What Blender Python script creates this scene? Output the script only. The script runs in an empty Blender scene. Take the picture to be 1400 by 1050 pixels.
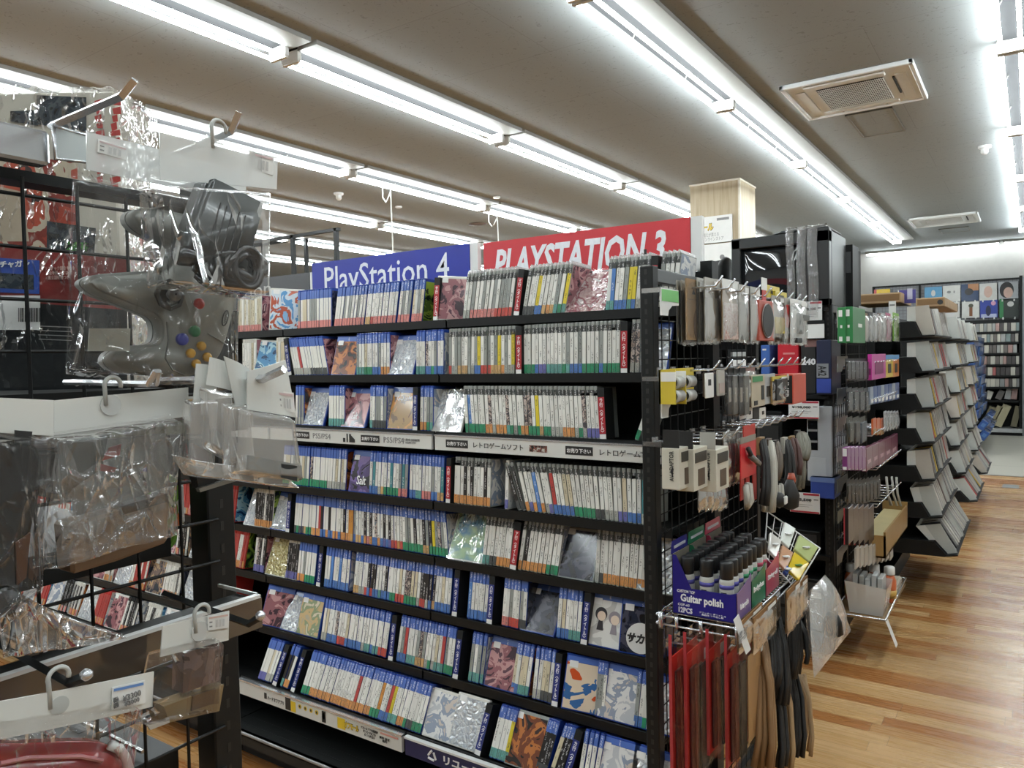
import bpy, bmesh, math, random
from mathutils import Vector, Matrix, Euler
random.seed(7)
SC = bpy.context.scene
COL = SC.collection
PI = math.pi
H_CAM = 1.62
FPX = 1045.0
RW = ((0.82643392, -0.00107892, 0.56303269),
      (0.56266163, 0.03793225, -0.82581658),
      (-0.0204661, 0.99927973, 0.03195556))

# ---------------------------------------------------------------- measuring
def ray(u, v):
    a, b = (u - 700) / FPX, -(v - 525) / FPX
    return Vector([r[0] * a + r[1] * b - r[2] for r in RW])
def onX(u, v, x):
    d = ray(u, v); t = x / d.x
    return Vector((x, d.y * t, d.z * t + H_CAM))
def onY(u, v, y):
    d = ray(u, v); t = y / d.y
    return Vector((d.x * t, y, d.z * t + H_CAM))
def onZ(u, v, z):
    d = ray(u, v); t = (z - H_CAM) / d.z
    return Vector((d.x * t, d.y * t, z))

# ---------------------------------------------------------------- materials
MATS = {}
def nmat(name):
    m = bpy.data.materials.new(name); m.use_nodes = True
    nt = m.node_tree; nt.nodes.clear()
    out = nt.nodes.new('ShaderNodeOutputMaterial')
    MATS[name] = m
    return m, nt, out
def lk(nt, a, b): nt.links.new(a, b)
def pbsdf(nt, out, col=(0.5, 0.5, 0.5), rough=0.5, metal=0.0, spec=0.5, coat=0.0):
    b = nt.nodes.new('ShaderNodeBsdfPrincipled')
    b.inputs['Base Color'].default_value = (*col, 1)
    b.inputs['Roughness'].default_value = rough
    b.inputs['Metallic'].default_value = metal
    b.inputs['Specular IOR Level'].default_value = spec
    b.inputs['Coat Weight'].default_value = coat
    b.inputs['Coat Roughness'].default_value = 0.08
    lk(nt, b.outputs[0], out.inputs[0])
    return b
def hexc(h):
    h = h.lstrip('#')
    c = [int(h[i:i + 2], 16) / 255 for i in (0, 2, 4)]
    return tuple(x / 12.92 if x <= 0.04045 else ((x + 0.055) / 1.055) ** 2.4 for x in c)
def node(nt, typ, **kw):
    n = nt.nodes.new(typ)
    for k, v in kw.items():
        if k in n.inputs: n.inputs[k].default_value = v
        else: setattr(n, k, v)
    return n
def ramp(nt, stops, mode='LINEAR'):
    r = nt.nodes.new('ShaderNodeValToRGB')
    r.color_ramp.interpolation = mode
    e = r.color_ramp.elements
    while len(e) > 1: e.remove(e[-1])
    e[0].position = stops[0][0]; e[0].color = (*stops[0][1], 1)
    for p, c in stops[1:]:
        x = e.new(p); x.color = (*c, 1)
    return r
def mth(nt, op, a, b=None):
    n = nt.nodes.new('ShaderNodeMath'); n.operation = op
    for i, x in enumerate((a, b)):
        if x is None: continue
        if isinstance(x, (int, float)): n.inputs[i].default_value = x
        else: lk(nt, x, n.inputs[i])
    return n.outputs[0]
def mixc(nt, f, a, b):
    n = nt.nodes.new('ShaderNodeMix'); n.data_type = 'RGBA'
    for i, x in ((0, f), (6, a), (7, b)):
        if isinstance(x, (int, float)): n.inputs[i].default_value = x
        elif isinstance(x, tuple): n.inputs[i].default_value = (*x, 1)
        else: lk(nt, x, n.inputs[i])
    return n.outputs[2]
def objco(nt): return nt.nodes.new('ShaderNodeTexCoord').outputs['Object']
def orand(nt): return nt.nodes.new('ShaderNodeObjectInfo').outputs['Random']

def plain(name, col, rough=0.5, metal=0.0, var=0.06, spec=0.5, coat=0.0, bump=0.0, bscale=60, scale=9):
    """one colour with a little natural unevenness"""
    if name in MATS: return MATS[name]
    if isinstance(col, str): col = hexc(col)
    m, nt, out = nmat(name)
    b = pbsdf(nt, out, col, rough, metal, spec, coat)
    n = node(nt, 'ShaderNodeTexNoise', Scale=scale, Detail=3.0)
    lk(nt, objco(nt), n.inputs['Vector'])
    lo = tuple(c * (1 - var) for c in col); hi = tuple(min(1, c * (1 + var)) for c in col)
    r = ramp(nt, [(0.3, lo), (0.7, hi)])
    lk(nt, n.outputs['Fac'], r.inputs[0]); lk(nt, r.outputs[0], b.inputs['Base Color'])
    if bump:
        n2 = node(nt, 'ShaderNodeTexNoise', Scale=bscale, Detail=4.0)
        lk(nt, objco(nt), n2.inputs['Vector'])
        bp = node(nt, 'ShaderNodeBump', Strength=bump, Distance=0.01)
        lk(nt, n2.outputs['Fac'], bp.inputs['Height']); lk(nt, bp.outputs[0], b.inputs['Normal'])
    return m

def film(name, haze=0.06, rough=0.06, scale=28, strength=0.9, tint=(1, 1, 1), spec=1.0, hazecol=(0.8, 0.8, 0.78), cover=0.5):
    """clear wrinkled plastic film: see-through, with sharp reflections off its creases"""
    if name in MATS: return MATS[name]
    m, nt, out = nmat(name)
    co = objco(nt)
    def crease(sc, off, wd):
        mp = node(nt, 'ShaderNodeMapping'); mp.inputs['Location'].default_value = (off, off * 2, off * 3); mp.inputs['Scale'].default_value = (1, 1, 0.55)
        mp.inputs['Rotation'].default_value = (0.5 + off, 0, 0)
        lk(nt, co, mp.inputs['Vector'])
        nz = node(nt, 'ShaderNodeTexNoise', Scale=sc * 0.8, Detail=1.0); lk(nt, mp.outputs[0], nz.inputs['Vector'])
        ad = node(nt, 'ShaderNodeVectorMath', operation='MULTIPLY_ADD'); ad.inputs[1].default_value = (0.25 / sc,) * 3
        lk(nt, nz.outputs['Color'], ad.inputs[0]); lk(nt, mp.outputs[0], ad.inputs[2])
        vo = node(nt, 'ShaderNodeTexVoronoi', Scale=sc); vo.feature = 'DISTANCE_TO_EDGE'; lk(nt, ad.outputs[0], vo.inputs['Vector'])
        return mth(nt, 'POWER', mth(nt, 'MAXIMUM', mth(nt, 'SUBTRACT', 1.0, mth(nt, 'MULTIPLY', vo.outputs['Distance'], wd)), 0.0), 1.6)
    n3 = node(nt, 'ShaderNodeTexNoise', Scale=scale * 0.45, Detail=1.0); lk(nt, co, n3.inputs['Vector'])
    mask = mth(nt, 'MINIMUM', mth(nt, 'MAXIMUM', mth(nt, 'MULTIPLY', mth(nt, 'SUBTRACT', n3.outputs['Fac'], 0.66 - 0.34 * cover), 7.0), 0.0), 1.0)
    n2 = node(nt, 'ShaderNodeTexNoise', Scale=scale * 0.9, Detail=1.0); lk(nt, co, n2.inputs['Vector'])
    hgt = mth(nt, 'ADD', mth(nt, 'MULTIPLY', mask, mth(nt, 'ADD', crease(scale, 0.3, 9.0), mth(nt, 'MULTIPLY', crease(scale * 2.1, 1.7, 7.0), 0.5))), mth(nt, 'MULTIPLY', n2.outputs['Fac'], 0.10))
    bp = node(nt, 'ShaderNodeBump', Strength=strength, Distance=0.006)
    lk(nt, hgt, bp.inputs['Height'])
    tr = node(nt, 'ShaderNodeBsdfTransparent', Color=(*tint, 1))
    gl = node(nt, 'ShaderNodeBsdfGlossy', Roughness=rough, Color=(1, 1, 1, 1))
    lk(nt, bp.outputs[0], gl.inputs['Normal'])
    df = node(nt, 'ShaderNodeBsdfDiffuse', Color=(*hazecol, 1))
    fr = node(nt, 'ShaderNodeFresnel', IOR=1.5); lk(nt, bp.outputs[0], fr.inputs['Normal'])
    mx1 = nt.nodes.new('ShaderNodeMixShader'); mx1.inputs[0].default_value = haze
    lk(nt, tr.outputs[0], mx1.inputs[1]); lk(nt, df.outputs[0], mx1.inputs[2])
    mx2 = nt.nodes.new('ShaderNodeMixShader')
    lk(nt, mth(nt, 'MINIMUM', mth(nt, 'MULTIPLY', fr.outputs[0], 1.25 * spec), 0.7), mx2.inputs[0])
    lk(nt, mx1.outputs[0], mx2.inputs[1]); lk(nt, gl.outputs[0], mx2.inputs[2])
    lk(nt, mx2.outputs[0], out.inputs[0])
    return m

def art(name, cols, scale=14, rough=0.25, coat=0.5, mode='CONSTANT', distort=1.0, crinkle=0.0):
    """printed picture: irregular patches in the given colours, different on each thing"""
    if name in MATS: return MATS[name]
    cols = [hexc(c) if isinstance(c, str) else c for c in cols]
    m, nt, out = nmat(name)
    b = pbsdf(nt, out, cols[0], rough, 0, 0.5, coat)
    rnd = mth(nt, 'MULTIPLY', orand(nt), 37.0)
    add = node(nt, 'ShaderNodeVectorMath', operation='ADD')
    lk(nt, objco(nt), add.inputs[0]); lk(nt, rnd, add.inputs[1])
    n = node(nt, 'ShaderNodeTexNoise', Scale=scale, Detail=3.5, Distortion=distort)
    lk(nt, add.outputs[0], n.inputs['Vector'])
    k = len(cols)
    st = [(0.0, cols[0])] + [(0.3 + 0.42 * i / max(1, k - 1), cols[i]) for i in range(1, k)]
    r = ramp(nt, st, mode); lk(nt, n.outputs['Fac'], r.inputs[0]); lk(nt, r.outputs[0], b.inputs['Base Color'])
    if crinkle:
        vo = node(nt, 'ShaderNodeTexVoronoi', Scale=55.0); vo.feature = 'DISTANCE_TO_EDGE'
        lk(nt, add.outputs[0], vo.inputs['Vector'])
        bp = node(nt, 'ShaderNodeBump', Strength=crinkle, Distance=0.01)
        lk(nt, vo.outputs['Distance'], bp.inputs['Height'])
        lk(nt, bp.outputs[0], b.inputs['Normal']); lk(nt, bp.outputs[0], b.inputs['Coat Normal'])
    return m

def spine(name, col, ink=(0.03, 0.03, 0.03), amount=0.5):
    """printed paper spine: title characters down the middle, too small to read"""
    if name in MATS: return MATS[name]
    if isinstance(col, str): col = hexc(col)
    m, nt, out = nmat(name)
    b = pbsdf(nt, out, col, 0.35, 0, 0.5, 0.35)
    co = objco(nt)
    sx = node(nt, 'ShaderNodeSeparateXYZ'); lk(nt, co, sx.inputs[0])
    rnd = mth(nt, 'MULTIPLY', orand(nt), 61.0)
    cx = node(nt, 'ShaderNodeCombineXYZ')
    lk(nt, mth(nt, 'MULTIPLY', sx.outputs[0], 420.0), cx.inputs[0]); lk(nt, rnd, cx.inputs[1])
    lk(nt, mth(nt, 'MULTIPLY', sx.outputs[2], 330.0), cx.inputs[2])
    n = node(nt, 'ShaderNodeTexNoise', Scale=1.0, Detail=1.0); lk(nt, cx.outputs[0], n.inputs['Vector'])
    cy = node(nt, 'ShaderNodeCombineXYZ'); lk(nt, rnd, cy.inputs[0])
    lk(nt, mth(nt, 'MULTIPLY', sx.outputs[2], 28.0), cy.inputs[2])
    n2 = node(nt, 'ShaderNodeTexNoise', Scale=1.0, Detail=0.0); lk(nt, cy.outputs[0], n2.inputs['Vector'])
    inn = mth(nt, 'LESS_THAN', mth(nt, 'ABSOLUTE', sx.outputs[0]), 0.0026)
    f = mth(nt, 'MULTIPLY', inn, mth(nt, 'MULTIPLY', mth(nt, 'GREATER_THAN', n.outputs['Fac'], 0.52), mth(nt, 'GREATER_THAN', n2.outputs['Fac'], 0.68 - 0.3 * amount)))
    val = mth(nt, 'ADD', 0.86, mth(nt, 'MULTIPLY', orand(nt), 0.2))
    vv = node(nt, 'ShaderNodeVectorMath', operation='SCALE'); vv.inputs[0].default_value = col; lk(nt, val, vv.inputs['Scale'])
    lk(nt, mixc(nt, mth(nt, 'MULTIPLY', f, 0.75), vv.outputs[0], ink), b.inputs['Base Color'])
    return m

def emit(name, col, s):
    m, nt, out = nmat(name)
    e = node(nt, 'ShaderNodeEmission', Color=(*col, 1), Strength=s)
    lk(nt, e.outputs[0], out.inputs[0]); return m

# ---------------------------------------------------------------- meshes
class MB:
    """collects vertices and faces"""
    def __init__(s): s.v = []; s.f = []; s.smooth = False
    def add(s, vs, fs):
        o = len(s.v); s.v += [tuple(p) for p in vs]; s.f += [tuple(i + o for i in f) for f in fs]; return s
    def box(s, x0, x1, y0, y1, z0, z1, M=None):
        if x0 > x1: x0, x1 = x1, x0
        if y0 > y1: y0, y1 = y1, y0
        if z0 > z1: z0, z1 = z1, z0
        vs = [Vector(p) for p in ((x0, y0, z0), (x1, y0, z0), (x1, y1, z0), (x0, y1, z0), (x0, y0, z1), (x1, y0, z1), (x1, y1, z1), (x0, y1, z1))]
        if M: vs = [M @ p for p in vs]
        return s.add(vs, ((0, 3, 2, 1), (4, 5, 6, 7), (0, 1, 5, 4), (1, 2, 6, 5), (2, 3, 7, 6), (3, 0, 4, 7)))
    def prism(s, poly, axis, a, b):
        """polygon (list of 2D points) pushed along an axis from a to b; 2D points are the other two axes in x,y,z order"""
        def P(q, w):
            return {'x': (w, q[0], q[1]), 'y': (q[0], w, q[1]), 'z': (q[0], q[1], w)}[axis]
        n = len(poly)
        vs = [P(q, a) for q in poly] + [P(q, b) for q in poly]
        fs = [tuple(range(n)), tuple(range(2 * n - 1, n - 1, -1))] + [(i, i + n, (i + 1) % n + n, (i + 1) % n) for i in range(n)]
        return s.add(vs, fs)
    def tube(s, pts, r, k=6, cap=True):
        pts = [Vector(p) for p in pts]; rings = []
        up = None
        for i, p in enumerate(pts):
            d = (pts[min(i + 1, len(pts) - 1)] - pts[max(i - 1, 0)]).normalized()
            if up is None: up = Vector((0, 0, 1)) if abs(d.z) < 0.9 else Vector((1, 0, 0))
            a = d.cross(up).normalized(); up2 = a.cross(d).normalized()
            rr = r[i] if isinstance(r, (list, tuple)) else r
            rings.append([p + a * rr * math.cos(2 * PI * j / k) + up2 * rr * math.sin(2 * PI * j / k) for j in range(k)])
        vs = [q for g in rings for q in g]; fs = []
        for i in range(len(pts) - 1):
            for j in range(k):
                fs.append((i * k + j, i * k + (j + 1) % k, (i + 1) * k + (j + 1) % k, (i + 1) * k + j))
        if cap:
            fs.append(tuple(range(k - 1, -1, -1))); fs.append(tuple((len(pts) - 1) * k + j for j in range(k)))
        return s.add(vs, fs)
    def lathe(s, c, prof, k=16, axis='z'):
        """profile of (radius, height) turned about an axis through c"""
        vs = []
        for r, h in prof:
            for j in range(k):
                a = 2 * PI * j / k; x, y = r * math.cos(a), r * math.sin(a)
                p = {'z': (x, y, h), 'x': (h, x, y), 'y': (x, h, y)}[axis]
                vs.append((c[0] + p[0], c[1] + p[1], c[2] + p[2]))
        fs = [(i * k + j, i * k + (j + 1) % k, (i + 1) * k + (j + 1) % k, (i + 1) * k + j) for i in range(len(prof) - 1) for j in range(k)]
        fs.append(tuple(range(k - 1, -1, -1))); fs.append(tuple((len(prof) - 1) * k + j for j in range(k)))
        return s.add(vs, fs)
    def grid(s, fn, nu, nv):
        vs = [fn(i / nu, j / nv) for j in range(nv + 1) for i in range(nu + 1)]
        fs = [(j * (nu + 1) + i, j * (nu + 1) + i + 1, (j + 1) * (nu + 1) + i + 1, (j + 1) * (nu + 1) + i) for j in range(nv) for i in range(nu)]
        return s.add(vs, fs)
    def mesh(s, name, mat, off=(0, 0, 0), smooth=False, bevel=0.0, seg=1):
        me = bpy.data.meshes.new(name)
        o = Vector(off)
        me.from_pydata([tuple(Vector(p) - o) for p in s.v], [], s.f)
        bm = bmesh.new(); bm.from_mesh(me)
        bmesh.ops.recalc_face_normals(bm, faces=bm.faces)
        if bevel > 0:
            bmesh.ops.bevel(bm, geom=[e for e in bm.edges if len(e.link_faces) == 2 and e.calc_face_angle(0) > 0.6] , offset=bevel, segments=seg, affect='EDGES', clamp_overlap=True)
        bm.to_mesh(me); bm.free()
        if smooth:
            for p in me.polygons: p.use_smooth = True
        me.materials.append(mat)
        return me

def tag(o, label=None, cat=None, group=None, kind=None):
    if label: o['label'] = label
    if cat: o['category'] = cat
    if group: o['group'] = group
    if kind: o['kind'] = kind
    return o
def link(name, me, parent=None, loc=(0, 0, 0)):
    o = bpy.data.objects.new(name, me); COL.objects.link(o)
    if parent: o.parent = parent
    o.location = loc
    return o
def thing(name, label, cat, loc=(0, 0, 0), group=None):
    o = bpy.data.objects.new(name, None); COL.objects.link(o)
    o.empty_display_size = 0.05; o.location = loc
    return tag(o, label, cat, group)
def wloc(o):
    v = Vector((0, 0, 0))
    while o: v += o.location; o = o.parent
    return v
def part(name, mb, mat, root, smooth=False, bevel=0.0, seg=1, label=None, kind=None):
    """mb holds world coordinates; root (and its parents) are unrotated"""
    o = link(name, mb.mesh(name, mat, wloc(root), smooth, bevel, seg), root)
    return tag(o, label, None, None, kind)
def solo(name, label, cat, mb, mat, loc=None, group=None, smooth=False, bevel=0.0, seg=1):
    """a thing whose own mesh is its main body"""
    if loc is None:
        xs, ys, zs = zip(*mb.v); loc = ((min(xs) + max(xs)) / 2, (min(ys) + max(ys)) / 2, min(zs))
    o = link(name, mb.mesh(name, mat, loc, smooth, bevel, seg), None, loc)
    return tag(o, label, cat, group)
def struct(name, mb, mat, smooth=False):
    o = link(name, mb.mesh(name, mat, (0, 0, 0), smooth)); o['kind'] = 'structure'; return o

# ---------------------------------------------------------------- lettering
TXT = {}
def want(key, body, shear=0.0, bold=0.0, line=1.0, space=1.0):
    c = bpy.data.curves.new('lettering', 'FONT'); c.body = body
    c.size = 1; c.shear = shear; c.offset = bold; c.space_line = line; c.space_character = space
    c.align_x = 'CENTER'; c.align_y = 'CENTER'; c.resolution_u = 2; c.extrude = 0.004
    o = bpy.data.objects.new('lettering', c); COL.objects.link(o); TXT[key] = o
def V(s): return '\n'.join(s)
for k in 'サマハアカタナヤラ': want('div' + k, V(k + '行︿タイトル﹀'), bold=0.02, line=0.95)
want('PS4', 'PlayStation 4', bold=0.004); want('PS3', 'PLAYSTATION 3', shear=0.25, bold=0.03)
want('PS', 'PlayStation'); want('PS54', 'PS5/PS4', bold=0.0); want('SELL', 'お売り下さい', bold=0.02)
want('RETRO', 'レトロゲームソフト', bold=0.005); want('SMALL1', 'ゲーム機本体 各種高価買取\nおまかせ下さい'); want('SMALL2', 'Xbox / Wii\nも おまかせ下さい')
want('APP', 'ハードオフアプリ', bold=0.01); want('MALL', 'オフモール', bold=0.05, shear=0.15); want('REUSE', 'リユースを楽しもう', bold=0.03)
want('NET', '全国の品揃えが買える\nハードオフ オンラインストア'); want('OFFER', 'オフモール アプリ会員募集中\nダウンロードはこちら\nポイントがたまる'); want('QTY', '買取 査定\n無料')
want('POL1', 'Guitar polish', bold=0.03); want('POL2', 'CUSTOM TOP', bold=0.01); want('POL3', 'CGP-60', bold=0.01); want('POL4', '12PCS', bold=0.03)
want('POL5', 'クリーナー ポリッシュ\n楽器用 つや出し剤'); want('POLF', 'Bodygloss', bold=0.03); want('POLS', 'String oil', bold=0.03)
want('TUNER', 'TUNER', bold=0.03); want('AVA', 'AV ADAPTOR', bold=0.004); want('P198', '¥198,000', bold=0.03); want('P95', '¥95,500', bold=0.03); want('P00', '¥78,000', bold=0.03)
want('A42', 'A42', bold=0.02); want('P33', '¥3300'); want('P30', '¥3000'); want('TAXIN', '税込\n税抜'); want('SOCC', 'サカつ', bold=0.05, shear=0.2); want('SALT', 'Salt', bold=0.01)
want('GOL', 'GOLEM', bold=0.01, shear=0.15); want('CHO', 'ーチャガン', bold=0.03); want('FINE', 'プラスチック組立キット\n対象年齢 15才以上\n組立説明書つき')
want('BIGO', '240', bold=0.05)
want('MOVIE', '中古 ¥1980\n税込 ¥2178')
bpy.context.view_layer.update()
dg = bpy.context.evaluated_depsgraph_get()
for k in list(TXT):
    o = TXT[k]; me = bpy.data.meshes.new_from_object(o.evaluated_get(dg))
    xs = [v.co.x for v in me.vertices] or [0, 1]; ys = [v.co.y for v in me.vertices] or [0, 1]
    w, h = max(xs) - min(xs), max(ys) - min(ys); cx, cy = (max(xs) + min(xs)) / 2, (max(ys) + min(ys)) / 2
    for v in me.vertices: v.co.x -= cx; v.co.y -= cy
    TXT[k] = (me, w, h)
for o in list(COL.objects):
    c = o.data; bpy.data.objects.remove(o); bpy.data.curves.remove(c)
FACE = {'-y': Matrix.Rotation(PI / 2, 4, 'X'), '+x': Matrix.Rotation(PI / 2, 4, 'Z') @ Matrix.Rotation(PI / 2, 4, 'X')}
TCACHE = {}
def text(key, w, h, mat, parent, loc, face='-y', roll=0.0, name='lettering', local=None):
    """lettering stretched to w x h; loc is in the world unless local gives the turn inside the parent"""
    me, mw, mh = TXT[key]
    ck = (key, mat.name)
    if ck not in TCACHE:
        m2 = me.copy(); m2.materials.clear(); m2.materials.append(mat); TCACHE[ck] = m2
    o = link(name, TCACHE[ck], parent)
    F = (FACE[face] if local is None else local) @ Matrix.Rotation(roll, 4, 'Z')
    p = Vector(loc) - (wloc(parent) if (parent and local is None) else Vector())
    o.matrix_local = Matrix.Translation(p) @ F @ Matrix.Diagonal((w / mw, h / mh, 0.12, 1))
    return o

# ---------------------------------------------------------------- camera and colour
cam = bpy.data.objects.new('camera', bpy.data.cameras.new('camera')); COL.objects.link(cam)
cam.data.sensor_width = 36; cam.data.lens = FPX / 1400 * 36; cam.data.clip_start = 0.05; cam.data.clip_end = 100
M = Matrix([[RW[i][j] for j in range(3)] + [0] for i in range(3)] + [[0, 0, 0, 1]])
cam.matrix_world = Matrix.Translation((0, 0, H_CAM)) @ M
SC.camera = cam
SC.view_settings.view_transform = 'Standard'; SC.view_settings.look = 'None'; SC.view_settings.gamma = 1; SC.view_settings.use_curve_mapping = False
SC.view_settings.exposure = 1.33
SC.cycles.use_denoising = True; SC.cycles.transparent_max_bounces = 24; SC.cycles.max_bounces = 8
SC.cycles.caustics_reflective = False; SC.cycles.caustics_refractive = False; SC.cycles.sample_clamp_indirect = 6
w = bpy.data.worlds.new('room_air'); SC.world = w; w.use_nodes = True
w.node_tree.nodes['Background'].inputs[0].default_value = (0.5, 0.5, 0.48, 1); w.node_tree.nodes['Background'].inputs[1].default_value = 0.05

# ---------------------------------------------------------------- common materials
BLACK = plain('black_powder_coat', (0.006, 0.0065, 0.0065), 0.5, 0, 0.15, spec=0.3)
BLACK2 = plain('charcoal_steel', (0.010, 0.011, 0.011), 0.5, 0, 0.15, spec=0.3)
CHROME = plain('chrome', (0.6, 0.61, 0.63), 0.24, 0.75, 0.05)
WIRE = plain('bright_wire', (0.7, 0.7, 0.7), 0.25, 1.0, 0.05)
WHITE = plain('white_card', (0.72, 0.72, 0.70), 0.5, 0, 0.03)
WHITEP = plain('white_plastic', (0.66, 0.67, 0.66), 0.35, 0, 0.03)
INK = plain('black_ink', (0.015, 0.015, 0.015), 0.5)
WINK = plain('white_ink', (0.8, 0.8, 0.8), 0.5)
GREYINK = plain('grey_ink', (0.22, 0.22, 0.22), 0.5)
CARD = plain('brown_cardboard', (0.36, 0.24, 0.13), 0.7, 0, 0.1)
TAN = plain('tan_leather', (0.28, 0.15, 0.06), 0.5, 0, 0.2)
CLEAR = film('clear_film', 0.05, 0.06, 30, 0.8)
CLEARS = film('clear_film_small', 0.07, 0.10, 30, 0.4, spec=0.45)
CLEARD = film('clear_film_dark', 0.0, 0.12, 60, 0.6, spec=0.09, cover=0.8)
FROST = film('frosted_film', 0.42, 0.15, 18, 0.4)
REDP = plain('red_print', hexc('c8202c'), 0.35, 0, 0.05, coat=0.3)

# ---------------------------------------------------------------- room
def room():
    m, nt, out = nmat('plank_floor')
    b = pbsdf(nt, out, (0.5, 0.35, 0.2), 0.3, 0, 0.5)
    sx = node(nt, 'ShaderNodeSeparateXYZ'); lk(nt, objco(nt), sx.inputs[0])
    PW = 0.0905
    yy = mth(nt, 'DIVIDE', mth(nt, 'ADD', sx.outputs[1], 20.03), PW)
    row = mth(nt, 'FLOOR', yy)
    wn = nt.nodes.new('ShaderNodeTexWhiteNoise'); wn.noise_dimensions = '1D'; lk(nt, row, wn.inputs['W'])
    xx = mth(nt, 'DIVIDE', mth(nt, 'ADD', mth(nt, 'ADD', sx.outputs[0], 30.0), mth(nt, 'MULTIPLY', wn.outputs['Value'], 1.8)), 0.9)
    colm = mth(nt, 'FLOOR', xx)
    w2 = nt.nodes.new('ShaderNodeTexWhiteNoise'); w2.noise_dimensions = '2D'
    cx = node(nt, 'ShaderNodeCombineXYZ'); lk(nt, row, cx.inputs[0]); lk(nt, colm, cx.inputs[1]); lk(nt, cx.outputs[0], w2.inputs['Vector'])
    r = ramp(nt, [(0.0, hexc('b08b5c')), (0.25, hexc('b79366')), (0.5, hexc('a87e4f')), (0.62, hexc('9e6c3e')), (0.84, hexc('966336'))], 'CONSTANT')
    lk(nt, w2.outputs['Value'], r.inputs[0])
    gx = node(nt, 'ShaderNodeCombineXYZ')
    lk(nt, mth(nt, 'MULTIPLY', sx.outputs[0], 2.2), gx.inputs[0]); lk(nt, mth(nt, 'MULTIPLY', sx.outputs[1], 40.0), gx.inputs[1]); lk(nt, w2.outputs['Value'], gx.inputs[2])
    g = node(nt, 'ShaderNodeTexNoise', Scale=1.5, Detail=5.0, Distortion=0.6); lk(nt, gx.outputs[0], g.inputs['Vector'])
    gr = ramp(nt, [(0.3, (0.975, 0.972, 0.97)), (0.7, (1.01, 1.01, 1.01))]); lk(nt, g.outputs['Fac'], gr.inputs[0])
    mul = node(nt, 'ShaderNodeMix', data_type='RGBA', blend_type='MULTIPLY'); mul.inputs[0].default_value = 1
    lk(nt, r.outputs[0], mul.inputs[6]); lk(nt, gr.outputs[0], mul.inputs[7])
    fy = mth(nt, 'FRACT', yy); fx = mth(nt, 'FRACT', xx)
    seam = mth(nt, 'MAXIMUM', mth(nt, 'LESS_THAN', fy, 0.022), mth(nt, 'LESS_THAN', fx, 0.0028))
    lk(nt, mixc(nt, mth(nt, 'MULTIPLY', seam, 0.65), mul.outputs[2], (0.09, 0.05, 0.025)), b.inputs['Base Color'])
    rr = ramp(nt, [(0.3, (0.22,) * 3), (0.7, (0.34,) * 3)]); lk(nt, g.outputs['Fac'], rr.inputs[0]); lk(nt, rr.outputs[0], b.inputs['Roughness'])
    struct('floor', MB().box(-17, 4, -5, 11.6, -0.05, 0), m)
    m2, nt, out = nmat('pale_floor_tile'); b = pbsdf(nt, out, (0.6, 0.58, 0.54), 0.3)
    bt = node(nt, 'ShaderNodeTexBrick', Scale=1.0); bt.offset = 0.0
    for k, v in (('Color1', hexc('b4b0a4')), ('Color2', hexc('aea99d')), ('Mortar', hexc('6a665e'))): bt.inputs[k].default_value = (*v, 1)
    bt.inputs['Mortar Size'].default_value = 0.006; bt.inputs['Brick Width'].default_value = 1.6; bt.inputs['Row Height'].default_value = 1.4
    lk(nt, objco(nt), bt.inputs['Vector']); lk(nt, bt.outputs['Color'], b.inputs['Base Color'])
    struct('floor_tiles', MB().box(-17, 4, 11.6, 17.75, -0.05, 0), m2)
    struct('trim_1', MB().box(-17, 4, 11.57, 11.63, 0, 0.004), plain('threshold_steel', (0.25, 0.24, 0.22), 0.4, 0.8))
    # ceiling: rock wool boards with specks and joints
    m3, nt, out = nmat('ceiling_board'); b = pbsdf(nt, out, (0.5, 0.49, 0.46), 0.85, 0, 0.2)
    co = objco(nt)
    v = node(nt, 'ShaderNodeTexNoise', Scale=34.0, Detail=2.5, Distortion=1.2); lk(nt, co, v.inputs['Vector'])
    sp = mth(nt, 'MULTIPLY', mth(nt, 'GREATER_THAN', v.outputs['Fac'], 0.655), 0.34)
    bt = node(nt, 'ShaderNodeTexBrick', Scale=1.0); bt.offset = 0.5
    for k, vv in (('Color1', (0.315, 0.336, 0.337)), ('Color2', (0.306, 0.327, 0.328)), ('Mortar', (0.245, 0.26, 0.26))): bt.inputs[k].default_value = (*vv, 1)
    bt.inputs['Mortar Size'].default_value = 0.0022; bt.inputs['Brick Width'].default_value = 1.82; bt.inputs['Row Height'].default_value = 0.91
    lk(nt, co, bt.inputs['Vector'])
    lk(nt, mixc(nt, sp, bt.outputs['Color'], (0.115, 0.12, 0.115)), b.inputs['Base Color'])
    struct('ceiling', MB().box(-17, 4, -5, 17.75, 3.72, 3.8), m3)
    wl = plain('white_wall_paint', hexc('9c9a96'), 0.7, 0, 0.03, bump=0.1, bscale=150)
    struct('wall_back', MB().box(-17, 4, 17.75, 17.9, -0.05, 3.8), wl)
    struct('wall_front', MB().box(-17, 4, -5.1, -5, -0.05, 3.8), wl)
    struct('wall_left', MB().box(-17.1, -17, -5.1, 17.9, -0.05, 3.8), wl)
    struct('wall_right', MB().box(4, 4.1, -5.1, 17.9, -0.05, 3.8), wl)
    struct('baseboard_back', MB().box(-17, 4, 17.73, 17.75, 0, 0.07), plain('grey_baseboard', (0.3, 0.3, 0.29), 0.5))
    # wood clad pillar
    m4, nt, out = nmat('pale_wood_cladding'); b = pbsdf(nt, out, (0.6, 0.5, 0.35), 0.45)
    mp = node(nt, 'ShaderNodeMapping'); mp.inputs['Scale'].default_value = (22, 22, 1.1); lk(nt, objco(nt), mp.inputs['Vector'])
    n = node(nt, 'ShaderNodeTexNoise', Scale=1.6, Detail=6.0, Distortion=0.4); lk(nt, mp.outputs[0], n.inputs['Vector'])
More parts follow.
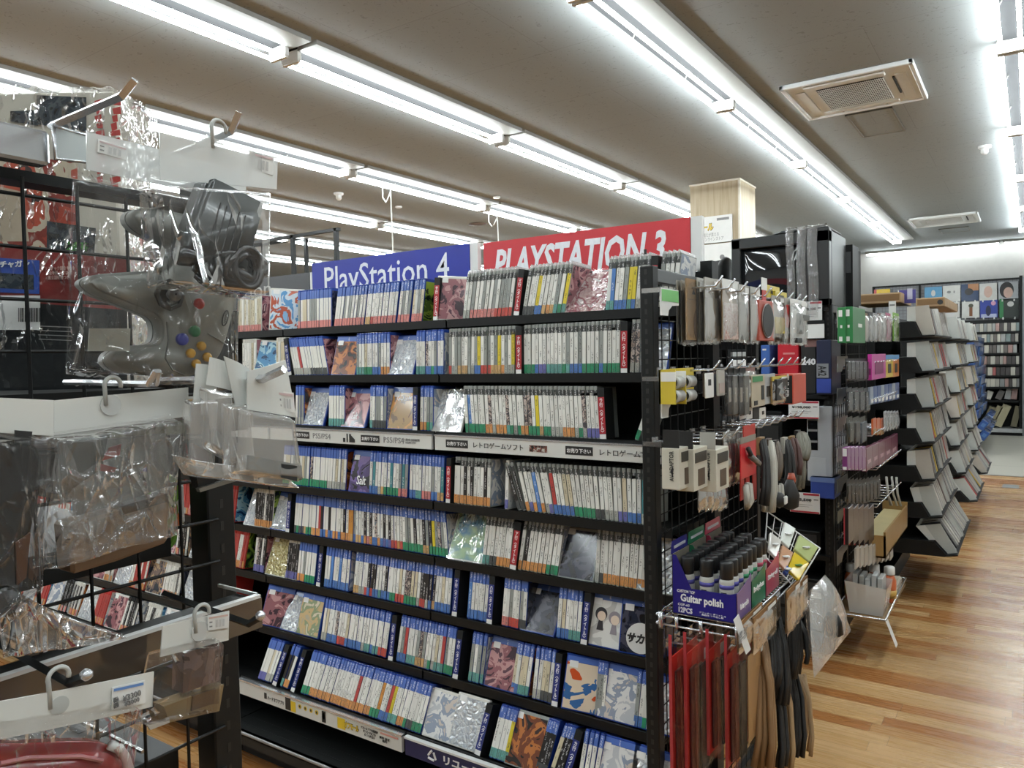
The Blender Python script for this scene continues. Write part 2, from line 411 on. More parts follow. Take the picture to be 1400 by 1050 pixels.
    r = ramp(nt, [(0.25, hexc('a08f70')), (0.5, hexc('b3a388')), (0.75, hexc('baac92'))]); lk(nt, n.outputs['Fac'], r.inputs[0]); lk(nt, r.outputs[0], b.inputs['Base Color'])
    struct('column', MB().box(-3.49, -2.88, 9.1, 9.72, 0, 3.72), m4)
    struct('trim_2', MB().box(-3.50, -2.87, 9.09, 9.73, 3.70, 3.72).box(-2.895, -2.872, 9.092, 9.115, 0, 3.70), plain('pale_edge_trim', hexc('d8d2c4'), 0.4))
room()

# ---------------------------------------------------------------- ceiling fittings
TUBE = emit('lit_tube', (0.88, 0.965, 0.99), 21.0)
HOUS = plain('pale_enamel', (0.26, 0.255, 0.235), 0.5, 0, 0.02, spec=0.2)
def lights():
    flat_grey = plain('dull_channel', (0.022, 0.022, 0.023), 0.7, 0, 0.05, spec=0.1)
    L = 2.40
    def proto():
        r = thing('ceiling_light', None, 'light')
        part('housing', MB().box(0.085, 0.27, 0, L + 0.02, 0.07, 0.10), HOUS, r)
        part('channel', MB().box(-0.07, 0.085, 0, L + 0.02, 0.085, 0.10), flat_grey, r)
        for x in (0.055, -0.055):
            part('tube', MB().tube([(x, 0.035, 0.02), (x, L - 0.035, 0.02)], 0.0125, 8), TUBE, r, True)
        for y in (0.018, L - 0.018):
            part('lamp_holder', MB().box(-0.08, 0.08, y - 0.016, y + 0.016, 0.02, 0.085).box(-0.075, 0.075, y - 0.012, y + 0.012, 0.005, 0.03), plain('lamp_holder_white', (0.72, 0.72, 0.70), 0.4), r)
        for y in (0.75, 1.65):
            part('tube_clip', MB().tube([(-0.055, y, 0.002), (-0.055, y, 0.036), (-0.03, y, 0.085)], 0.004, 5), HOUS, r)
        return r
    p = proto(); first = True
    ordn = ['first', 'second', 'third', 'fourth', 'fifth', 'sixth', 'seventh', 'eighth', 'ninth', 'tenth', 'eleventh']
    rows = [(-0.125, 6.27, 2.414, 'the aisle row'), (-2.095, 6.27, 2.414, 'the row past the air conditioners'), (-4.11, 5.93, 2.466, 'the row above the game shelves'),
            (-6.12, 5.94, 2.466, 'the second row behind the game signs'), (-8.12, 5.95, 2.5, 'the third row behind the game signs'), (-10.12, 5.95, 2.5, 'the fourth row behind the game signs'),
            (-12.12, 5.95, 2.5, 'the fifth row behind the game signs'), (1.9, 6.27, 2.414, 'the row beyond the aisle')]
    for X, y0, pitch, nm in rows:
        k = 0
        for i in range(-4, 5):
            y = y0 + i * pitch
            if y < -4.8 or y + 2.4 > 17.7: continue
            if first: r = p; first = False
            else:
                r = p.copy(); COL.objects.link(r)
                for ch in p.children:
                    c = ch.copy(); COL.objects.link(c); c.parent = r
            r.location = (X, y, 3.62)
            tag(r, 'lit twin tube light, %s along in %s' % (ordn[k], nm), 'light', 'twin tube ceiling lights'); k += 1
    for k, x in enumerate((-2.9, -0.48, 1.6)):
        r = thing('wall_light', ['lit single tube light under the ceiling along the far wall, ending past the long rows', 'lit single tube light on the far wall where the aisle row ends', 'lit single tube light on the far wall beyond the aisle row'][k], 'light', (x, 17.5, 3.63), 'tube lights along the far wall')
        part('housing', MB().box(x, x + 2.38, 17.47, 17.6, 3.67, 3.72), HOUS, r)
        part('tube', MB().tube([(x + 0.03, 17.5, 3.65), (x + 2.35, 17.5, 3.65)], 0.018, 8), TUBE, r, True)
    # cassette air conditioners
    ACW = plain('air_conditioner_white', (0.76, 0.78, 0.78), 0.4, 0, 0.02)
    DK = plain('grille_shadow', (0.03, 0.03, 0.03), 0.6)
    for k, (x0, x1, y0, y1) in enumerate(((-1.65, -0.71, 6.22, 7.19), (-1.65, -0.69, 13.6, 14.55))):
        r = thing('air_conditioner', ['white cassette air conditioner in the ceiling with dark intake grille, nearer of the two', 'white cassette air conditioner in the ceiling far down the aisle'][k], 'air conditioner', ((x0 + x1) / 2, (y0 + y1) / 2, 3.72), 'ceiling air conditioners')
        part('panel_rim', MB().box(x0, x1, y0, y0 + 0.035, 3.685, 3.72).box(x0, x1, y1 - 0.035, y1, 3.685, 3.72).box(x0, x0 + 0.035, y0, y1, 3.685, 3.72).box(x1 - 0.035, x1, y0, y1, 3.685, 3.72), ACW, r, False, 0.006)
        part('panel', MB().box(x0 + 0.03, x1 - 0.03, y0 + 0.03, y1 - 0.03, 3.70, 3.715), ACW, r)
        gx0, gx1, gy0, gy1 = x0 + 0.23, x1 - 0.23, y0 + 0.22, y1 - 0.2
        part('intake_grille', MB().box(gx0, gx1, gy0, gy1, 3.693, 3.70), DK, r)
        sl = MB()
        n = 34
        for i in range(n + 1): sl.box(gx0 + (gx1 - gx0) * i / n - 0.0022, gx0 + (gx1 - gx0) * i / n + 0.0022, gy0, gy1, 3.688, 3.694)
        for i in range(13): sl.box(gx0, gx1, gy0 + (gy1 - gy0) * i / 12 - 0.002, gy0 + (gy1 - gy0) * i / 12 + 0.002, 3.686, 3.69)
        part('grille_bars', sl, ACW, r)
        part('air_louvre', MB().box(x0 + 0.16, x1 - 0.2, y0 + 0.075, y0 + 0.15, 3.682, 3.70), ACW, r, False, 0.006)
        part('air_louvre', MB().box(x0 + 0.16, x1 - 0.2, y1 - 0.13, y1 - 0.07, 3.69, 3.70), ACW, r, False, 0.004)
        part('air_louvre', MB().box(x1 - 0.15, x1 - 0.07, y0 + 0.2, y1 - 0.2, 3.692, 3.70), ACW, r, False, 0.004)
        part('air_louvre', MB().box(x0 + 0.07, x0 + 0.15, y0 + 0.2, y1 - 0.2, 3.692, 3.70), ACW, r, False, 0.004)
        part('outlet_slot', MB().box(x1 - 0.17, x1 - 0.155, y0 + 0.25, y1 - 0.3, 3.689, 3.70).box(x0 + 0.18, x1 - 0.22, y0 + 0.15, y0 + 0.162, 3.69, 3.70), DK, r)
        part('screw_cap', MB().lathe((x0 + 0.3, y1 - 0.06, 3.695), [(0.012, 0), (0.012, 0.01)], 8).lathe((x1 - 0.3, y1 - 0.06, 3.695), [(0.012, 0), (0.012, 0.01)], 8), DK, r)
    HF = plain('hatch_frame', (0.2, 0.19, 0.16), 0.5)
    for k, pts in enumerate((((1155, 158), (1238, 178)), ((1289, 313), (1310, 317)))):
        a = onZ(*pts[0], 3.715); b2 = onZ(*pts[1], 3.715)
        x0, x1, y0, y1 = min(a.x, b2.x), max(a.x, b2.x), min(a.y, b2.y), max(a.y, b2.y)
        if x1 - x0 < 0.3: x0, x1 = -1.35, -0.9
        y1 = max(y1, y0 + 0.42)
        r = thing('access_hatch', ['thin dark framed ceiling hatch beside the nearer air conditioner', 'small ceiling hatch beside the farther air conditioner'][k], 'ceiling hatch', ((x0 + x1) / 2, (y0 + y1) / 2, 3.72), 'ceiling hatches')
        part('hatch_board', MB().box(x0, x1, y0, y1, 3.712, 3.718), MATS['ceiling_board'], r)
        part('hatch_rim', MB().box(x0, x1, y0, y0 + 0.018, 3.708, 3.72).box(x0, x1, y1 - 0.018, y1, 3.708, 3.72).box(x0, x0 + 0.018, y0, y1, 3.708, 3.72).box(x1 - 0.018, x1, y0, y1, 3.708, 3.72), HF, r)
    for k, (u, v, lab) in enumerate(((1346, 202, 'small white ceiling sensor between the air conditioner and the aisle lights'), (463, 266, 'small pale ceiling sensor between the second and third light rows'), (545, 284, 'flat white ceiling disc near the hanging cord'), (679, 271, 'tiny white ceiling disc above the red sign'))):
        p = onZ(u, v, 3.70)
        r = thing('ceiling_sensor', lab, 'sensor', (p.x, p.y, 3.72), 'ceiling sensors')
        s = 1.0 if k < 2 else 0.8
        part('sensor_base', MB().lathe((p.x, p.y, 3.72), [(0.06 * s, 0), (0.06 * s, -0.02 * s), (0.045 * s, -0.03 * s)], 16), ACW, r, True)
        if k < 2: part('sensor_head', MB().lathe((p.x, p.y, 3.70), [(0.035, 0), (0.035, -0.05), (0.02, -0.07)], 14), ACW, r, True)
    p = onZ(653, 307, 3.71)
    solo('ceiling_vent', 'round brown vent disc in the ceiling above the red sign', 'vent', MB().lathe((p.x, p.y, 3.72), [(0.14, 0), (0.14, -0.012), (0.05, -0.02)], 20), plain('brown_vent', (0.12, 0.08, 0.06), 0.6), smooth=True)
    CORD = plain('white_cord', (0.66, 0.66, 0.63), 0.5)
    for k, (u, v, vb) in enumerate(((523, 256, 350), (668, 292, 332))):
        p = onZ(u, v, 3.62)
        q = onY(u + (15 if k == 0 else 14), vb, p.y + 0.02)
        top = Vector((q.x - 0.01, p.y + 0.01, 3.60))
        mb = MB().tube([(p.x, p.y, 3.63), (p.x, p.y, 3.5), (p.x + 0.05, p.y, 3.44), (top.x - 0.05, p.y, 3.46), (top.x, top.y, 3.55), (top.x, top.y, 3.60)], 0.007, 6)
        mb.tube([(top.x, top.y, 3.62), (q.x, q.y, q.z - 0.3)], 0.0075, 6)
        solo('hanging_cord', ['white cord hanging from the lights behind the blue sign', 'white cord hanging from the lights behind the red sign'][k], 'cord', mb, CORD, group='cords hanging from the lights')
lights()
# ---------------------------------------------------------------- main game gondola
XE = -0.885            # aisle end of the gondola
ROWY = [2.25, 2.20, 2.17, 2.15, 2.15, 2.12, 2.07, 1.975]     # spine plane of each shelf
ROWV = [431, 512, 597.5, 703, 786, 869, 961, 1063]          # photo height of the case feet at u = 743
ROWZ = [onY(743, v, y).z for v, y in zip(ROWV, ROWY)]
YC = 2.47              # back panel
BACK = [2, 2, 3, 4, 7, 9, 13, 20]   # how far each row leans back, degrees
RAILW = plain('white_rail_card', hexc('cfd0cc'), 0.4, 0, 0.02)
RAILN = plain('navy_rail_card', hexc('1c2250'), 0.4, 0, 0.05)
YEL = plain('yellow_print', hexc('d8b92e'), 0.5)
def xo(u, y): return onY(u, 500, y).x

def gondola():
    xs = [XE - 0.93 * i for i in range(6)]
    nm = ['beside the net endcap', 'under the blue sign', 'under the dark grey sign', 'fourth from the net endcap', 'farthest from the net endcap']
    for b in range(5):
        x1, x0 = xs[b], xs[b + 1]
        r = thing('game_shelf', 'black steel shelf bay of game cases ' + nm[b], 'shelf', ((x0 + x1) / 2, 2.2, 0), 'black game shelf bays')
        part('back_panel', MB().box(x0 + 0.02, x1 - 0.02, YC - 0.01, YC + 0.01, 0.1, 1.90), BLACK2, r)
        for x in ((x0 + 0.0, x1) if b == 0 else (x0,)):
            part('upright', MB().box(x - 0.02, x + 0.02, YC - 0.03, YC + 0.03, 0, 1.93), BLACK, r)
        for i, (z, y) in enumerate(zip(ROWZ, ROWY)):
            ca, sa = math.cos(math.radians(BACK[i])), math.sin(math.radians(BACK[i]))
            Lb = 0.165
            pts = [(y - 0.012, z - 0.002), (y + Lb * ca, z - 0.002 - Lb * sa), (YC - 0.01, z - 0.002 - Lb * sa), (YC - 0.01, z - 0.018 - Lb * sa), (y + Lb * ca, z - 0.018 - Lb * sa), (y - 0.012, z - 0.018)]
            sh = part('shelf', MB().prism(pts, 'x', x0 + 0.004, x1 - 0.004), BLACK, r)
            part('shelf_lip', MB().box(x0 + 0.004, x1 - 0.004, y - 0.016, y - 0.010, z - 0.026, z + 0.004), BLACK, sh)
            for xb in (x0 + 0.006, x1 - 0.010): part('bracket', MB().prism([(y + 0.02, z - 0.024), (YC - 0.01, z - 0.024 - Lb * sa), (YC - 0.01, z - 0.07 - Lb * sa), (y + 0.06, z - 0.04)], 'x', xb, xb + 0.004), BLACK, sh)
        # price rail under the third shelf
        z, y = ROWZ[2], ROWY[2] - 0.016
        rail = part('price_rail', MB().box(x0 + 0.008, x1 - 0.008, y - 0.012, y - 0.002, z - 0.062, z - 0.010), RAILW, r)
        part('rail_edge', MB().box(x0 + 0.006, x1 - 0.006, y - 0.014, y - 0.001, z - 0.012, z - 0.006), CHROME, rail)
        zc, yf = z - 0.036, y - 0.0125
        if b == 0:
            for q, f in ((0.06, 0), (0.56, 1)):
                bx = x0 + q
                part('black_panel', MB().box(bx, bx + 0.10, yf - 0.0006, yf + 0.0005, zc - 0.014, zc + 0.014), INK, rail)
                text('SELL', 0.088, 0.015, WINK, rail, (bx + 0.05, yf - 0.001, zc))
                text('RETRO', 0.21, 0.02, INK, rail, (bx + 0.23, yf - 0.0004, zc))
                if f == 0: part('printed_picture', MB().box(bx + 0.36, bx + 0.43, yf - 0.0006, yf + 0.0005, zc - 0.012, zc + 0.010), art('rail_print', ['202020', '7a5048', 'b8b8b0', '402828'], 90), rail)
                else: text('SMALL2', 0.10, 0.018, GREYINK, rail, (min(bx + 0.36, x1 - 0.08), yf - 0.0004, zc))
        elif b == 1:
            for q in (0.1, 0.5):
                bx = x0 + q + 0.01
                part('black_panel', MB().box(bx + 0.05, bx + 0.15, yf - 0.0006, yf + 0.0005, zc - 0.014, zc + 0.014), INK, rail)
                text('SELL', 0.088, 0.015, WINK, rail, (bx + 0.10, yf - 0.001, zc))
                text('PS54', 0.105, 0.022, GREYINK, rail, (bx + 0.225, yf - 0.0004, zc))
            text('SMALL1', 0.09, 0.02, GREYINK, rail, (x1 - 0.11, yf - 0.0004, zc))
            c = MB()
            bx = x0 + 0.46
            c.box(bx, bx + 0.012, yf - 0.0008, yf + 0.0005, zc - 0.018, zc - 0.002).box(bx + 0.02, bx + 0.027, yf - 0.0008, yf + 0.0005, zc - 0.018, zc + 0.016).box(bx + 0.035, bx + 0.045, yf - 0.0008, yf + 0.0005, zc - 0.018, zc + 0.015).prism([(bx + 0.045, zc - 0.018), (bx + 0.066, zc - 0.018), (bx + 0.066, zc - 0.006), (bx + 0.045, zc + 0.010)], 'y', yf - 0.0008, yf + 0.0005)
            part('console_picture', c, INK, rail)
        # lowest rail
        z, y = ROWZ[7], ROWY[7] - 0.017
        if b == 0:
            rail = part('price_rail', MB().box(x0 + 0.008, x1 - 0.008, y - 0.014, y - 0.002, z - 0.066, z - 0.006), RAILN, r)
            part('rail_edge', MB().box(x0 + 0.006, x1 - 0.006, y - 0.018, y, z - 0.008, z - 0.001), WHITEP, rail)
            text('REUSE', 0.36, 0.032, WINK, rail, (x0 + 0.36, y - 0.0145, z - 0.036))
            c = MB()
            for a in range(3):
                t = 2 * PI * a / 3 + PI / 2; t2 = t + 2 * PI / 3 - 0.5
                c.tube([(x0 + 0.13 + 0.019 * math.cos(t), y - 0.0148, z - 0.037 + 0.019 * math.sin(t)), (x0 + 0.13 + 0.016 * math.cos(t2), y - 0.0148, z - 0.037 + 0.016 * math.sin(t2))], 0.004, 6)
            part('recycle_mark', c, WINK, rail)
        else:
            rail = part('price_rail', MB().box(x0 + 0.008, x1 - 0.008, y - 0.014, y - 0.002, z - 0.064, z - 0.006), RAILW if b == 1 else RAILN, r)
            part('rail_edge', MB().box(x0 + 0.006, x1 - 0.006, y - 0.018, y, z - 0.008, z - 0.001), CHROME, rail)
            if b == 1:
                yf = y - 0.0146; zc = z - 0.035
                def bar(u0, u1, dz0, dz1, mat, nm='printed_panel'):
                    return part(nm, MB().box(x0 + u0, x0 + u1, yf - 0.0007, yf + 0.001, zc + dz0, zc + dz1), mat, rail)
                text('APP', 0.10, 0.017, INK, rail, (x0 + 0.245, yf - 0.0004, zc - 0.004)); bar(0.175, 0.19, -0.012, 0.012, INK)
                bar(0.305, 0.335, -0.024, 0.024, INK); bar(0.337, 0.365, -0.024, 0.016, YEL)
                for k in range(4):
                    q = x0 + 0.39 + k * 0.032
                    part('round_icon', MB().lathe((q, yf, zc + 0.006), [(0.009, -0.0007), (0.009, 0.001)], 12, 'y'), YEL, rail)
                    part('icon_picture', MB().box(q - 0.004, q + 0.004, yf - 0.0012, yf, zc + 0.002, zc + 0.011), INK, rail)
                bar(0.515, 0.535, -0.022, 0.02, INK); bar(0.518, 0.532, -0.012, 0.014, WHITE)
                bar(0.60, 0.64, -0.022, 0.018, YEL)
                text('MALL', 0.075, 0.026, INK, rail, (x0 + 0.675, yf - 0.0012, zc)); text('MALL', 0.072, 0.022, YEL, rail, (x0 + 0.675, yf - 0.0016, zc))
                text('OFFER', 0.085, 0.034, INK, rail, (x0 + 0.765, yf - 0.0004, zc))
                text('QTY', 0.05, 0.02, INK, rail, (x0 + 0.84, yf - 0.0004, zc - 0.006)); bar(0.82, 0.905, 0.012, 0.018, plain('pale_red_print', hexc('c98f86'), 0.5))
        dk = part('base_deck', MB().box(x0 + 0.003, x1 - 0.003, 1.88, YC - 0.01, 0.125, 0.14).box(x0 + 0.003, x1 - 0.003, 1.88, 1.90, 0.09, 0.14), BLACK2, r)
        part('deck_trim', MB().tube([(x0, 1.88, 0.138), (x1, 1.88, 0.138)], 0.006, 8), plain('worn_steel_edge', (0.3, 0.3, 0.3), 0.35, 0.8), dk)
        hl = MB()
        for k in range(int((x1 - x0) / 0.0125)):
            for yy in (1.935, 1.985): hl.box(x0 + 0.01 + k * 0.0125, x0 + 0.016 + k * 0.0125, yy, yy + 0.006, 0.1395, 0.1405)
        part('deck_slots', hl, INK, dk)
        part('kick_plate', MB().box(x0 + 0.003, x1 - 0.003, 1.96, 1.98, 0, 0.125), BLACK, r)
gondola()

def signs():
    for k, (x0, x1, z0, z1, key, hx, lab, nm) in enumerate((
            (-1.800, -0.945, 1.905, 2.083, 'PS3', 'c8313a', 'red sign board with slanted white lettering standing above the cases', 0),
            (-2.80, -1.87, 1.905, 2.09, 'PS4', '1c2c98', 'blue sign board with thin white lettering standing above the cases', 0),
            (-3.73, -2.82, 1.905, 2.05, 'PS', '47474a', 'dark grey sign board with pale lettering, next past the blue sign', 0))):
        r = thing('sign_board', lab, 'sign', ((x0 + x1) / 2, YC, 1.9), 'signs above the game shelves')
        part('sign_face', MB().box(x0, x1, YC - 0.012, YC + 0.012, z0, z1), plain('sign_' + hx, hexc(hx), 0.45, 0, 0.02), r)
        part('white_edge', MB().box(x1 + 0.002, x1 + 0.04, YC - 0.010, YC + 0.012, z0, z1), WHITE, r)
        tm = plain('sign_lettering_white', hexc('e4e6ea'), 0.5)
        if k == 0: text(key, 0.72, 0.118, tm, r, (-1.39, YC - 0.0125, 1.993))
        elif k == 1: text(key, 0.74, 0.15, tm, r, (-2.346, YC - 0.0125, 1.990))
        else: text(key, 0.6, 0.10, plain('sign_lettering_grey', hexc('b8b8b4'), 0.5), r, (-3.40, YC - 0.0125, 1.985))
        for x in (x0 + 0.15, x1 - 0.15): part('sign_foot', MB().box(x - 0.01, x + 0.01, YC - 0.008, YC + 0.008, z0 - 0.03, z0), BLACK, r)
signs()

# ---- game cases
CW, CD, CH = 0.0142, 0.135, 0.170
def sect(t, d): return [(-t / 2, d), (-t / 2, 0.0028), (-t / 2 + 0.0026, 0), (t / 2 - 0.0026, 0), (t / 2, 0.0028), (t / 2, d)]
BODY = {
    'blue': plain('blue_case_plastic', hexc('2a4592'), 0.22, 0, 0.05, coat=0.5),
    'clear': plain('clear_case_plastic', hexc('8f938f'), 0.2, 0, 0.05, coat=0.6),
    'white': plain('white_case_plastic', hexc('cfcec6'), 0.25, 0, 0.04, coat=0.5),
    'red': plain('red_case_plastic', hexc('c03a36'), 0.25, 0, 0.05, coat=0.5),
    'black': plain('black_case_plastic', hexc('1c1c1e'), 0.25, 0, 0.1, coat=0.5)}
LAB = {'w': ('white', spine('spine_white', hexc('dcdcd6'))), 'c': ('cream', spine('spine_cream', hexc('c9bfa4'))), 'k': ('black', spine('spine_black', hexc('1e1c1c'), (0.7, 0.7, 0.7), 0.7)),
       'g': ('grey', spine('spine_grey', hexc('8e928e'))), 'y': ('yellow', spine('spine_yellow', hexc('d2bf30'))), 'r': ('red', spine('spine_red', hexc('b0413c'))),
       'b': ('blue', spine('spine_blue', hexc('4f7fc0'), (0.7, 0.75, 0.8))), 'o': ('orange', spine('spine_orange', hexc('c98a3a'))), 't': ('teal', spine('spine_teal', hexc('3d7f86'), (0.7, 0.7, 0.7))),
       'm': ('mottled', art('spine_mottled', ['8a7a70', '3d3a40', 'b9aaa0', '5d6a74', 'c8c2ba'], 60, 0.35, 0.3))}
STK = {'p': ('pink', 'cf7f78'), 'o': ('orange', 'd08f52'), 'g': ('green', '2f8a62'), 'b': ('blue', '4a74b4'), 'n': ('teal', '5f9a92'), 'k': ('black and white', '4a4c4c'), 'u': ('purple', '6a6aa8'), 'y': ('sandy', 'c8a06a'), 'r': ('red', 'c04a40'), 's': ('pale', 'a8a8a0')}
STKM = {}
for k, (nm, hx) in STK.items():
    STKM[k] = spine('sticker_' + nm.replace(' ', '_'), hexc(hx), (0.08, 0.08, 0.08), 0.9)
PS3TAG = spine('spine_format_mark', hexc('3a3c3c'), (0.65, 0.65, 0.65), 1.2)
PS4TAG = spine('spine_blue_mark', hexc('4a69b4'), (0.75, 0.8, 0.85), 0.8)
COVERS = [art('cover_dusk', ['2c2f3a', '6d5a50', 'a98a66', '3d4756', 'c9bca6'], 18), art('cover_forest', ['20301c', '4f6a2a', '86a03a', '2f3b28', 'a7b36a'], 18),
          art('cover_pale', ['b9bcc0', 'd6d6d4', '8d97a8', 'c4b9b0', '9aa6b6'], 16), art('cover_ember', ['231a18', '6d3b24', 'b06a34', '3a2a28', 'c9a070'], 16),
          art('cover_rose', ['3c2630', '8d5a60', 'b98a8a', '5a3d48', 'cbb0aa'], 16), art('cover_night', ['15161c', '2a2d3c', '4a4a58', '1c1c20', '7d7a80'], 16),
          art('cover_sea', ['1f3b5c', '4f86b0', '9cc2d0', '2c5578', 'd0dcd8'], 14)]
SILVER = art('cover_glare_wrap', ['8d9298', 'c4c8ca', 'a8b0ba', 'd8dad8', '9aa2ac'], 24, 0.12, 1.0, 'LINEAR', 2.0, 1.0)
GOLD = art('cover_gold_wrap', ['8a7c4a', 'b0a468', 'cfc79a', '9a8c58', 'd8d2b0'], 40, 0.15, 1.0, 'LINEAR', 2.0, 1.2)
MC = {}
def mesh_of(key, fn):
    if key not in MC: MC[key] = fn()
    return MC[key]
def case_body(kind, t=CW, d=CD, h=CH):
    return mesh_of(('b', kind, t, d, h), lambda: MB().prism(sect(t, d), 'z', 0, h).mesh('game_case', BODY[kind], (0, 0, 0), False, 0.0012))
def slab(key, mat, x0, x1, y0, y1, z0, z1, nm):
    return mesh_of((key, mat.name, x0, y0, z0, x1, z1), lambda: MB().box(x0, x1, y0, y1, z0, z1).mesh(nm, mat))
ORD = lambda n: '%d%s' % (n, 'th' if 10 < n % 100 < 14 else {1: 'st', 2: 'nd', 3: 'rd'}.get(n % 10, 'th'))
ROWN = ['top shelf', 'second shelf down', 'third shelf down', 'fourth shelf down', 'fifth shelf down', 'sixth shelf down', 'seventh shelf down', 'lowest shelf']
PEND = []      # (x, row, builder) so that labels can count from the aisle end
def place(o, x, y, z, lean=0.0, back=3.0, yaw=0.0):
    t = Matrix.Translation((x, y, z)) @ Matrix.Rotation(math.radians(lean), 4, 'Y') @ Matrix.Rotation(-math.radians(back), 4, 'X') @ Matrix.Rotation(math.radians(yaw), 4, 'Z')
    o.rotation_euler = t.to_euler(); o.location = t.to_translation()
def add_case(row, x, kind, lab, stk, lean, cover=None, tagm=True, dz=0.0, wrap=False, y=None):
    t = CW
    o = link(kind + '_game_case', case_body(kind))
    y0 = (ROWY[row] if y is None else y) + 0.002 + random.uniform(0, 0.004)
    place(o, x, y0, ROWZ[row] + abs(math.sin(math.radians(lean))) * t / 2 + 0.0008 + dz, lean, BACK[row])
    top = {'blue': 0.128, 'clear': 0.138, 'white': 0.152, 'red': 0.150, 'black': 0.150}[kind] + random.choice((0, 0, 0, 0.010 if kind == 'clear' else 0))
    e = t / 2 - 0.0008
    if lab: link('spine_label', slab('l', LAB[lab][1], -e, e, -0.0006, 0.002, 0.005, top, 'spine_label'), o)
    if tagm and kind == 'blue': link('format_band', slab('t', PS4TAG, -e, e, -0.0005, 0.002, 0.1285, 0.163, 'format_band'), o)
    if tagm and kind == 'clear': link('format_band', slab('t', PS3TAG, -e, e, -0.0006, 0.002, 0.139, 0.158, 'format_band'), o)
    if stk: link('price_sticker', slab('s', STKM[stk], -e, e, -0.0011, 0.002, 0.004, 0.034, 'price_sticker'), o)
    if cover is not None: link('cover_print', slab('c', cover, t / 2 - 0.0002, t / 2 + 0.0005, 0.006, 0.131, 0.004, CH - (0.012 if kind == 'blue' else 0.004), 'cover_print'), o)
    if wrap: link('shrink_wrap', mesh_of('wrap', lambda: MB().prism([(-0.006, CH), (0.006, CH), (0.003, CH + 0.008), (-0.001, CH + 0.011), (-0.004, CH + 0.004)], 'y', 0.001, 0.13).mesh('shrink_wrap', WRAPM)), o)
    PEND.append((x, row, o, kind, lab, stk))
    return o
WRAPM = film('wrap_film', 0.5, 0.2, 90, 0.8)
def pick(s):
    return random.choice(s)
def run(row, u0, u1, kind, stk, labs='wwwwwwcgw', lean=0.0, end=True, gaps=(), n=None, wrap=False, special=None, cover=None, pitch=None, tagm=True):
    """a row of upright cases whose feet span the photo columns u0 to u1"""
    y = ROWY[row]; xa, xb = xo(u0, y), xo(u1, y)
    l0, l1 = lean if isinstance(lean, tuple) else (lean, lean)
    p = pitch or (0.0152 if kind != 'blue' else 0.0149)
    if n is None: n = max(1, round((xb - xa) / (p / math.cos(math.radians((l0 + l1) / 2)))))
    st = stk.split('|')
    for i in range(n):
        f = (i + 0.5) / n
        s = st[min(len(st) - 1, int(f * len(st)))]
        lb = pick(labs)
        if special and i in special: lb = special[i]
        cv = (pick(COVERS) if cover is None else cover) if (end and i == n - 1) else None
        add_case(row, xa + (xb - xa) * f, kind, lb, pick(s) if s.strip() else None, l0 + (l1 - l0) * f + random.uniform(-0.7, 0.7), cv, wrap=wrap, tagm=tagm)
DIVM = {'b': plain('navy_index_card', hexc('222f74'), 0.35, 0, 0.04, coat=0.3), 'r': plain('red_index_card', hexc('a5242e'), 0.35, 0, 0.04, coat=0.3)}
def div(row, u, colr, ch, lean=0.0, w=0.024):
    """kana index divider: black case with a coloured lettered front"""
    y = ROWY[row] - 0.007; x = xo(u, y)
    o = link('index_divider', mesh_of(('dv', w), lambda: MB().box(-w / 2, w / 2, 0, 0.06, 0, 0.165).mesh('index_divider', BLACK2)))
    place(o, x, y, ROWZ[row] + abs(math.sin(math.radians(lean))) * w / 2 + 0.0008, lean, BACK[row])
    link('index_card', slab('dvc' + colr, DIVM[colr], -w / 2 + 0.001, w / 2 - 0.001, -0.0012, 0.002, 0.018, 0.135, 'index_card'), o)
    link('blank_tab', slab('dvt', WHITE, -w / 2 + 0.001, w / 2 - 0.001, -0.0012, 0.002, 0.002, 0.017, 'blank_tab'), o)
    text('div' + ch, 0.0125, 0.108, WINK, o, (0, -0.0013, 0.077), local=FACE['-y'])
    PEND.append((x, row, o, 'div', colr, ch))
FO = []
def face(row, u, cover, lab, kind='blue', back=22.0, yaw=0.0, lean=0.0, dy=0.0, title=None, s=1.0, dz=0.0, thick=0.014, wrap=False):
    """a case turned to show its cover, leaning back"""
    back = max(back, BACK[row] + 4)
    y = ROWY[row] + 0.002 + dy; x = xo(u, y); W, Hh = CD * s, CH * s
    o = link('faced_game_case', mesh_of(('fo', kind, s, thick), lambda: MB().box(-W / 2, W / 2, 0, thick, 0, Hh).mesh('game_case', BODY[kind], (0, 0, 0), False, 0.002)))
    t = Matrix.Translation((x, y, ROWZ[row] + 0.001 + dz)) @ Matrix.Rotation(math.radians(lean), 4, 'Y') @ Matrix.Rotation(-math.radians(back), 4, 'X') @ Matrix.Rotation(math.radians(yaw), 4, 'Z')
    o.rotation_euler = t.to_euler(); o.location = t.to_translation()
    tp = Hh - (0.024 if kind == 'blue' else 0.010)
    link('cover_print', slab('fo', cover, -W / 2 + 0.004, W / 2 - 0.004, -0.0006, 0.002, 0.005, tp, 'cover_print'), o)
    if kind == 'blue': link('format_band', slab('fob', PS4TAG, -W / 2 + 0.004, W / 2 - 0.004, -0.0005, 0.002, tp + 0.001, Hh - 0.006, 'format_band'), o)
    if title:
        key, w, h, mat, zx = title
        text(key, w, h, mat, o, (0, -0.0012, zx), local=FACE['-y'])
    link('price_label', slab('fop', WHITE, -W / 2 + 0.012, -W / 2 + 0.040, -0.0012, 0.002, tp - 0.016, tp + 0.004, 'price_label'), o)
    if wrap: link('shrink_wrap', mesh_of(('fw', s), lambda: MB().grid(lambda a, b: (-W / 2 - 0.001 + (W + 0.002) * a, -0.003 - 0.002 * random.random(), (Hh + 0.002) * b), 9, 11).mesh('shrink_wrap', CLEARS, (0, 0, 0), True)), o)
    tag(o, lab, 'game case', 'game cases shown cover out'); FO.append(o)
    return o

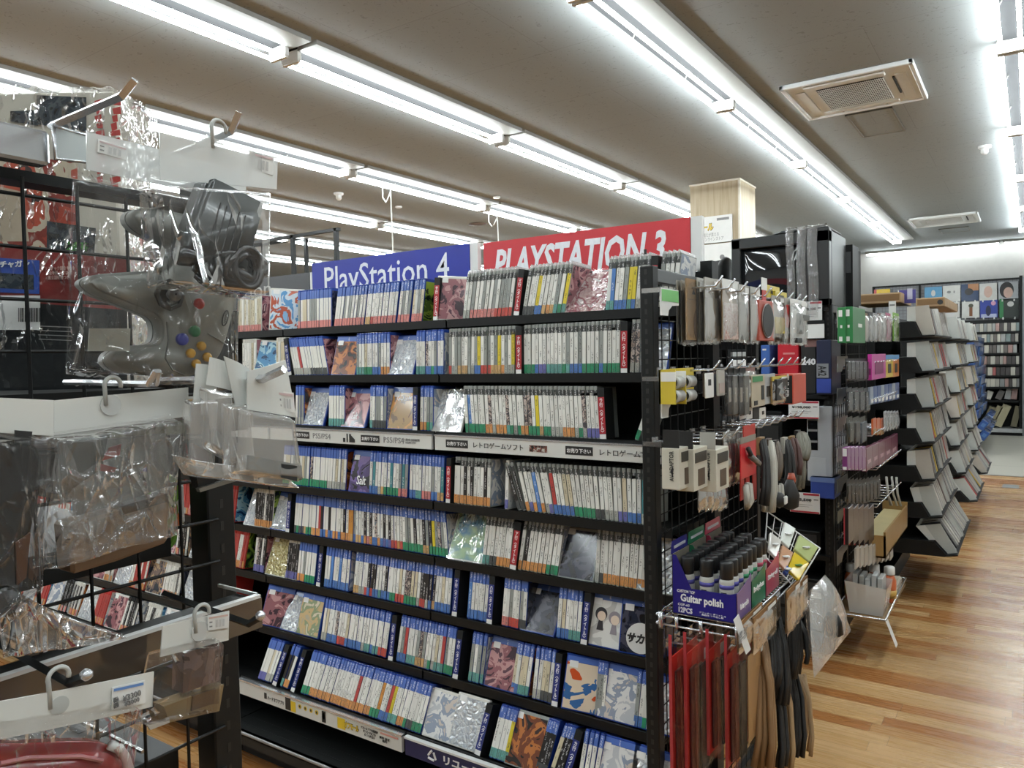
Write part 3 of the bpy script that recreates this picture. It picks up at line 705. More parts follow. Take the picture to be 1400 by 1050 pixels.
def fill():
    # top shelf
    run(0, 326, 357, 'white', 'p', 'cccw')
    o = face(0, 392, art('cover_blue_box', ['5a93c4', 'c8d4dc', 'b0543c', '88b4d8', 'd8d8d4'], 14), 'thick white boxed game with blue and red art, tallest on the top shelf', 'white', 3, 38, 0, 0.03, s=1.12, thick=0.05)
    run(0, 408, 453, 'blue', 'p', 'wwgwcw')
    run(0, 457, 497, 'blue', 'p', 'wwrwgw', 9)
    run(0, 499, 520, 'blue', 'ry|p', 'twwgw', 8, False); run(0, 521, 541, 'blue', 'p', 'wwgw', 8, False); run(0, 543, 560, 'blue', 'p', 'wcgwg', 8, False)
    run(0, 562, 577, 'blue', 'p', 'wgwcw', 7, True, cover=COVERS[1])
    div(0, 597, 'r', 'サ', 3, 0.026)
    face(0, 622, COVERS[4], 'upright boxed game with dusky rose cover between the blue and clear cases', 'white', 4, 35, 0, 0.025, thick=0.03)
    run(0, 633, 700, 'clear', 'pps|p|pr', 'gwggwgmgw', 8, False, wrap=True)
    div(0, 707, 'r', 'マ', 8)
    run(0, 714, 772, 'clear', 'k|bn|yo|gn', 'gwgbwywgw', 11, True, wrap=True, special={10: 'y'}, cover=COVERS[4])
    o = face(0, 797, art('cover_crimson_wrap', ['a33a4c', 'c9a8a4', '8d2f40', 'd8cfca', 'b87a80'], 10, 0.12, 1.0, 'LINEAR', 2.0, 0.6), 'large crimson boxed game in shiny wrap lying back on the top shelf', 'black', 42, 0, 0, 0.0, s=1.22, thick=0.045, wrap=True)
    run(0, 828, 886, 'clear', 'n|b|bn|s', 'gwwbgwywgw', 5, False, wrap=True, special={1: 'b', 5: 'y', 6: 'y'})
    div(0, 893, 'r', 'ハ', 3)
    run(0, 900, 925, 'clear', 's', 'ggwg', 5, True, wrap=True, cover=COVERS[2], n=4)
    # second shelf
    run(1, 330, 348, 'white', '   ', 'wwc'); face(1, 361, COVERS[6], 'blue and pale cover leaning among white cases at the far end of the second shelf', 'white', 18, 12)
    run(1, 376, 388, 'white', '   ', 'wcw', n=4)
    div(1, 396, 'b', 'ア', -11)
    run(1, 402, 448, 'blue', 's|k', 'wwrwwcw', (-16, -13))
    face(1, 448, SILVER, 'glaring silver wrapped case leaning on the second shelf behind a brown cover', 'blue', 20, 10, 0, 0.05)
    face(1, 468, COVERS[3], 'brown case with a figure on the cover leaning on the second shelf', 'blue', 16, 4)
    run(1, 486, 531, 'blue', 'n|bg|b|yo', 'wwgwc')
    face(1, 546, SILVER, 'glaring pale blue wrapped case leaning between blue-topped runs on the second shelf', 'blue', 22, 0)
    run(1, 568, 605, 'blue', 'n|bg|b', 'wwgwbm')
    run(1, 612, 703, 'clear', 'rs|sy|bs|rr|yo|s', 'gwggwwwgyww', 0, False, special={9: 'y'})
    div(1, 709, 'r', 'ナ')
    run(1, 715, 847, 'clear', 'g|ub|n|gn|b|g|gb|g', 'wwwwwwgwcww', 0, False)
    div(1, 853, 'r', 'ハ')
    run(1, 860, 873, 'clear', 's', 'mmg', 2, True, n=2, cover=COVERS[2])
    face(1, 884, SILVER, 'glaring blue wrapped case leaning against the endcap post on the second shelf', 'blue', 20, 0, dy=0.02)
    # third shelf
    run(2, 400, 412, 'blue', 's', 'wg', n=3); face(2, 424, SILVER, 'crinkled white wrapped case leaning near the far end of the third shelf', 'blue', 20, 0)
    run(2, 446, 467, 'blue', 'n', 'wwg'); face(2, 479, COVERS[4], 'dull brown wrapped cover leaning on the third shelf between short runs', 'blue', 22, 0, title=('SALT', 0.03, 0.03, WINK, 0.05))
    run(2, 502, 525, 'blue', 'nk', 'wwg')
    face(2, 544, art('cover_golden_arch', ['6a5238', '9a7a4a', 'c48a4a', '55483c', 'b9783c'], 12), 'golden brown cover with pale title leaning on the third shelf', 'blue', 16, 0, title=('GOL', 0.075, 0.02, WINK, 0.125))
    div(2, 565, 'b', 'カ'); run(2, 571, 589, 'blue', 'o|ng', 'wmgw')
    face(2, 607, SILVER, 'crinkled silver wrapped case at the bay joint of the third shelf', 'white', 24, 0, wrap=True)
    run(2, 634, 818, 'clear', 'gg|gb|os|o|sgn|og|g|yg|s|o|sg|u', 'wwwwwwwmwww', (-5, -4), False, special={1: 'b', 20: 'y'})
    div(2, 823, 'r', 'ラ', -4)
    add_case(2, xo(868, ROWY[2]), 'clear', 'w', 'g', 20)
    # fourth shelf
    run(3, 380, 416, 'blue', 'g', 'wwgc', 2, False); run(3, 417, 466, 'blue', 'g|s', 'wwwwcm', 2)
    face(3, 487, art('cover_violet', ['1c1820', '4a3a66', '6e5a90', '26202a', '2e2440'], 8), 'violet and black cover with pale title leaning on the fourth shelf', 'blue', 14, 0, title=('SALT', 0.05, 0.035, WINK, 0.05))
    run(3, 499, 551, 'blue', 'bu|sy|g|g|rp', 'wwgwwwt', 1, False); run(3, 554, 601, 'blue', 'b|ns|p|b|y', 'gwtmwww', 0, False)
    div(3, 608, 'r', 'ハ', 0, 0.021)
    run(3, 615, 665, 'clear', 'o', 'kkkwwww', 0, True, cover=COVERS[2])
    run(3, 681, 693, 'white', 'u', 'w', 0, True, n=1)
    run(3, 703, 715, 'clear', 'k', 'k', (-22, -20), False, n=2)
    run(3, 716, 886, 'clear', 'uo|bo|su|b|gb|g|gg|k|sk|ku|b|s', 'wwwwwwwwcw', (-17, 0), False, special={3: 'b', 7: 'r', 27: 't'})
    # fifth shelf
    run(4, 340, 363, 'white', 'o', 'kkwk', 0); face(4, 375, SILVER, 'pale blue wrapped cover leaning near the navy divider on the fifth shelf', 'blue', 22, 0)
    div(4, 386, 'b', 'サ')
    run(4, 394, 606, 'blue', 'gk|gyb|og|ob|bo|o|yb|bpo|bo|ub|ro|g|g|gy|g', 'wwwwwwmgwkk', (0, -9), True, special={10: 'r', 22: 'o', 23: 'o', 52: 'y'}, cover=COVERS[2])
    face(4, 628, art('cover_sky_field', ['3a6aa0', '8ab4b0', '9ab88a', '4f86a8', 'c9d4b8'], 5, 0.15, 1.0, 'LINEAR'), 'large pale boxed game with blue sky cover leaning on the fifth shelf', 'white', 26, 0, s=1.16, thick=0.03, wrap=True)
    run(4, 652, 690, 'clear', 'n|k|o|oo', 'wwwwcw', 4, False)
    div(4, 695, 'r', 'ア', 5, 0.026)
    run(4, 701, 756, 'clear', 'o|o|o|gg', 'wwwwww', 6, True, special={1: 'k', 10: 'y'}, cover=COVERS[2])
    face(4, 781, COVERS[5], 'dark cover with reddish figure leaning on the fifth shelf', 'clear', 22, 0)
    run(4, 807, 877, 'clear', 'sk|o|o|o|o', 'rwwwwwwww', 1, True, cover=COVERS[2])
    face(4, 890, SILVER, 'white wrapped case at the endcap end of the fifth shelf', 'white', 14, 0)
    # sixth shelf
    run(5, 336, 350, 'black', 'u', 'wkm', 0, True, cover=COVERS[4]); face(5, 366, GOLD, 'crinkled gold wrapped case leaning on the sixth shelf', 'white', 22, 0)
    run(5, 380, 395, 'white', 'u', 'kkm', 0, False, n=5); run(5, 396, 420, 'blue', 'o|g', 'wwcg', 0, False); div(5, 426, 'b', 'タ')
    run(5, 433, 466, 'blue', 'b|b', 'wwwbg', 0); run(5, 473, 606, 'blue', 'sy|rb|nb|bg|rs|g|sr|yb|b', 'wwwmwwkkwkwc', 0, False)
    div(5, 613, 'b', 'ナ')
    run(5, 630, 656, 'blue', 'b', 'bwcw', 0, False); div(5, 661, 'b', 'ハ'); run(5, 677, 710, 'blue', 'p|r|k', 'kwwwgw', 0, True, cover=COVERS[5])
    face(5, 726, COVERS[5], 'dark battle cover in a blue case lying well back on the sixth shelf', 'blue', 34, 0)
    run(5, 753, 785, 'blue', 'b|n', 'wcwwb', 0, False); div(5, 791, 'b', 'マ', 2)
    face(5, 821, art('cover_chibi_white', ['c9c8c2', 'd6d5d0', 'bab8b4', 'd2d0c6', 'c4c0b0'], 7), 'white cover with two round-headed drawn figures on the sixth shelf', 'blue', 16, 0)
    face(5, 868, COVERS[5], 'dark cover with white ball and lettering near the post on the sixth shelf', 'blue', 12, 10, title=('SOCC', 0.085, 0.03, INK, 0.05))
    run(5, 884, 895, 'blue', '   ', 'b', 0, False, n=2)
    # seventh shelf
    face(6, 362, COVERS[4], 'rosy cover in a blue case at the far end of the seventh shelf', 'blue', 20, 20); face(6, 385, SILVER, 'streaked silver wrapped case leaning on the seventh shelf', 'blue', 30, 0)
    face(6, 408, art('cover_pastel_figures', ['b0a890', 'c4ab80', '8d9a7a', 'd0c8b0', 'a87a5a'], 16), 'pastel cover leaning against the long blue-topped run on the seventh shelf', 'blue', 16, 0)
    run(6, 426, 516, 'blue', 'sb|b|rg|b|b|sn|nb|r', 'wwwmwcww', 0, False); div(6, 523, 'b', 'ハ', -2)
    run(6, 530, 607, 'blue', 'b|n|y|gs|n|g', 'wwgmwcr', 0, False); div(6, 612, 'b', 'ヤ'); 
    run(6, 629, 649, 'blue', 'n', 'wcg', 0, True, cover=SILVER); face(6, 673, COVERS[4], 'mauve cover leaning right of a short silver-backed run on the seventh shelf', 'blue', 22, 0)
    run(6, 687, 711, 'blue', 'b|n', 'wcw', 3); run(6, 717, 744, 'blue', 'bs|k', 'wcww', 0, False); div(6, 749, 'b', 'ラ')
    face(6, 786, art('cover_round_ball', ['c8542c', 'd9c8b0', '3f6aa0', 'd8a040', 'b03828'], 9, mode='CONSTANT'), 'orange and white cartoon-like cover standing upright on the seventh shelf', 'blue', 4, 14)
    run(6, 804, 815, 'blue', '   ', 'wg', 0, False, n=3); face(6, 833, COVERS[2], 'pale group picture cover leaning out on the seventh shelf', 'blue', 18, 0)
    run(6, 857, 880, 'blue', 'b|g', 'wwgw', 1, False); face(6, 903, SILVER, 'silver wrapped case behind the post on the seventh shelf', 'blue', 16, 0)
    # lowest shelf
    run(7, 338, 356, 'blue', 'u|s', 'wwcw', 8, False); div(7, 361, 'b', 'マ', 8); run(7, 368, 379, 'blue', 'n|o', 'mwk', 8, False); div(7, 386, 'b', 'ヤ', 6, 0.022)
    run(7, 396, 561, 'blue', 'g|o|o|o|o|o|o|o|o|g|bo|ng|o|gk|g', 'wwwwwwwwww', (7, 5), True, special={19: 'r', 27: 'o', 30: 'r', 31: 'y'}, cover=COVERS[2])
    face(7, 583, COVERS[2], 'pale sketch cover leaning back at the bay joint of the lowest shelf', 'white', 26, 0, s=0.95)
    face(7, 621, SILVER, 'silver wrapped case leaning at the start of the lowest shelf by the navy rail', 'white', 24, 0); div(7, 640, 'b', 'ア', 6)
    run(7, 655, 680, 'blue', 'n', 'wwwwy', 5, False); face(7, 701, COVERS[3], 'black cover with glowing orange figure on the lowest shelf', 'clear', 12, 0)
    run(7, 719, 733, 'blue', 'k', 'k', 8, False, n=4); run(7, 738, 752, 'blue', 'k', 'kkc', 12, False, n=4); div(7, 760, 'b', 'カ', 10)
    run(7, 776, 803, 'blue', 's', 'wyww', 2, False)
    face(7, 826, COVERS[2], 'pale blue sketch cover leaning on the lowest shelf', 'blue', 18, 0); face(7, 875, SILVER, 'white scribbled wrapped cover nearest the post on the lowest shelf', 'blue', 18, 0)
    # the far bay, seen through the near net
    for row, segs in ((4, ((-4.2, -2.84),)), (5, ((-4.9, -2.9),)), (6, ((-5.2, -3.0),)), (7, ((-4.9, -3.02),))):
        for xa, xb in segs:
            x = xa; q = 0
            while x < xb:
                k = random.choice(('red', 'white', 'red', 'black'))
                nn = random.randint(5, 9); ln = random.choice((0, 4, 6, 0))
                for i in range(nn):
                    if x > xb: break
                    add_case(row, x, k, pick({'red': 'rwr', 'white': 'kww', 'black': 'kw'}[k]), pick('oosp'), ln, pick(COVERS) if i == nn - 1 else None); x += 0.0152
                x += random.choice((0.02, 0.07))
                if random.random() < 0.6 and x < xb - 0.1:
                    q += 1
                    yy = ROWY[row] + 0.01
                    face(row, 700 + FPX * 0, SILVER if q % 2 else COVERS[q % 6], '%s case shown cover out in the far bay, %s on the %s' % ('wrapped' if q % 2 else 'printed', ORD(q), ROWN[row]), 'white', 24, 0).location.x = x + 0.06
                    x += 0.14
fill()
def name_cases():
    KN = {'blue': 'blue-topped', 'clear': 'clear-topped', 'white': 'white', 'red': 'red', 'black': 'black'}
    n = [0] * 8
    nb = 0
    rest = MB(); rmats = []; rfm = []; gone = []
    for x, row, o, kind, a, b in sorted(PEND, key=lambda q: -q[0]):
        n[row] += 1
        if kind == 'blue':
            nb += 1
            if nb > 300:          # the farthest of them: one mass
                for q in [o] + [c for c in COL.objects if c.parent == o]:
                    me = q.data
                    if me.materials[0] not in rmats: rmats.append(me.materials[0])
                    Mx = o.matrix_basis
                    rest.add([Mx @ v.co for v in me.vertices], [tuple(p.vertices) for p in me.polygons]); rfm += [rmats.index(me.materials[0])] * len(me.polygons)
                    gone.append(q)
                continue
        if kind == 'div':
            tag(o, '%s kana index divider with white characters, %s from the net endcap, %s' % ({'b': 'navy', 'r': 'red'}[a], ORD(n[row]), ROWN[row]), 'divider', 'kana index dividers among the cases')
        else:
            tag(o, '%s-spined %s game case, %s from the net endcap, %s' % (LAB[a][0] if a else 'plain', KN[kind], ORD(n[row]), ROWN[row]), 'game case', '%s game cases on the %s' % (KN[kind], ROWN[row]))
    if rest.v:
        me = bpy.data.meshes.new('blue_game_cases'); me.from_pydata(rest.v, [], rest.f)
        for m_ in rmats: me.materials.append(m_)
        me.polygons.foreach_set('material_index', rfm)
        o = link('blue_game_cases', me)
        tag(o, 'rows of blue-topped game cases in the bays farthest from the net endcap', 'game cases', None, 'stuff')
        for q in gone: bpy.data.objects.remove(q)
name_cases()
def chibi():
    o = [q for q in FO if 'round-headed' in q['label']][0]
    skin = plain('printed_skin', hexc('d8c4b0'), 0.4); hair = plain('printed_dark_hair', hexc('26242a'), 0.4); hair2 = plain('printed_grey_hair', hexc('8a8288'), 0.4)
    for x, z, hm in ((-0.026, 0.102, hair), (0.022, 0.096, hair2)):
        link('drawn_head', MB().lathe((x, 0.0, z), [(0.021, -0.0014), (0.021, 0.001)], 18, 'y').mesh('drawn_head', hm), o)
        link('drawn_face', MB().lathe((x + 0.002, 0.0, z - 0.006), [(0.015, -0.0019), (0.015, 0.001)], 18, 'y').mesh('drawn_face', skin), o)
        link('drawn_body', MB().prism([(x - 0.012, z - 0.05), (x + 0.012, z - 0.05), (x + 0.007, z - 0.02), (x - 0.007, z - 0.02)], 'y', -0.0012, 0.001).mesh('drawn_body', hm), o)
    b = [q for q in FO if 'white ball' in q['label']][0]
    link('drawn_ball', MB().lathe((0.0, 0.0, 0.052), [(0.046, -0.0010), (0.046, 0.001)], 24, 'y').mesh('drawn_ball', WHITE), b)
chibi()
# ---------------------------------------------------------------- hanging goods: general builders
def rect(u0, v0, u1, v1, X):
    um, vm = (u0 + u1) / 2, (v0 + v1) / 2
    return onX(u0, vm, X).y, onX(u1, vm, X).y, onX(um, v1, X).z, onX(um, v0, X).z
def flat(name, hx, rough=0.45, coat=0.2): return plain(name, hexc(hx) if isinstance(hx, str) else hx, rough, 0, 0.06, coat=coat)
def pillow(y0, y1, z0, z1, xf, bulge, n=8, seed=0):
    """both walls of a plastic pouch, bulging and uneven"""
    rnd = random.Random(seed); mb = MB()
    for sgn in (1, -1):
        ph = [rnd.uniform(0, 6.28) for _ in range(6)]
        def f(a, b):
            e = (max(0, math.sin(PI * a)) * max(0, math.sin(PI * b))) ** 0.5
            w = 0.25 * math.sin(9 * a + 5 * b + ph[0]) + 0.2 * math.sin(17 * b - 8 * a + ph[1]) + 0.15 * math.sin(23 * a + ph[2])
            return (xf + sgn * bulge * e * (1 + w), y0 + (y1 - y0) * a + 0.003 * math.sin(14 * b + ph[3]), z0 + (z1 - z0) * b + 0.003 * math.sin(12 * a + ph[4]) * (1 - b))
        mb.grid(f, n, n)
    return mb
def hang_box(name, label, cat, r, X, t, body, group=None, front=None, side=None, tab=None, txt=None, extra=(), bevel=0.0015):
    """carton on a hook: front towards the aisle, end towards the camera"""
    y0, y1, z0, z1 = r
    o = solo(name, label, cat, MB().box(X - t, X, y0, y1, z0, z1), body, (X - t / 2, (y0 + y1) / 2, z0), group, bevel=bevel)
    if front: part('front_print', MB().box(X - 0.001, X + 0.0008, y0 + 0.004, y1 - 0.004, z0 + 0.004, z1 - 0.004), front, o)
    if side: part('end_print', MB().box(X - t + 0.002, X - 0.002, y0 - 0.0008, y0 + 0.001, z0 + 0.004, z1 - 0.004), side, o)
    if tab: part('hang_tab', MB().box(X - t / 2 - 0.0008, X - t / 2 + 0.0008, y0 + (y1 - y0) * 0.2, y1 - (y1 - y0) * 0.2, z1, z1 + 0.025), tab, o)
    for nm, ry0, ry1, rz0, rz1, m, fc in extra:
        yy = lambda q: y0 + (y1 - y0) * q
        zz = lambda q: z0 + (z1 - z0) * q
        if fc == 'x': part(nm, MB().box(X - 0.001, X + 0.0016, yy(ry0), yy(ry1), zz(rz0), zz(rz1)), m, o)
        else: part(nm, MB().box(X - t + t * ry0, X - t + t * ry1, y0 - 0.0016, y0 + 0.001, zz(rz0), zz(rz1)), m, o)
    if txt:
        key, w, h, m, fy, fz, fc, roll = txt
        if fc == 'x': text(key, w, h, m, o, (X + 0.0017, y0 + (y1 - y0) * fy, z0 + (z1 - z0) * fz), '+x', roll)
        else: text(key, w, h, m, o, (X - t + t * fy, y0 - 0.0017, z0 + (z1 - z0) * fz), '-y', roll)
    return o
def hang_bag(name, label, cat, r, X, bulge, card, group=None, head=None, cont=(), pouch=None, seed=0, slot=True, tag_=True):
    """card-backed pouch on a hook: card, film, what is inside, header"""
    y0, y1, z0, z1 = r; h = z1 - z0
    o = thing(name, label, cat, (X, (y0 + y1) / 2, z0), group)
    part('backing_card', MB().box(X - 0.0016 - bulge * 0.4, X - bulge * 0.4, y0 + 0.003, y1 - 0.003, z0 + 0.004, z1), card, o)
    part('pouch', pillow(y0, y1, z0, z1 - h * 0.1, X, bulge, 7, seed), pouch or (CLEARD if name == 'cable_pack' or card in (BLACK, BLACK2) else CLEARS), o, True)
    if head: part('header_card', MB().box(X - 0.002, X + 0.001, y0, y1, z1 - h * 0.16, z1), head, o)
    for nm, ry0, ry1, rz0, rz1, d, m in cont:
        part(nm, MB().box(X - bulge * 0.35, X - bulge * 0.35 + d, y0 + (y1 - y0) * ry0, y0 + (y1 - y0) * ry1, z0 + h * rz0, z0 + h * rz1), m, o, bevel=0.002)
    if tag_: part('price_sticker', MB().box(X + bulge * 0.3, X + bulge * 0.3 + 0.0008, y0 + (y1 - y0) * 0.55, y1 - (y1 - y0) * 0.1, z1 - h * 0.14, z1 - h * 0.04), WHITE, o)
    return o
def bundle(name, label, cat, pts, r, mat, group=None, n=5, spread=0.01, tie=None, seed=0, hdr=None):
    """a strap or cable folded into several long strands"""
    rnd = random.Random(seed)
    p0 = Vector(pts[0]); o = thing(name, label, cat, tuple(p0), group)
    for i in range(n):
        dx, dy = rnd.uniform(-spread, spread), rnd.uniform(-spread, spread)
        mb = MB().tube([Vector(p) + Vector((dx * (0.4 + 0.6 * k / max(1, len(pts) - 1)), dy, rnd.uniform(-0.004, 0.004))) for k, p in enumerate(pts)], r, 6)
        part('strand', mb, mat, o, True)
    if tie: part('tie', MB().lathe(tuple(Vector(pts[len(pts) // 2]) - Vector((0, 0, 0.012))), [(spread + r * 1.4, 0), (spread + r * 1.4, 0.022)], 10), tie, o)
    if hdr: part('paper_band', MB().box(p0.x - 0.012, p0.x + 0.002, p0.y - 0.022, p0.y + 0.022, p0.z - 0.045, p0.z + 0.01), hdr, o)
    return o
def price_card(label, u0, v0, u1, v1, Y, key, clip=True):
    a, b = onY(u0, v0, Y), onY(u1, v1, Y)
    x0, x1, z1, z0 = a.x, b.x, a.z, b.z; w, h = x1 - x0, z1 - z0
    o = solo('price_card', label, 'price card', MB().box(x0, x1, Y - 0.001, Y + 0.001, z0, z1), WHITE, group='price cards on the amplifier shelves')
    RB = flat('red_band', 'b03040')
    part('red_band', MB().box(x0 + w * 0.45, x1 - w * 0.02, Y - 0.0018, Y, z1 - h * 0.12, z1 - h * 0.02), RB, o)
    part('red_band', MB().box(x0 + w * 0.02, x1 - w * 0.02, Y - 0.0018, Y, z0 + h * 0.01, z0 + h * 0.09), RB, o)
    text(key, w * 0.62, h * 0.16, INK, o, (x0 + w * 0.42, Y - 0.0019, z0 + h * 0.64))
    part('small_print', MB().box(x0 + w * 0.1, x1 - w * 0.25, Y - 0.0014, Y, z0 + h * 0.40, z0 + h * 0.415), GREYINK, o)
    part('small_print', MB().box(x0 + w * 0.1, x1 - w * 0.35, Y - 0.0014, Y, z0 + h * 0.30, z0 + h * 0.315), GREYINK, o)
    part('small_print', MB().box(x1 - w * 0.2, x1 - w * 0.05, Y - 0.0014, Y, z0 + h * 0.66, z0 + h * 0.70), INK, o)
    return o
def endcap(name, label, Y0, Y1, ztop, hooks, X=XE, brackets=()):
    """net panel between two posts at the end of a gondola, with chrome hooks"""
    o = thing(name, label, 'display rack', (X, (Y0 + Y1) / 2, 0), 'net endcap racks')
    for k, y in enumerate((Y0, Y1)):
        p = part('post', MB().box(X - 0.035, X + 0.005, y, y + 0.04, 0, ztop), BLACK2, o, bevel=0.003)
        hl = MB()
        for i in range(int(ztop / 0.028)): hl.box(X - 0.02, X - 0.012, y - 0.0006, y + 0.001, 0.06 + i * 0.028, 0.074 + i * 0.028)
        if k == 0: part('post_slots', hl, INK, p)
    part('top_beam', MB().box(X - 0.03, X, Y0 + 0.04, Y1, ztop - 0.045, ztop - 0.005), flat('beam_grey', '4a4c4c'), o, bevel=0.003)
    part('bottom_beam', MB().box(X - 0.03, X, Y0 + 0.04, Y1, 0.03, 0.09), BLACK2, o)
    net = MB(); xn = X + 0.006
    y = Y0 + 0.055
    while y < Y1: net.tube([(xn, y, 0.09), (xn, y, ztop - 0.05)], 0.0018, 5); y += 0.0562
    z = 0.11
    while z < ztop - 0.05: net.tube([(xn - 0.003, Y0 + 0.04, z), (xn - 0.003, Y1, z)], 0.0018, 5); z += 0.0556
    part('net_panel', net, BLACK, o)
    for y, z, L in hooks:
        mb = MB().tube([(xn, y, z - 0.008), (X + L - 0.02, y, z - 0.004), (X + L, y + 0.001, z + 0.022)], 0.0032, 6)
        h = part('hook', mb, CHROME, o, True)
        part('hook_plate', MB().box(xn - 0.004, xn + 0.003, y - 0.014, y + 0.014, z - 0.022, z + 0.004), CHROME, h)
    for y, z in brackets:
        part('bracket_arm', MB().prism([(X, z), (X + 0.12, z), (X + 0.12, z - 0.03), (X + 0.05, z - 0.04), (X + 0.03, z - 0.075), (X + 0.028, z - 0.12), (X, z - 0.12)], 'y', y, y + 0.003), WHITEP, o)
    return o

# ---------------------------------------------------------------- first endcap: guitar accessories
def endcap_one():
    hk = [(onX(u, v, -0.70).y, 1.815, 0.185) for u, v in ((988, 378), (1005, 383), (1022, 388), (1040, 392), (1055, 396), (1070, 399), (1085, 403), (1095, 405), (1103, 408))]
    hk += [(2.03 + 0.105 * i, 1.585, 0.185) for i in range(10)] + [(2.0 + 0.095 * i, 1.39, 0.185) for i in range(11)] + [(2.06, 0.80, 0.20), (2.14, 0.79, 0.2), (2.24, 0.78, 0.20), (2.4, 0.83, 0.2), (2.6, 0.85, 0.2), (2.8, 0.86, 0.22), (2.5, 0.5, 0.2), (2.7, 0.55, 0.2)]
    endcap('endcap_rack', 'black net endcap of guitar accessories at the aisle end of the game shelves', 2.0, 2.96, 1.876, hk)
    G = flat('green_tag', '6fb86a'); PLG = flat('pale_grey_card', 'a8a69e'); YELC = flat('yellow_card', 'c8b23a'); REDC = flat('red_card', 'b8342c')
    DKB = flat('dark_brown_card', '4a3a2e'); BRN = flat('kraft_card', '8f7350', 0.65, 0)
    # bracket cards beside the post
    def plate(label, r, X, body, top=None, txt=None):
        y0, y1, z0, z1 = r; h = z1 - z0; w = y1 - y0
        poly = [(y0, z1), (y1, z1), (y1, z0 + h * 0.42), (y0 + w * 0.62, z0 + h * 0.38), (y0 + w * 0.42, z0 + h * 0.2), (y0 + w * 0.38, z0), (y0, z0)]
        o = solo('bracket_plate', label, 'bracket plate', MB().prism(poly, 'x', X, X + 0.004), body, group='arched plates beside the endcap post')
        if top: part('coloured_label', MB().box(X, X + 0.0048, y0 + w * 0.03, y1 - w * 0.02, z0 + h * 0.52, z1 - h * 0.05), top, o)
        part('arm_bar', MB().box(X - 0.05, X + 0.002, y0 - 0.002, y0 + 0.004, z1 - 0.012, z1), WIRE, o)
        return o
    plate('white arched bracket plate with green label beside the endcap post, on the top row', rect(902, 395, 926, 432, -0.80), -0.80, WHITEP, G)
    plate('white arched bracket plate beside silver tubes in yellow packs, on the second row', rect(903, 514, 925, 570, -0.80), -0.80, WHITEP, flat('chrome_label', '6c6e70', 0.2, 0.6))
    plate('black glossy bracket plate beside the white adaptor boxes, on the third row', rect(904, 602, 926, 638, -0.80), -0.80, flat('gloss_black', '17191a', 0.15, 0.8), flat('grey_logo_label', '2a2c2e', 0.2, 0.6))
    # top row: pickguard and card packs
    GY = flat('grey_backing', '8a857a'); GY2 = flat('dark_grey_backing', '5c5a54'); DIN = flat('dull_brown', '6b5340', 0.6, 0)
    for k, (u0, v0, u1, v1, X) in enumerate(((926, 385, 936, 470, -0.82), (932, 385, 941, 472, -0.81))):
        hang_bag('accessory_bag', ['dull grey flat bag hanging nearest the post, behind its neighbour', 'dull grey flat bag just in front of the brown card with oval hole'][k], 'accessory bag', rect(u0, v0, u1 + 12, v1, X), X, 0.006, GY2, 'flat bags on the top hooks', GY, seed=k)
    y0, y1, z0, z1 = rect(938, 383, 966, 465, -0.79); w = y1 - y0; h = z1 - z0
    o = solo('soundhole_card', 'brown cardboard pack with a dark oval cut in it, hanging near the post', 'accessory card', MB().box(-0.792, -0.788, y0, y1, z0, z1), BRN, group='flat packs on the top hooks')
    part('oval_hole', MB().prism([((y0 + y1) / 2 + w * 0.1 + w * 0.30 * math.cos(a * PI / 12), z0 + h * 0.26 + h * 0.3 * math.sin(a * PI / 12)) for a in range(24)], 'x', -0.7905, -0.7868), DIN, o)
    part('fold_line', MB().box(-0.789, -0.7872, y0 + 0.01, y1 - 0.01, z0 + h * 0.66, z0 + h * 0.667), DIN, o)
    part('small_drawing', MB().prism([(y0 + w * 0.25, z0 + h * 0.75), (y0 + w * 0.4, z0 + h * 0.75), (y0 + w * 0.33, z0 + h * 0.85)], 'x', -0.789, -0.7872), INK, o)
    part('clear_sleeve', pillow(y0 - 0.004, y1 + 0.004, z0 - 0.006, z1, -0.789, 0.005, 7, 3), CLEARS, o, True)
    rows = [((958, 386, 968, 470), -0.775, GY, WHITE, 'narrow grey pack hanging in front of the brown oval card'),
            ((964, 381, 985, 470), -0.76, GY, PLG, 'grey wrinkled bag on the first top hook, beside the brown oval card'),
            ((988, 383, 1010, 466), -0.74, BRN, WHITE, 'kraft card bag with a pink patterned sheet, on the second top hook'),
            ((1010, 390, 1024, 468), -0.735, GY, PLG, 'grey bag behind the pink patterned one, third top hook'),
            ((1026, 393, 1039, 470), -0.73, GY2, PLG, 'grey bag hanging next to the red card with black oval')]
    for k, (r, X, card, hd, lab) in enumerate(rows):
        cont = [('patterned_sheet', 0.1, 0.9, 0.02, 0.62, 0.006, art('pink_pattern', ['b8928c', 'c9b8ae', 'a87068', 'd0c4bc'], 90, 0.4, 0.3))] if 'pink' in lab and 'kraft' in lab else [('plastic_sheet', 0.1, 0.9, 0.04, 0.7, 0.005, [GY2, GY, DIN][k % 3])]
        hang_bag('accessory_bag', lab, 'accessory bag', rect(*r, X), X, 0.008, card, 'flat bags on the top hooks', hd, cont, seed=10 + k)
        hang_bag('accessory_bag', lab.replace('grey', 'second grey').replace('kraft card bag with a', 'grey bag behind the kraft one with the') , 'accessory bag', rect(*r, X), X - 0.022, 0.006, [GY, GY2][k % 2], 'flat bags on the top hooks', PLG, seed=30 + k)
    r = rect(1038, 411, 1058, 466, -0.72)
    y0, y1, z0, z1 = r; w = y1 - y0; h = z1 - z0
    o = solo('red_soundhole_pack', 'red pack with a black oval cover hanging in the middle of the top row', 'accessory pack', MB().box(-0.735, -0.72, y0, y1, z0, z1), flat('dusty_red_card', 'b0503f'), bevel=0.002)
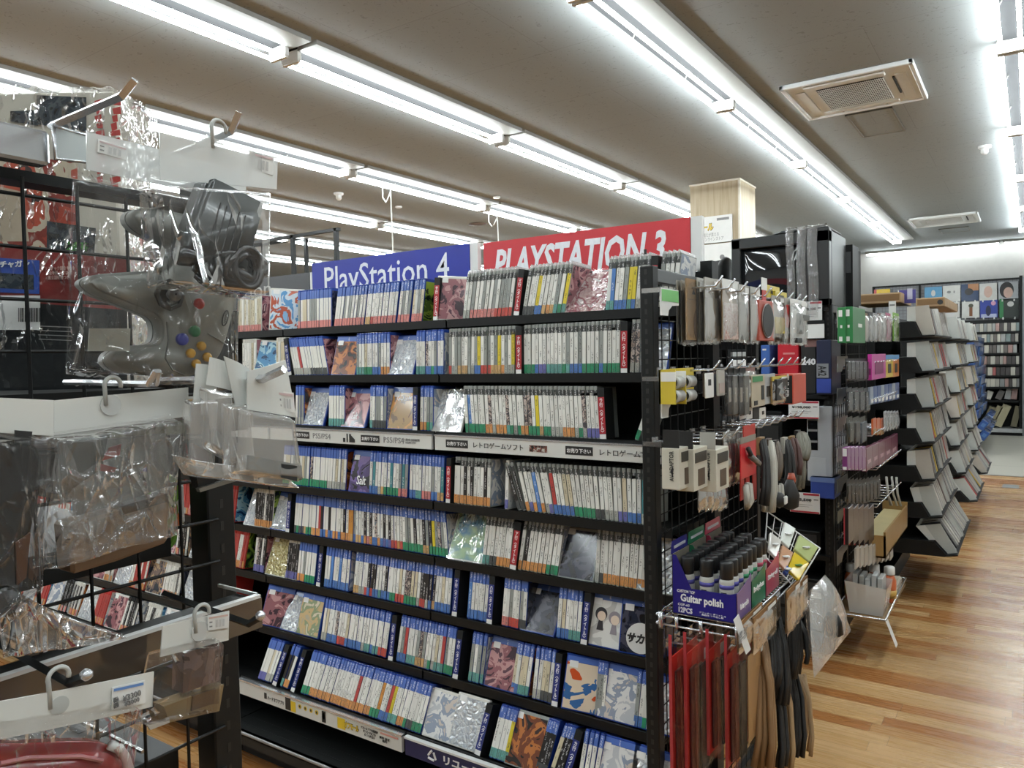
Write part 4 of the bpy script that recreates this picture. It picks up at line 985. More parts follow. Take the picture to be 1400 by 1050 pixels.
    part('oval_cover', MB().prism([((y0 + y1) / 2 + w * 0.36 * math.cos(a * PI / 12), z0 + h * 0.5 + h * 0.40 * math.sin(a * PI / 12)) for a in range(24)], 'x', -0.722, -0.714), INK, o)
    part('oval_rim', MB().tube([(-0.716, (y0 + y1) / 2 + w * 0.38 * math.cos(a * PI / 12), z0 + h * 0.5 + h * 0.42 * math.sin(a * PI / 12)) for a in range(25)], 0.0018, 5), flat('rim_grey', '8a8480'), o)
    part('hang_strip', MB().box(-0.730, -0.728, y0 + w * 0.4, y0 + w * 0.65, z1, z1 + 0.075), REDC, o)
    part('price_sticker', MB().box(-0.7295, -0.7272, y0 + w * 0.35, y0 + w * 0.7, z1 + 0.035, z1 + 0.075), WHITE, o)
    for k, r in enumerate(((1048, 391, 1066, 408), (1056, 399, 1072, 412))):
        hang_box('string_pack', ['yellow pack with black print high on the top row, behind the red oval pack', 'yellow pack with black print hanging just below the other yellow one'][k], 'accessory pack', rect(*r, -0.76), -0.76 + 0.01 * k, 0.012, YELC, 'yellow packs on the top hooks', extra=[('black_print', 0.3, 0.7, 0.35, 0.6, INK, 'x')])
    hang_bag('accessory_bag', 'clear bag holding a yellow card beside the red oval pack', 'accessory bag', rect(1056, 405, 1074, 462, -0.72), -0.72, 0.008, GY, 'small bags on the top hooks', None, [('yellow_card', 0.2, 0.9, 0.1, 0.5, 0.006, YELC)], seed=41)
    hang_bag('accessory_bag', 'clear bag with a red label, between the yellow card and the white pack', 'accessory bag', rect(1073, 408, 1086, 470, -0.715), -0.715, 0.008, PLG, 'small bags on the top hooks', PLG, [('red_label', 0.15, 0.8, 0.35, 0.85, 0.008, REDC)], seed=42)
    hang_bag('capo_pack', 'white card pack with a bent grey clip, last on the top row', 'accessory pack', rect(1082, 410, 1104, 472, -0.70), -0.70, 0.010, WHITE, None, None, [('metal_clip', 0.35, 0.6, 0.25, 0.7, 0.012, flat('clip_steel', '5a5c58', 0.3)), ('clip_arm', 0.55, 0.95, 0.55, 0.68, 0.014, flat('clip_steel', '5a5c58', 0.3)), ('dark_pad', 0.2, 0.5, 0.05, 0.16, 0.012, INK)], seed=43)
    for k in range(6):
        u = 1050 + k * 8
        hang_bag('accessory_bag', 'small clear bag, %s of six dangling below the middle of the top row' % ORD(k + 1), 'accessory bag', rect(u, 440, u + 9, 471, -0.75), -0.75, 0.006, GY2, 'small bags on the top hooks', None, [('small_part', 0.2, 0.8, 0.1, 0.7, 0.005, [PLG, DIN, GY][k % 3])], seed=50 + k, tag_=False)
    # second row
    for k, r in enumerate(((926, 505, 940, 552), (940, 503, 970, 550))):
        y0, y1, z0, z1 = rect(*r, -0.74); w = y1 - y0; h = z1 - z0
        o = solo('slide_pack', ['yellow edged pack of two steel tubes nearest the post', 'yellow edged pack of two steel tubes, second from the post'][k], 'accessory pack', MB().box(-0.79, -0.785, y0, y1, z0, z1).box(-0.79, -0.745, y0, y0 + 0.004, z0, z1), YELC, group='packs of steel tubes')
        for q in (0.22, 0.62):
            part('steel_tube', MB().lathe((-0.755, y0 + w * 0.1, z0 + h * q), [(0.0165, 0), (0.0175, 0.004), (0.0165, 0.05)], 16, 'y'), flat('steel_tube_metal', 'a8a8a4', 0.2), o, True)
            part('tube_bore', MB().lathe((-0.755, y0 + w * 0.1 - 0.0012, z0 + h * q), [(0.013, 0), (0.013, 0.004)], 14, 'y'), INK, o)
        part('price_sticker', MB().box(-0.784, -0.744, y0 - 0.001, y0 + 0.001, z1 - 0.03, z1 - 0.006), WHITE, o)
    hang_box('string_pack', 'slim white tag hanging in front of the steel tubes', 'accessory pack', rect(965, 510, 976, 544, -0.73), -0.73, 0.004, WHITE, None, extra=[('black_print', 0.3, 0.6, 0.5, 0.75, INK, 'x')])
    hang_box('carton', 'dark brown carton hanging behind the slim white tag', 'accessory pack', rect(974, 509, 988, 542, -0.77), -0.77, 0.03, DKB, None, flat('grey_blue_print', '4a5058'))
    hang_box('string_pack', 'long white card with brown band beside the dark long packs', 'accessory pack', rect(982, 506, 991, 541, -0.725), -0.725, 0.006, PLG, None, extra=[('brown_band', 0.1, 0.9, 0.1, 0.5, flat('rosy_band', 'a89890'), 'x')])
    for k in range(4):
        u = 990 + k * 6
        hang_bag('cable_pack', 'long dark pack under clear film, %s of four from the post on the second row' % ORD(k + 1), 'accessory pack', rect(u, 503, u + 9, 570, -0.73), -0.73 + 0.004 * k, 0.012, BLACK2, 'long dark packs', None, [('dark_cable', 0.15, 0.85, 0.05, 0.85, 0.012, [INK, GY2][k % 2]), ('paper_slip', 0.3, 0.6, 0.3, 0.6, 0.014, GY)], seed=60 + k, tag_=False)
    for k in range(3):
        u = 1014 + k * 6
        hang_bag('accessory_bag', 'rosy pack with white spots, %s of three beside the long dark packs' % ORD(k + 1), 'accessory bag', rect(u, 502, u + 8, 556, -0.725), -0.725, 0.007, flat('rosy_card', '8f6a64'), 'rosy packs on the second row', None, [('white_spot', 0.3, 0.7, 0.6, 0.68, 0.009, WHITE), ('white_spot', 0.3, 0.7, 0.25, 0.33, 0.009, WHITE)], seed=70 + k, tag_=False)
    hang_box('pick_card', 'beige card with green top and black pick shapes, middle of the second row', 'accessory pack', rect(1028, 512, 1046, 556, -0.715), -0.715, 0.004, flat('beige_card', 'b5aa94'), None, extra=[('green_label', 0.05, 0.8, 0.78, 0.95, flat('deep_green', '3f8a55'), 'x'), ('pick_shape', 0.7, 0.9, 0.2, 0.65, INK, 'x'), ('pick_shape', 0.15, 0.4, 0.06, 0.2, INK, 'x')])
    hang_box('pick_card', 'pale card with a dark diamond, next to the beige pick card', 'accessory pack', rect(1045, 511, 1060, 552, -0.72), -0.72, 0.004, flat('pale_blue_card', 'a9adb0'), None, extra=[('diamond_shape', 0.2, 0.7, 0.25, 0.6, flat('dull_black', '2c2a28'), 'x')])
    hang_bag('capo_pack', 'black spring capo on tan card under clear film on the second row', 'accessory pack', rect(1056, 514, 1076, 552, -0.71), -0.71, 0.012, flat('tan_card', 'a88a58'), None, YELC, [('capo_arm', 0.1, 0.45, 0.15, 0.9, 0.014, INK), ('capo_jaw', 0.45, 0.9, 0.5, 0.92, 0.012, flat('gunmetal', '34342f', 0.3)), ('capo_spring', 0.5, 0.75, 0.12, 0.45, 0.012, INK)], seed=80)
    hang_box('carton', 'narrow dark red carton beside the tuner box', 'accessory pack', rect(1072, 511, 1083, 548, -0.73), -0.73, 0.02, REDC, None, side=REDC)
    y0, y1, z0, z1 = rect(1084, 511, 1102, 551, -0.69)
    o = hang_box('tuner_box', 'black and red carton lettered TUNER at the far end of the second row', 'carton', (y0, y1, z0, z1), -0.69, 0.07, flat('orange_red_card', 'c2503a'), None, front=flat('orange_red_card', 'c2503a'), side=INK)
    text('TUNER', 0.085, 0.030, WINK, o, (-0.718, y0 - 0.0019, (z0 + z1) / 2 + 0.012), '-y', -PI / 2)
    for k in range(4):
        u = 1012 + k * 9
        hang_box('spec_card', '%s card dangling under the beige pick card, %s in its row of four' % (['white', 'white', 'black', 'white'][k], ORD(k + 1)), 'accessory pack', rect(u, 557, u + 8, 573, -0.73), -0.73, 0.003, INK if k == 2 else WHITE, 'small cards under the second row', extra=[] if k == 2 else [('black_print', 0.35, 0.65, 0.4, 0.7, INK, 'x')])
    # third row
    ivory = flat('ivory_carton', 'c4c0b2')
    for k, (u0, v0, u1, v1, X) in enumerate(((922, 610, 943, 666, -0.735), (941, 611, 962, 668, -0.72), (972, 611, 995, 668, -0.70))):
        a = onX(u0, (v0 + v1) / 2, X); yy = a.y
        z0, z1 = onX((u0 + u1) / 2, v1, X).z, onX((u0 + u1) / 2, v0, X).z
        t = 0.048
        o = hang_box('adaptor_box', 'white carton lettered AV ADAPTOR, %s from the post on the third row' % ('nearest', 'second', 'third')[k], 'carton', (yy, yy + 0.10, z0, z1), X + t * 0.3, t, ivory, 'adaptor cartons', extra=[('dark_print', 0.1, 0.9, 0.66, 0.9, flat('print_black', '26241f'), 'x'), ('plug_print', 0.3, 0.75, 0.1, 0.5, DKB, 'x')])
        text('AVA', 0.075, 0.011, INK, o, (X + t * 0.3 - t * 0.45, yy - 0.0012, z1 - 0.045), '-y', PI / 2)
        part('plug_picture', MB().prism([(X - 0.004, z0 + 0.03), (X - 0.010, z0 + 0.045), (X - 0.004, z0 + 0.06)], 'y', yy - 0.0012, yy + 0.001), INK, o)
        part('hang_tab', MB().box(X - 0.03, X + 0.012, yy + 0.002, yy + 0.004, z1, z1 + 0.045), INK if k < 2 else PLG, o)
    for k in range(4):
        u = 955 + k * 9
        hang_bag('accessory_bag', 'empty looking clear bag hanging low under the adaptor cartons, %s from the post' % ORD(k + 1), 'accessory bag', rect(u, 662, u + 13, 697, -0.74), -0.74, 0.008, flat('smoky_card', '3a3a36'), 'low bags under the adaptor cartons', None, seed=90 + k, tag_=False)
    for k in range(4):
        u = 990 + k * 6
        hang_bag('strap_bag', '%s long bag behind the red capo card, %s from the post' % (['brown', 'black', 'beige', 'dark'][k], ORD(k + 1)), 'accessory bag', rect(u, 590, u + 9, 666 - k * 2, -0.735), -0.735, 0.01, [DKB, INK, BRN, GY2][k], 'long bags on the third row', PLG, [('strap', 0.2, 0.8, 0.05, 0.8, 0.008, [DIN, INK, BRN, DKB][k])], seed=100 + k)
    y0, y1, z0, z1 = rect(1013, 604, 1033, 652, -0.70); w = y1 - y0; h = z1 - z0
    o = hang_box('capo_card', 'bright red card holding a black capo, on the third row', 'accessory pack', (y0, y1, z0, z1), -0.70, 0.004, REDP, None)
    part('capo_arm', MB().tube([(-0.692, y0 + w * 0.3, z0 + h * 0.85), (-0.688, y0 + w * 0.45, z0 + h * 0.6), (-0.686, y0 + w * 0.8, z0 + h * 0.4)], 0.007, 8), INK, o, True)
    part('capo_lever', MB().tube([(-0.690, y0 + w * 0.4, z0 + h * 0.62), (-0.684, y0 + w * 0.85, z0 + h * 0.33)], 0.009, 8), flat('lever_grey', '6a6a66', 0.3), o, True)
    part('grey_header', MB().box(-0.702, -0.6985, y0, y1, z1, z1 + 0.018), GY, o); part('red_header', MB().box(-0.703, -0.700, y0 + w * 0.2, y1, z1 + 0.018, z1 + 0.05), REDC, o)
    for k, u in enumerate((1013, 1022, 1033)):
        hang_box('capo_card', 'narrow red card edge, %s hanging below the bright capo card' % ORD(k + 1), 'accessory pack', rect(u, 600 if k == 2 else 650, u + 5, 684, -0.71), -0.71 - 0.004 * k, 0.004, REDC, 'red cards behind the capo card')
    A = lambda u, v, X: onX(u, v, X)
    STW = flat('white_strap', 'a8a498', 0.6, 0); STB = flat('dark_strap', '1e1c1a', 0.6, 0); STG = flat('taupe_strap', '5a4e42', 0.6, 0); STO = flat('grey_green_strap', '6a675a', 0.6, 0)
    for k, (ua, va, ub, vb, mat, lab) in enumerate(((1042, 602, 1042, 690, STB, 'black folded strap bundle beside the red cards on the third row'), (1052, 604, 1050, 699, STW, 'white folded strap bundle in the middle of the third row'),
            (1062, 606, 1064, 655, STG, 'taupe folded strap bundle touching the white one'), (1074, 602, 1078, 670, STB, 'black strap in clear film with a white sticker, third row'), (1084, 600, 1086, 650, flat('wine_strap', '4a2e28', 0.6, 0), 'wine brown strap bundle behind the dangling black bag'),
            (1098, 594, 1096, 628, STO, 'grey green rounded strap loop, last on the third row'), (1092, 592, 1092, 668, STO, 'grey green long strap hanging behind the rounded loop'))):
        p, q = A(ua, va, -0.71), A(ub, vb, -0.69)
        bundle('guitar_strap', lab, 'strap', [p, p.lerp(q, 0.3) + Vector((0.008, 0.004, 0)), p.lerp(q, 0.7) + Vector((0.01, -0.004, 0)), q], 0.009, mat, 'folded straps on the third row', 5, 0.016, None, 110 + k, [BRN, DKB, INK, PLG][k % 4])
    for k, (u, v) in enumerate(((1044, 698), (1056, 696), (1066, 692), (1022, 694))):
        p = A(u, v, -0.70)
        bundle('cable_loop', 'pale cable loop dangling at the bottom of the third row, %s from the aisle' % ORD(k + 1), 'cable', [p + Vector((0, -0.015, 0.07)), p + Vector((0.005, -0.02, 0.02)), p, p + Vector((0.005, 0.02, 0.02)), p + Vector((0, 0.018, 0.07))], 0.006, STW, 'pale cable loops', 3, 0.006, None, 130 + k)
    p = A(1080, 672, -0.68)
    o = solo('dark_pouch', 'black pouch with a red cap dangling under the straps', 'accessory bag', MB().lathe((p.x, p.y, p.z - 0.06), [(0.012, 0), (0.028, 0.01), (0.032, 0.05), (0.02, 0.08), (0.012, 0.1)], 12), STB, smooth=True)
    part('red_cap', MB().lathe((p.x, p.y + 0.02, p.z + 0.025), [(0.012, 0), (0.016, 0.012), (0.01, 0.035)], 10), flat('orange_cap', 'a8482c'), o, True)
    p = A(1064, 680, -0.67)
    o = solo('buckle_end', 'black buckle with white patch dangling from the white strap', 'strap', MB().lathe((p.x, p.y, p.z - 0.03), [(0.014, 0), (0.024, 0.012), (0.024, 0.03), (0.012, 0.045)], 12), STB, smooth=True)
    part('white_patch', MB().box(p.x + 0.018, p.x + 0.027, p.y - 0.012, p.y + 0.012, p.z - 0.02, p.z + 0.006), WHITE, o, bevel=0.003)
    # wire shelf with display boxes
    z = 0.898; X0, X1, Y0, Y1 = -0.878, -0.648, 1.99, 2.72
    o = thing('wire_shelf', 'chrome wire shelf under the guitar polish boxes', 'shelf', ((X0 + X1) / 2, (Y0 + Y1) / 2, z - 0.05))
    fr = MB()
    for dz in (-0.006, -0.030): fr.tube([(X0, Y0, z + dz), (X1, Y0, z + dz), (X1, Y1, z + dz), (X0, Y1, z + dz), (X0, Y0, z + dz)], 0.0035, 6)
    part('rim_wire', fr, CHROME, o, True)
    w = MB()
    n = 30
    for i in range(1, n): w.tube([(X0, Y0 + (Y1 - Y0) * i / n, z - 0.003), (X1, Y0 + (Y1 - Y0) * i / n, z - 0.003)], 0.0018, 5)
    part('wire_deck', w, WIRE, o, True)
    for x in (X0 + 0.012, X1): part('corner_cap', MB().lathe((x, Y0, z - 0.042), [(0.007, 0), (0.007, 0.046)], 10), CHROME, o, True)
    for x in (X0 + 0.06, X0 + 0.13): part('wire_tie', MB().lathe((x, Y0 - 0.002, z - 0.036), [(0.005, 0), (0.005, 0.034)], 8), CHROME, o, True)
    # polish boxes
    navy = flat('navy_carton', '241f7a', 0.35); inner = flat('carton_inside', '6a6458', 0.8, 0); lav = flat('lavender_carton', '7d6496', 0.4); grn = flat('green_carton', '1f6e4c', 0.35); rds = flat('raspberry_carton', 'b03a56', 0.35)
    bx0, bx1 = -0.838, -0.655
    boxes = [('polish_display_box', 'navy counter box lettered Guitar polish on the wire shelf', 2.010, 2.135, navy, lav, 'POL1'),
             ('polish_display_box', 'green counter box between the navy and raspberry ones on the wire shelf', 2.140, 2.275, grn, grn, 'POLF'),
             ('polish_display_box', 'raspberry counter box farthest along the wire shelf', 2.280, 2.42, rds, rds, 'POLS')]
    for bi, (nm, lab, ya, yb, m, ms, key) in enumerate(boxes):
        o = thing(nm, lab, 'counter box', ((bx0 + bx1) / 2, (ya + yb) / 2, z), 'counter boxes on the wire shelf')
        zl, zh, zb = z + 0.076, z + 0.165, z + 0.185
        t = 0.0018
        part('front_panel', MB().prism([(bx0, z), (bx1, z), (bx1, zl + 0.006), (bx1 - 0.02, zl), (bx0 + 0.055, zl), (bx0 + 0.012, zh), (bx0, zh)], 'y', ya, ya + t), m, o)
        part('aisle_side', MB().prism([(ya, z), (yb, z), (yb, zl + 0.032), (yb - 0.015, zl + 0.022), (ya + 0.03, zl + 0.006), (ya, zl + 0.004)], 'x', bx1 - t, bx1), ms, o)
        part('net_side', MB().box(bx0, bx0 + t, ya, yb, z, zh), inner, o)
        part('back_panel', MB().box(bx0, bx1, yb - t, yb, z, zl), m, o)
        part('base', MB().box(bx0, bx1, ya, yb, z, z + t), inner, o)
        fl = part('lid_flap', MB().prism([(ya, zh), (yb, zh), (yb - 0.008, zh + 0.035), (ya + 0.008, zh + 0.035)], 'x', bx0 - 0.004, bx0 - 0.002), m, o)
        part('flap_print', MB().box(bx0 - 0.0022, bx0 - 0.001, ya + 0.02, yb - 0.02, zh + 0.012, zh + 0.02), plain('pale_print', (0.5, 0.5, 0.55), 0.5), fl)
        if bi == 0:
            text('POL1', 0.122, 0.028, WINK, o, (bx0 + 0.085, ya - 0.0006, z + 0.045)); text('POL2', 0.052, 0.008, WINK, o, (bx0 + 0.04, ya - 0.0006, z + 0.066))
            text('POL3', 0.034, 0.007, WINK, o, (bx0 + 0.033, ya - 0.0006, z + 0.028)); text('POL4', 0.040, 0.015, WINK, o, (bx0 + 0.038, ya - 0.0006, z + 0.013)); text('POL5', 0.075, 0.011, WINK, o, (bx0 + 0.115, ya - 0.0006, z + 0.012))
            text('POL1', 0.075, 0.02, WINK, o, (bx1 + 0.0006, (ya + yb) / 2, z + 0.035), '+x')
        else:
            text(key, 0.10, 0.02, WINK, o, (bx1 + 0.0006, (ya + yb) / 2, z + 0.05), '+x')
        # bottles stand in the box
        cols = {0: ('4a4796', 'navy'), 1: ('2f8a5c', 'green'), 2: ('b8485e', 'raspberry')}[bi]
        bandm = flat('band_' + cols[1], cols[0])
        bm_ = flat('bottle_grey', 'b0b0aa', 0.35); capm = plain('ribbed_black_cap', (0.012, 0.012, 0.013), 0.35)
        for i in range(3):
            for j in range(3):
                if bi == 2 and i > 1 and j == 2: continue
                bxx = bx0 + 0.036 + i * 0.056; byy = ya + 0.0225 + j * 0.0405
                lab2 = 'black capped polish bottle with %s band in the %s counter box, column %d from the net, row %d from its front' % (cols[1], cols[1], i + 1, j + 1)
                lab2 = '%s-banded bottle in the %s counter box, %s from the net, %s row from its front' % (cols[1], cols[1], ORD(i + 1), ORD(j + 1))
                b = solo('polish_bottle', lab2, 'bottle', MB().lathe((bxx, byy, z + 0.002), [(0.0185, 0), (0.0198, 0.003), (0.0198, 0.103), (0.017, 0.112)], 16), bm_, (bxx, byy, z + 0.002), 'polish bottles in the counter boxes', smooth=True)
                part('cap', MB().lathe((bxx, byy, z + 0.106), [(0.0172, 0.006), (0.0182, 0.007), (0.0182, 0.05), (0.0165, 0.053)], 20), capm, b, True)
                part('label_band', MB().lathe((bxx, byy, z + 0.086), [(0.02, 0), (0.02, 0.012)], 16), bandm, b, True)
                part('letter_block', MB().box(bxx - 0.009, bxx + 0.006, byy - 0.0206, byy - 0.017, z + 0.055, z + 0.078), INK, b)
    # tilted wire tray with small packs
    c = [onZ(1030, 762, 0.995), Vector((-0.80, 2.78, 1.05)), onX(1119, 747, -0.58), onX(1078, 800, -0.62)]
    c = [Vector((-0.70, 2.42, 0.985)), Vector((-0.745, 2.62, 1.085)), Vector((-0.572, 2.60, 0.985)), Vector((-0.605, 2.42, 0.895))]
    o = thing('wire_tray', 'white wire tray tilted behind the counter boxes, holding small bright packs', 'tray', tuple(c[3]))
    r1, w1 = MB(), MB()
    r1.tube(c + [c[0]], 0.003, 6)
    for i in range(1, 7): w1.tube([c[0].lerp(c[3], i / 7), c[1].lerp(c[2], i / 7)], 0.0014, 5)
    for i in (1, 2): w1.tube([c[0].lerp(c[1], i / 3), c[3].lerp(c[2], i / 3)], 0.002, 5)
    part('tray_rim', r1, plain('white_wire', (0.62, 0.62, 0.6), 0.35), o, True); part('tray_wires', w1, MATS['white_wire'], o, True)
    up = (c[1] - c[0]).cross(c[3] - c[0]).normalized()
    if up.z < 0: up = -up
    for k, (a0, a1, b0, b1, hx, lab) in enumerate(((0.05, 0.3, 0.1, 0.5, 'c9c4bc', 'pale pack at the top of the tilted wire tray'), (0.35, 0.6, 0.05, 0.45, 'b88a6a', 'pinkish pack in the middle of the tilted wire tray'), (0.3, 0.5, 0.5, 0.95, 'd2d4cc', 'clear white pack at the far side of the tilted wire tray'),
            (0.62, 0.95, 0.1, 0.5, 'd0b420', 'bright yellow pack low in the tilted wire tray'), (0.6, 0.95, 0.55, 0.9, 'aeb87a', 'pale green pack low in the tilted wire tray'), (0.55, 0.66, 0.0, 0.14, '2c4a8a', 'small blue pack at the near edge of the tilted wire tray'))):
        def P(a, b, hgt): return c[0].lerp(c[3], a).lerp(c[1].lerp(c[2], a), b) + up * hgt
        mb = MB().add([P(a0, b0, 0.003), P(a1, b0, 0.003), P(a1, b1, 0.003), P(a0, b1, 0.003), P(a0, b0, 0.016), P(a1, b0, 0.014), P(a1, b1, 0.018), P(a0, b1, 0.015)], ((0, 1, 2, 3), (4, 7, 6, 5), (0, 4, 5, 1), (1, 5, 6, 2), (2, 6, 7, 3), (3, 7, 4, 0)))
        q = solo('small_pack', lab, 'pack', mb, flat('pack_' + hx, hx, 0.25, 0.6), group='packs in the tilted wire tray', bevel=0.002)
        a = P((a0 + a1) / 2, (b0 + b1) / 2, 0.018)
        part('printed_spot', MB().lathe(tuple(a), [(0.012, 0), (0.012, 0.003)], 10), flat('leaf_green', '3f7a3a') if hx == 'd0b420' else WHITE, q)
    # price strip on the wire shelf
    a, b = onX(1005, 846, -0.635), onX(1022, 893, -0.62)
    o = solo('price_strip', 'long white price strip dangling from the corner of the wire shelf', 'price strip', MB().add([(a.x, a.y - 0.012, a.z), (a.x, a.y + 0.03, a.z + 0.004), (b.x, b.y + 0.03, b.z), (b.x, b.y - 0.012, b.z), (a.x - 0.001, a.y - 0.012, a.z), (a.x - 0.001, a.y + 0.03, a.z + 0.004), (b.x - 0.001, b.y + 0.03, b.z), (b.x - 0.001, b.y - 0.012, b.z)], ((0, 1, 2, 3), (7, 6, 5, 4), (0, 4, 5, 1), (1, 5, 6, 2), (2, 6, 7, 3), (3, 7, 4, 0))), WHITE)
    text('MOVIE', 0.03, 0.07, GREYINK, o, (a.x * 0.5 + b.x * 0.5 + 0.0015, (a.y + b.y) / 2 + 0.009, (a.z + b.z) / 2), '+x', PI / 2)
    # lower hooks: red edged pouches
    RF = film('red_film', 0.08, 0.12, 30, 0.4, (0.98, 0.85, 0.84), 0.1, hexc('8a2428'))
    for k, (u0, v0, u1, v1) in enumerate(((935, 885, 968, 1052), (955, 880, 990, 1050), (985, 878, 1012, 1018), (1010, 880, 1044, 1030))):
        X = -0.74 + 0.03 * k
        y0, y1, z0, z1 = rect(u0, v0, u1, v1, X); h = z1 - z0
        lab = 'long red edged pouch holding dark straps, %s from the endcap post' % ('nearest', 'second', 'third', 'fourth, tan card in front')[k]
        o = thing('strap_pouch', lab, 'strap pouch', (X, (y0 + y1) / 2, z0), 'red edged strap pouches')
        part('backing_card', MB().box(X - 0.03, X - 0.028, y0 - 0.01, y1, z0, z1), REDC, o)
        part('film_sleeve', pillow(y0 - 0.012, y1, z0 - 0.004, z1 + 0.05, X - 0.012, 0.016, 8, 140 + k), CLEARD, o, True)
        for q in range(3): part('strap', MB().box(X - 0.026 + 0.007 * q, X - 0.020 + 0.007 * q, y0 + 0.004 + 0.018 * q, y0 + 0.05 + 0.02 * q, z0 + 0.012, z1 - h * 0.12), [INK, DKB, BLACK2][q], o, bevel=0.002)
        part('red_edge', MB().box(X - 0.034, X - 0.026, y0 - 0.0135, y0 - 0.0115, z0, z1 + 0.06), flat('red_edge_card', 'a83a40'), o)
        part('side_film', MB().box(X - 0.026, X + 0.004, y0 - 0.013, y0 - 0.0122, z0, z1 + 0.03), RF, o)
        part('price_sticker', MB().box(X + 0.002, X + 0.003, y1 - 0.03, y1 - 0.004, z1 - 0.05, z1 - 0.02), WHITE, o)
        if k == 3: part('tan_card', MB().box(X - 0.004, X - 0.002, y0 + (y1 - y0) * 0.4, y1, z0 + 0.03, z1 - 0.03), flat('tan_strap_card', 'b08a5c', 0.5), o)
    # brown leather packs and black strap bundles
    for k, (u0, v0, u1, v1, X) in enumerate(((1010, 838, 1042, 880, -0.64), (1030, 830, 1062, 880, -0.63), (1050, 812, 1066, 855, -0.65), (1076, 800, 1094, 860, -0.60), (1086, 795, 1104, 846, -0.60))):
        hang_bag('leather_strap_pack', 'tan leather strap pack hanging below the wire shelf, %s from the post' % ORD(k + 1), 'strap pack', rect(u0, v0, u1, v1, X), X, 0.012, flat('dark_tan_card', '6a4f30', 0.6, 0), 'leather strap packs', flat('leather_header', '8a6438', 0.6, 0), [('leather_strap', 0.15, 0.5, 0.08, 0.8, 0.010, TAN), ('leather_strap', 0.55, 0.85, 0.15, 0.75, 0.012, flat('olive_leather', '5c4a2c', 0.5))], seed=150 + k)
    for k, (u, va, vb, r, n, mat) in enumerate(((1040, 880, 1048, 0.012, 5, flat('tan_strap', '8a6a48', 0.6, 0)), (1050, 850, 940, 0.010, 5, STB), (1062, 845, 958, 0.010, 6, STB), (1078, 812, 925, 0.012, 7, STB), (1090, 850, 905, 0.010, 5, STB), (1084, 920, 1034, 0.010, 6, STB), (1096, 925, 1030, 0.009, 5, flat('pale_tan_strap', 'a88a64', 0.6, 0)), (1070, 925, 1050, 0.010, 5, flat('pale_tan_strap', 'a88a64', 0.6, 0)), (1056, 935, 1050, 0.010, 5, STB))):
        p, q = onX(u, va, -0.66), onX(u + 4, vb, -0.63)
        bundle('long_strap', '%s strap bundle hanging low on the endcap, %s from the post' % ('tan' if mat.name[:3] in ('tan', 'pal') else 'black', ORD(k + 1)), 'strap', [p, p.lerp(q, 0.3) + Vector((0.012, 0.003, 0)), p.lerp(q, 0.75) + Vector((0.014, -0.003, 0)), q], r * 0.75, mat, 'long strap bundles', n + 2, 0.024, None, 160 + k)
    y0, y1, z0, z1 = rect(1098, 797, 1137, 884, -0.60)
    o = thing('clear_bag', 'clear bag holding something dark, sticking out from the end of the strap hooks', 'bag', (-0.60, (y0 + y1) / 2, z0))
    bag = MB()
    for sgn in (1, -1):
        bag.grid(lambda a, b: (-0.60 + sgn * (0.03 + 0.02 * b) * (max(0, math.sin(PI * a)) * max(0, math.sin(PI * b))) ** 0.5 + 0.05 * (1 - b), (y0 + y1) / 2 + (a - 0.5) * (y1 - y0) * (0.5 + 0.9 * (1 - b) ** 0.7), z0 + (z1 - z0) * b - 0.03 * a * (1 - b)), 10, 10)
    part('bag_film', bag, film('grey_film', 0.3, 0.12, 22, 0.7), o, True)
    part('dark_content', MB().lathe((-0.555, (y0 + y1) / 2, z0 + 0.03), [(0.01, 0), (0.035, 0.02), (0.03, 0.06), (0.015, 0.09)], 12), BLACK2, o, True)
endcap_one()
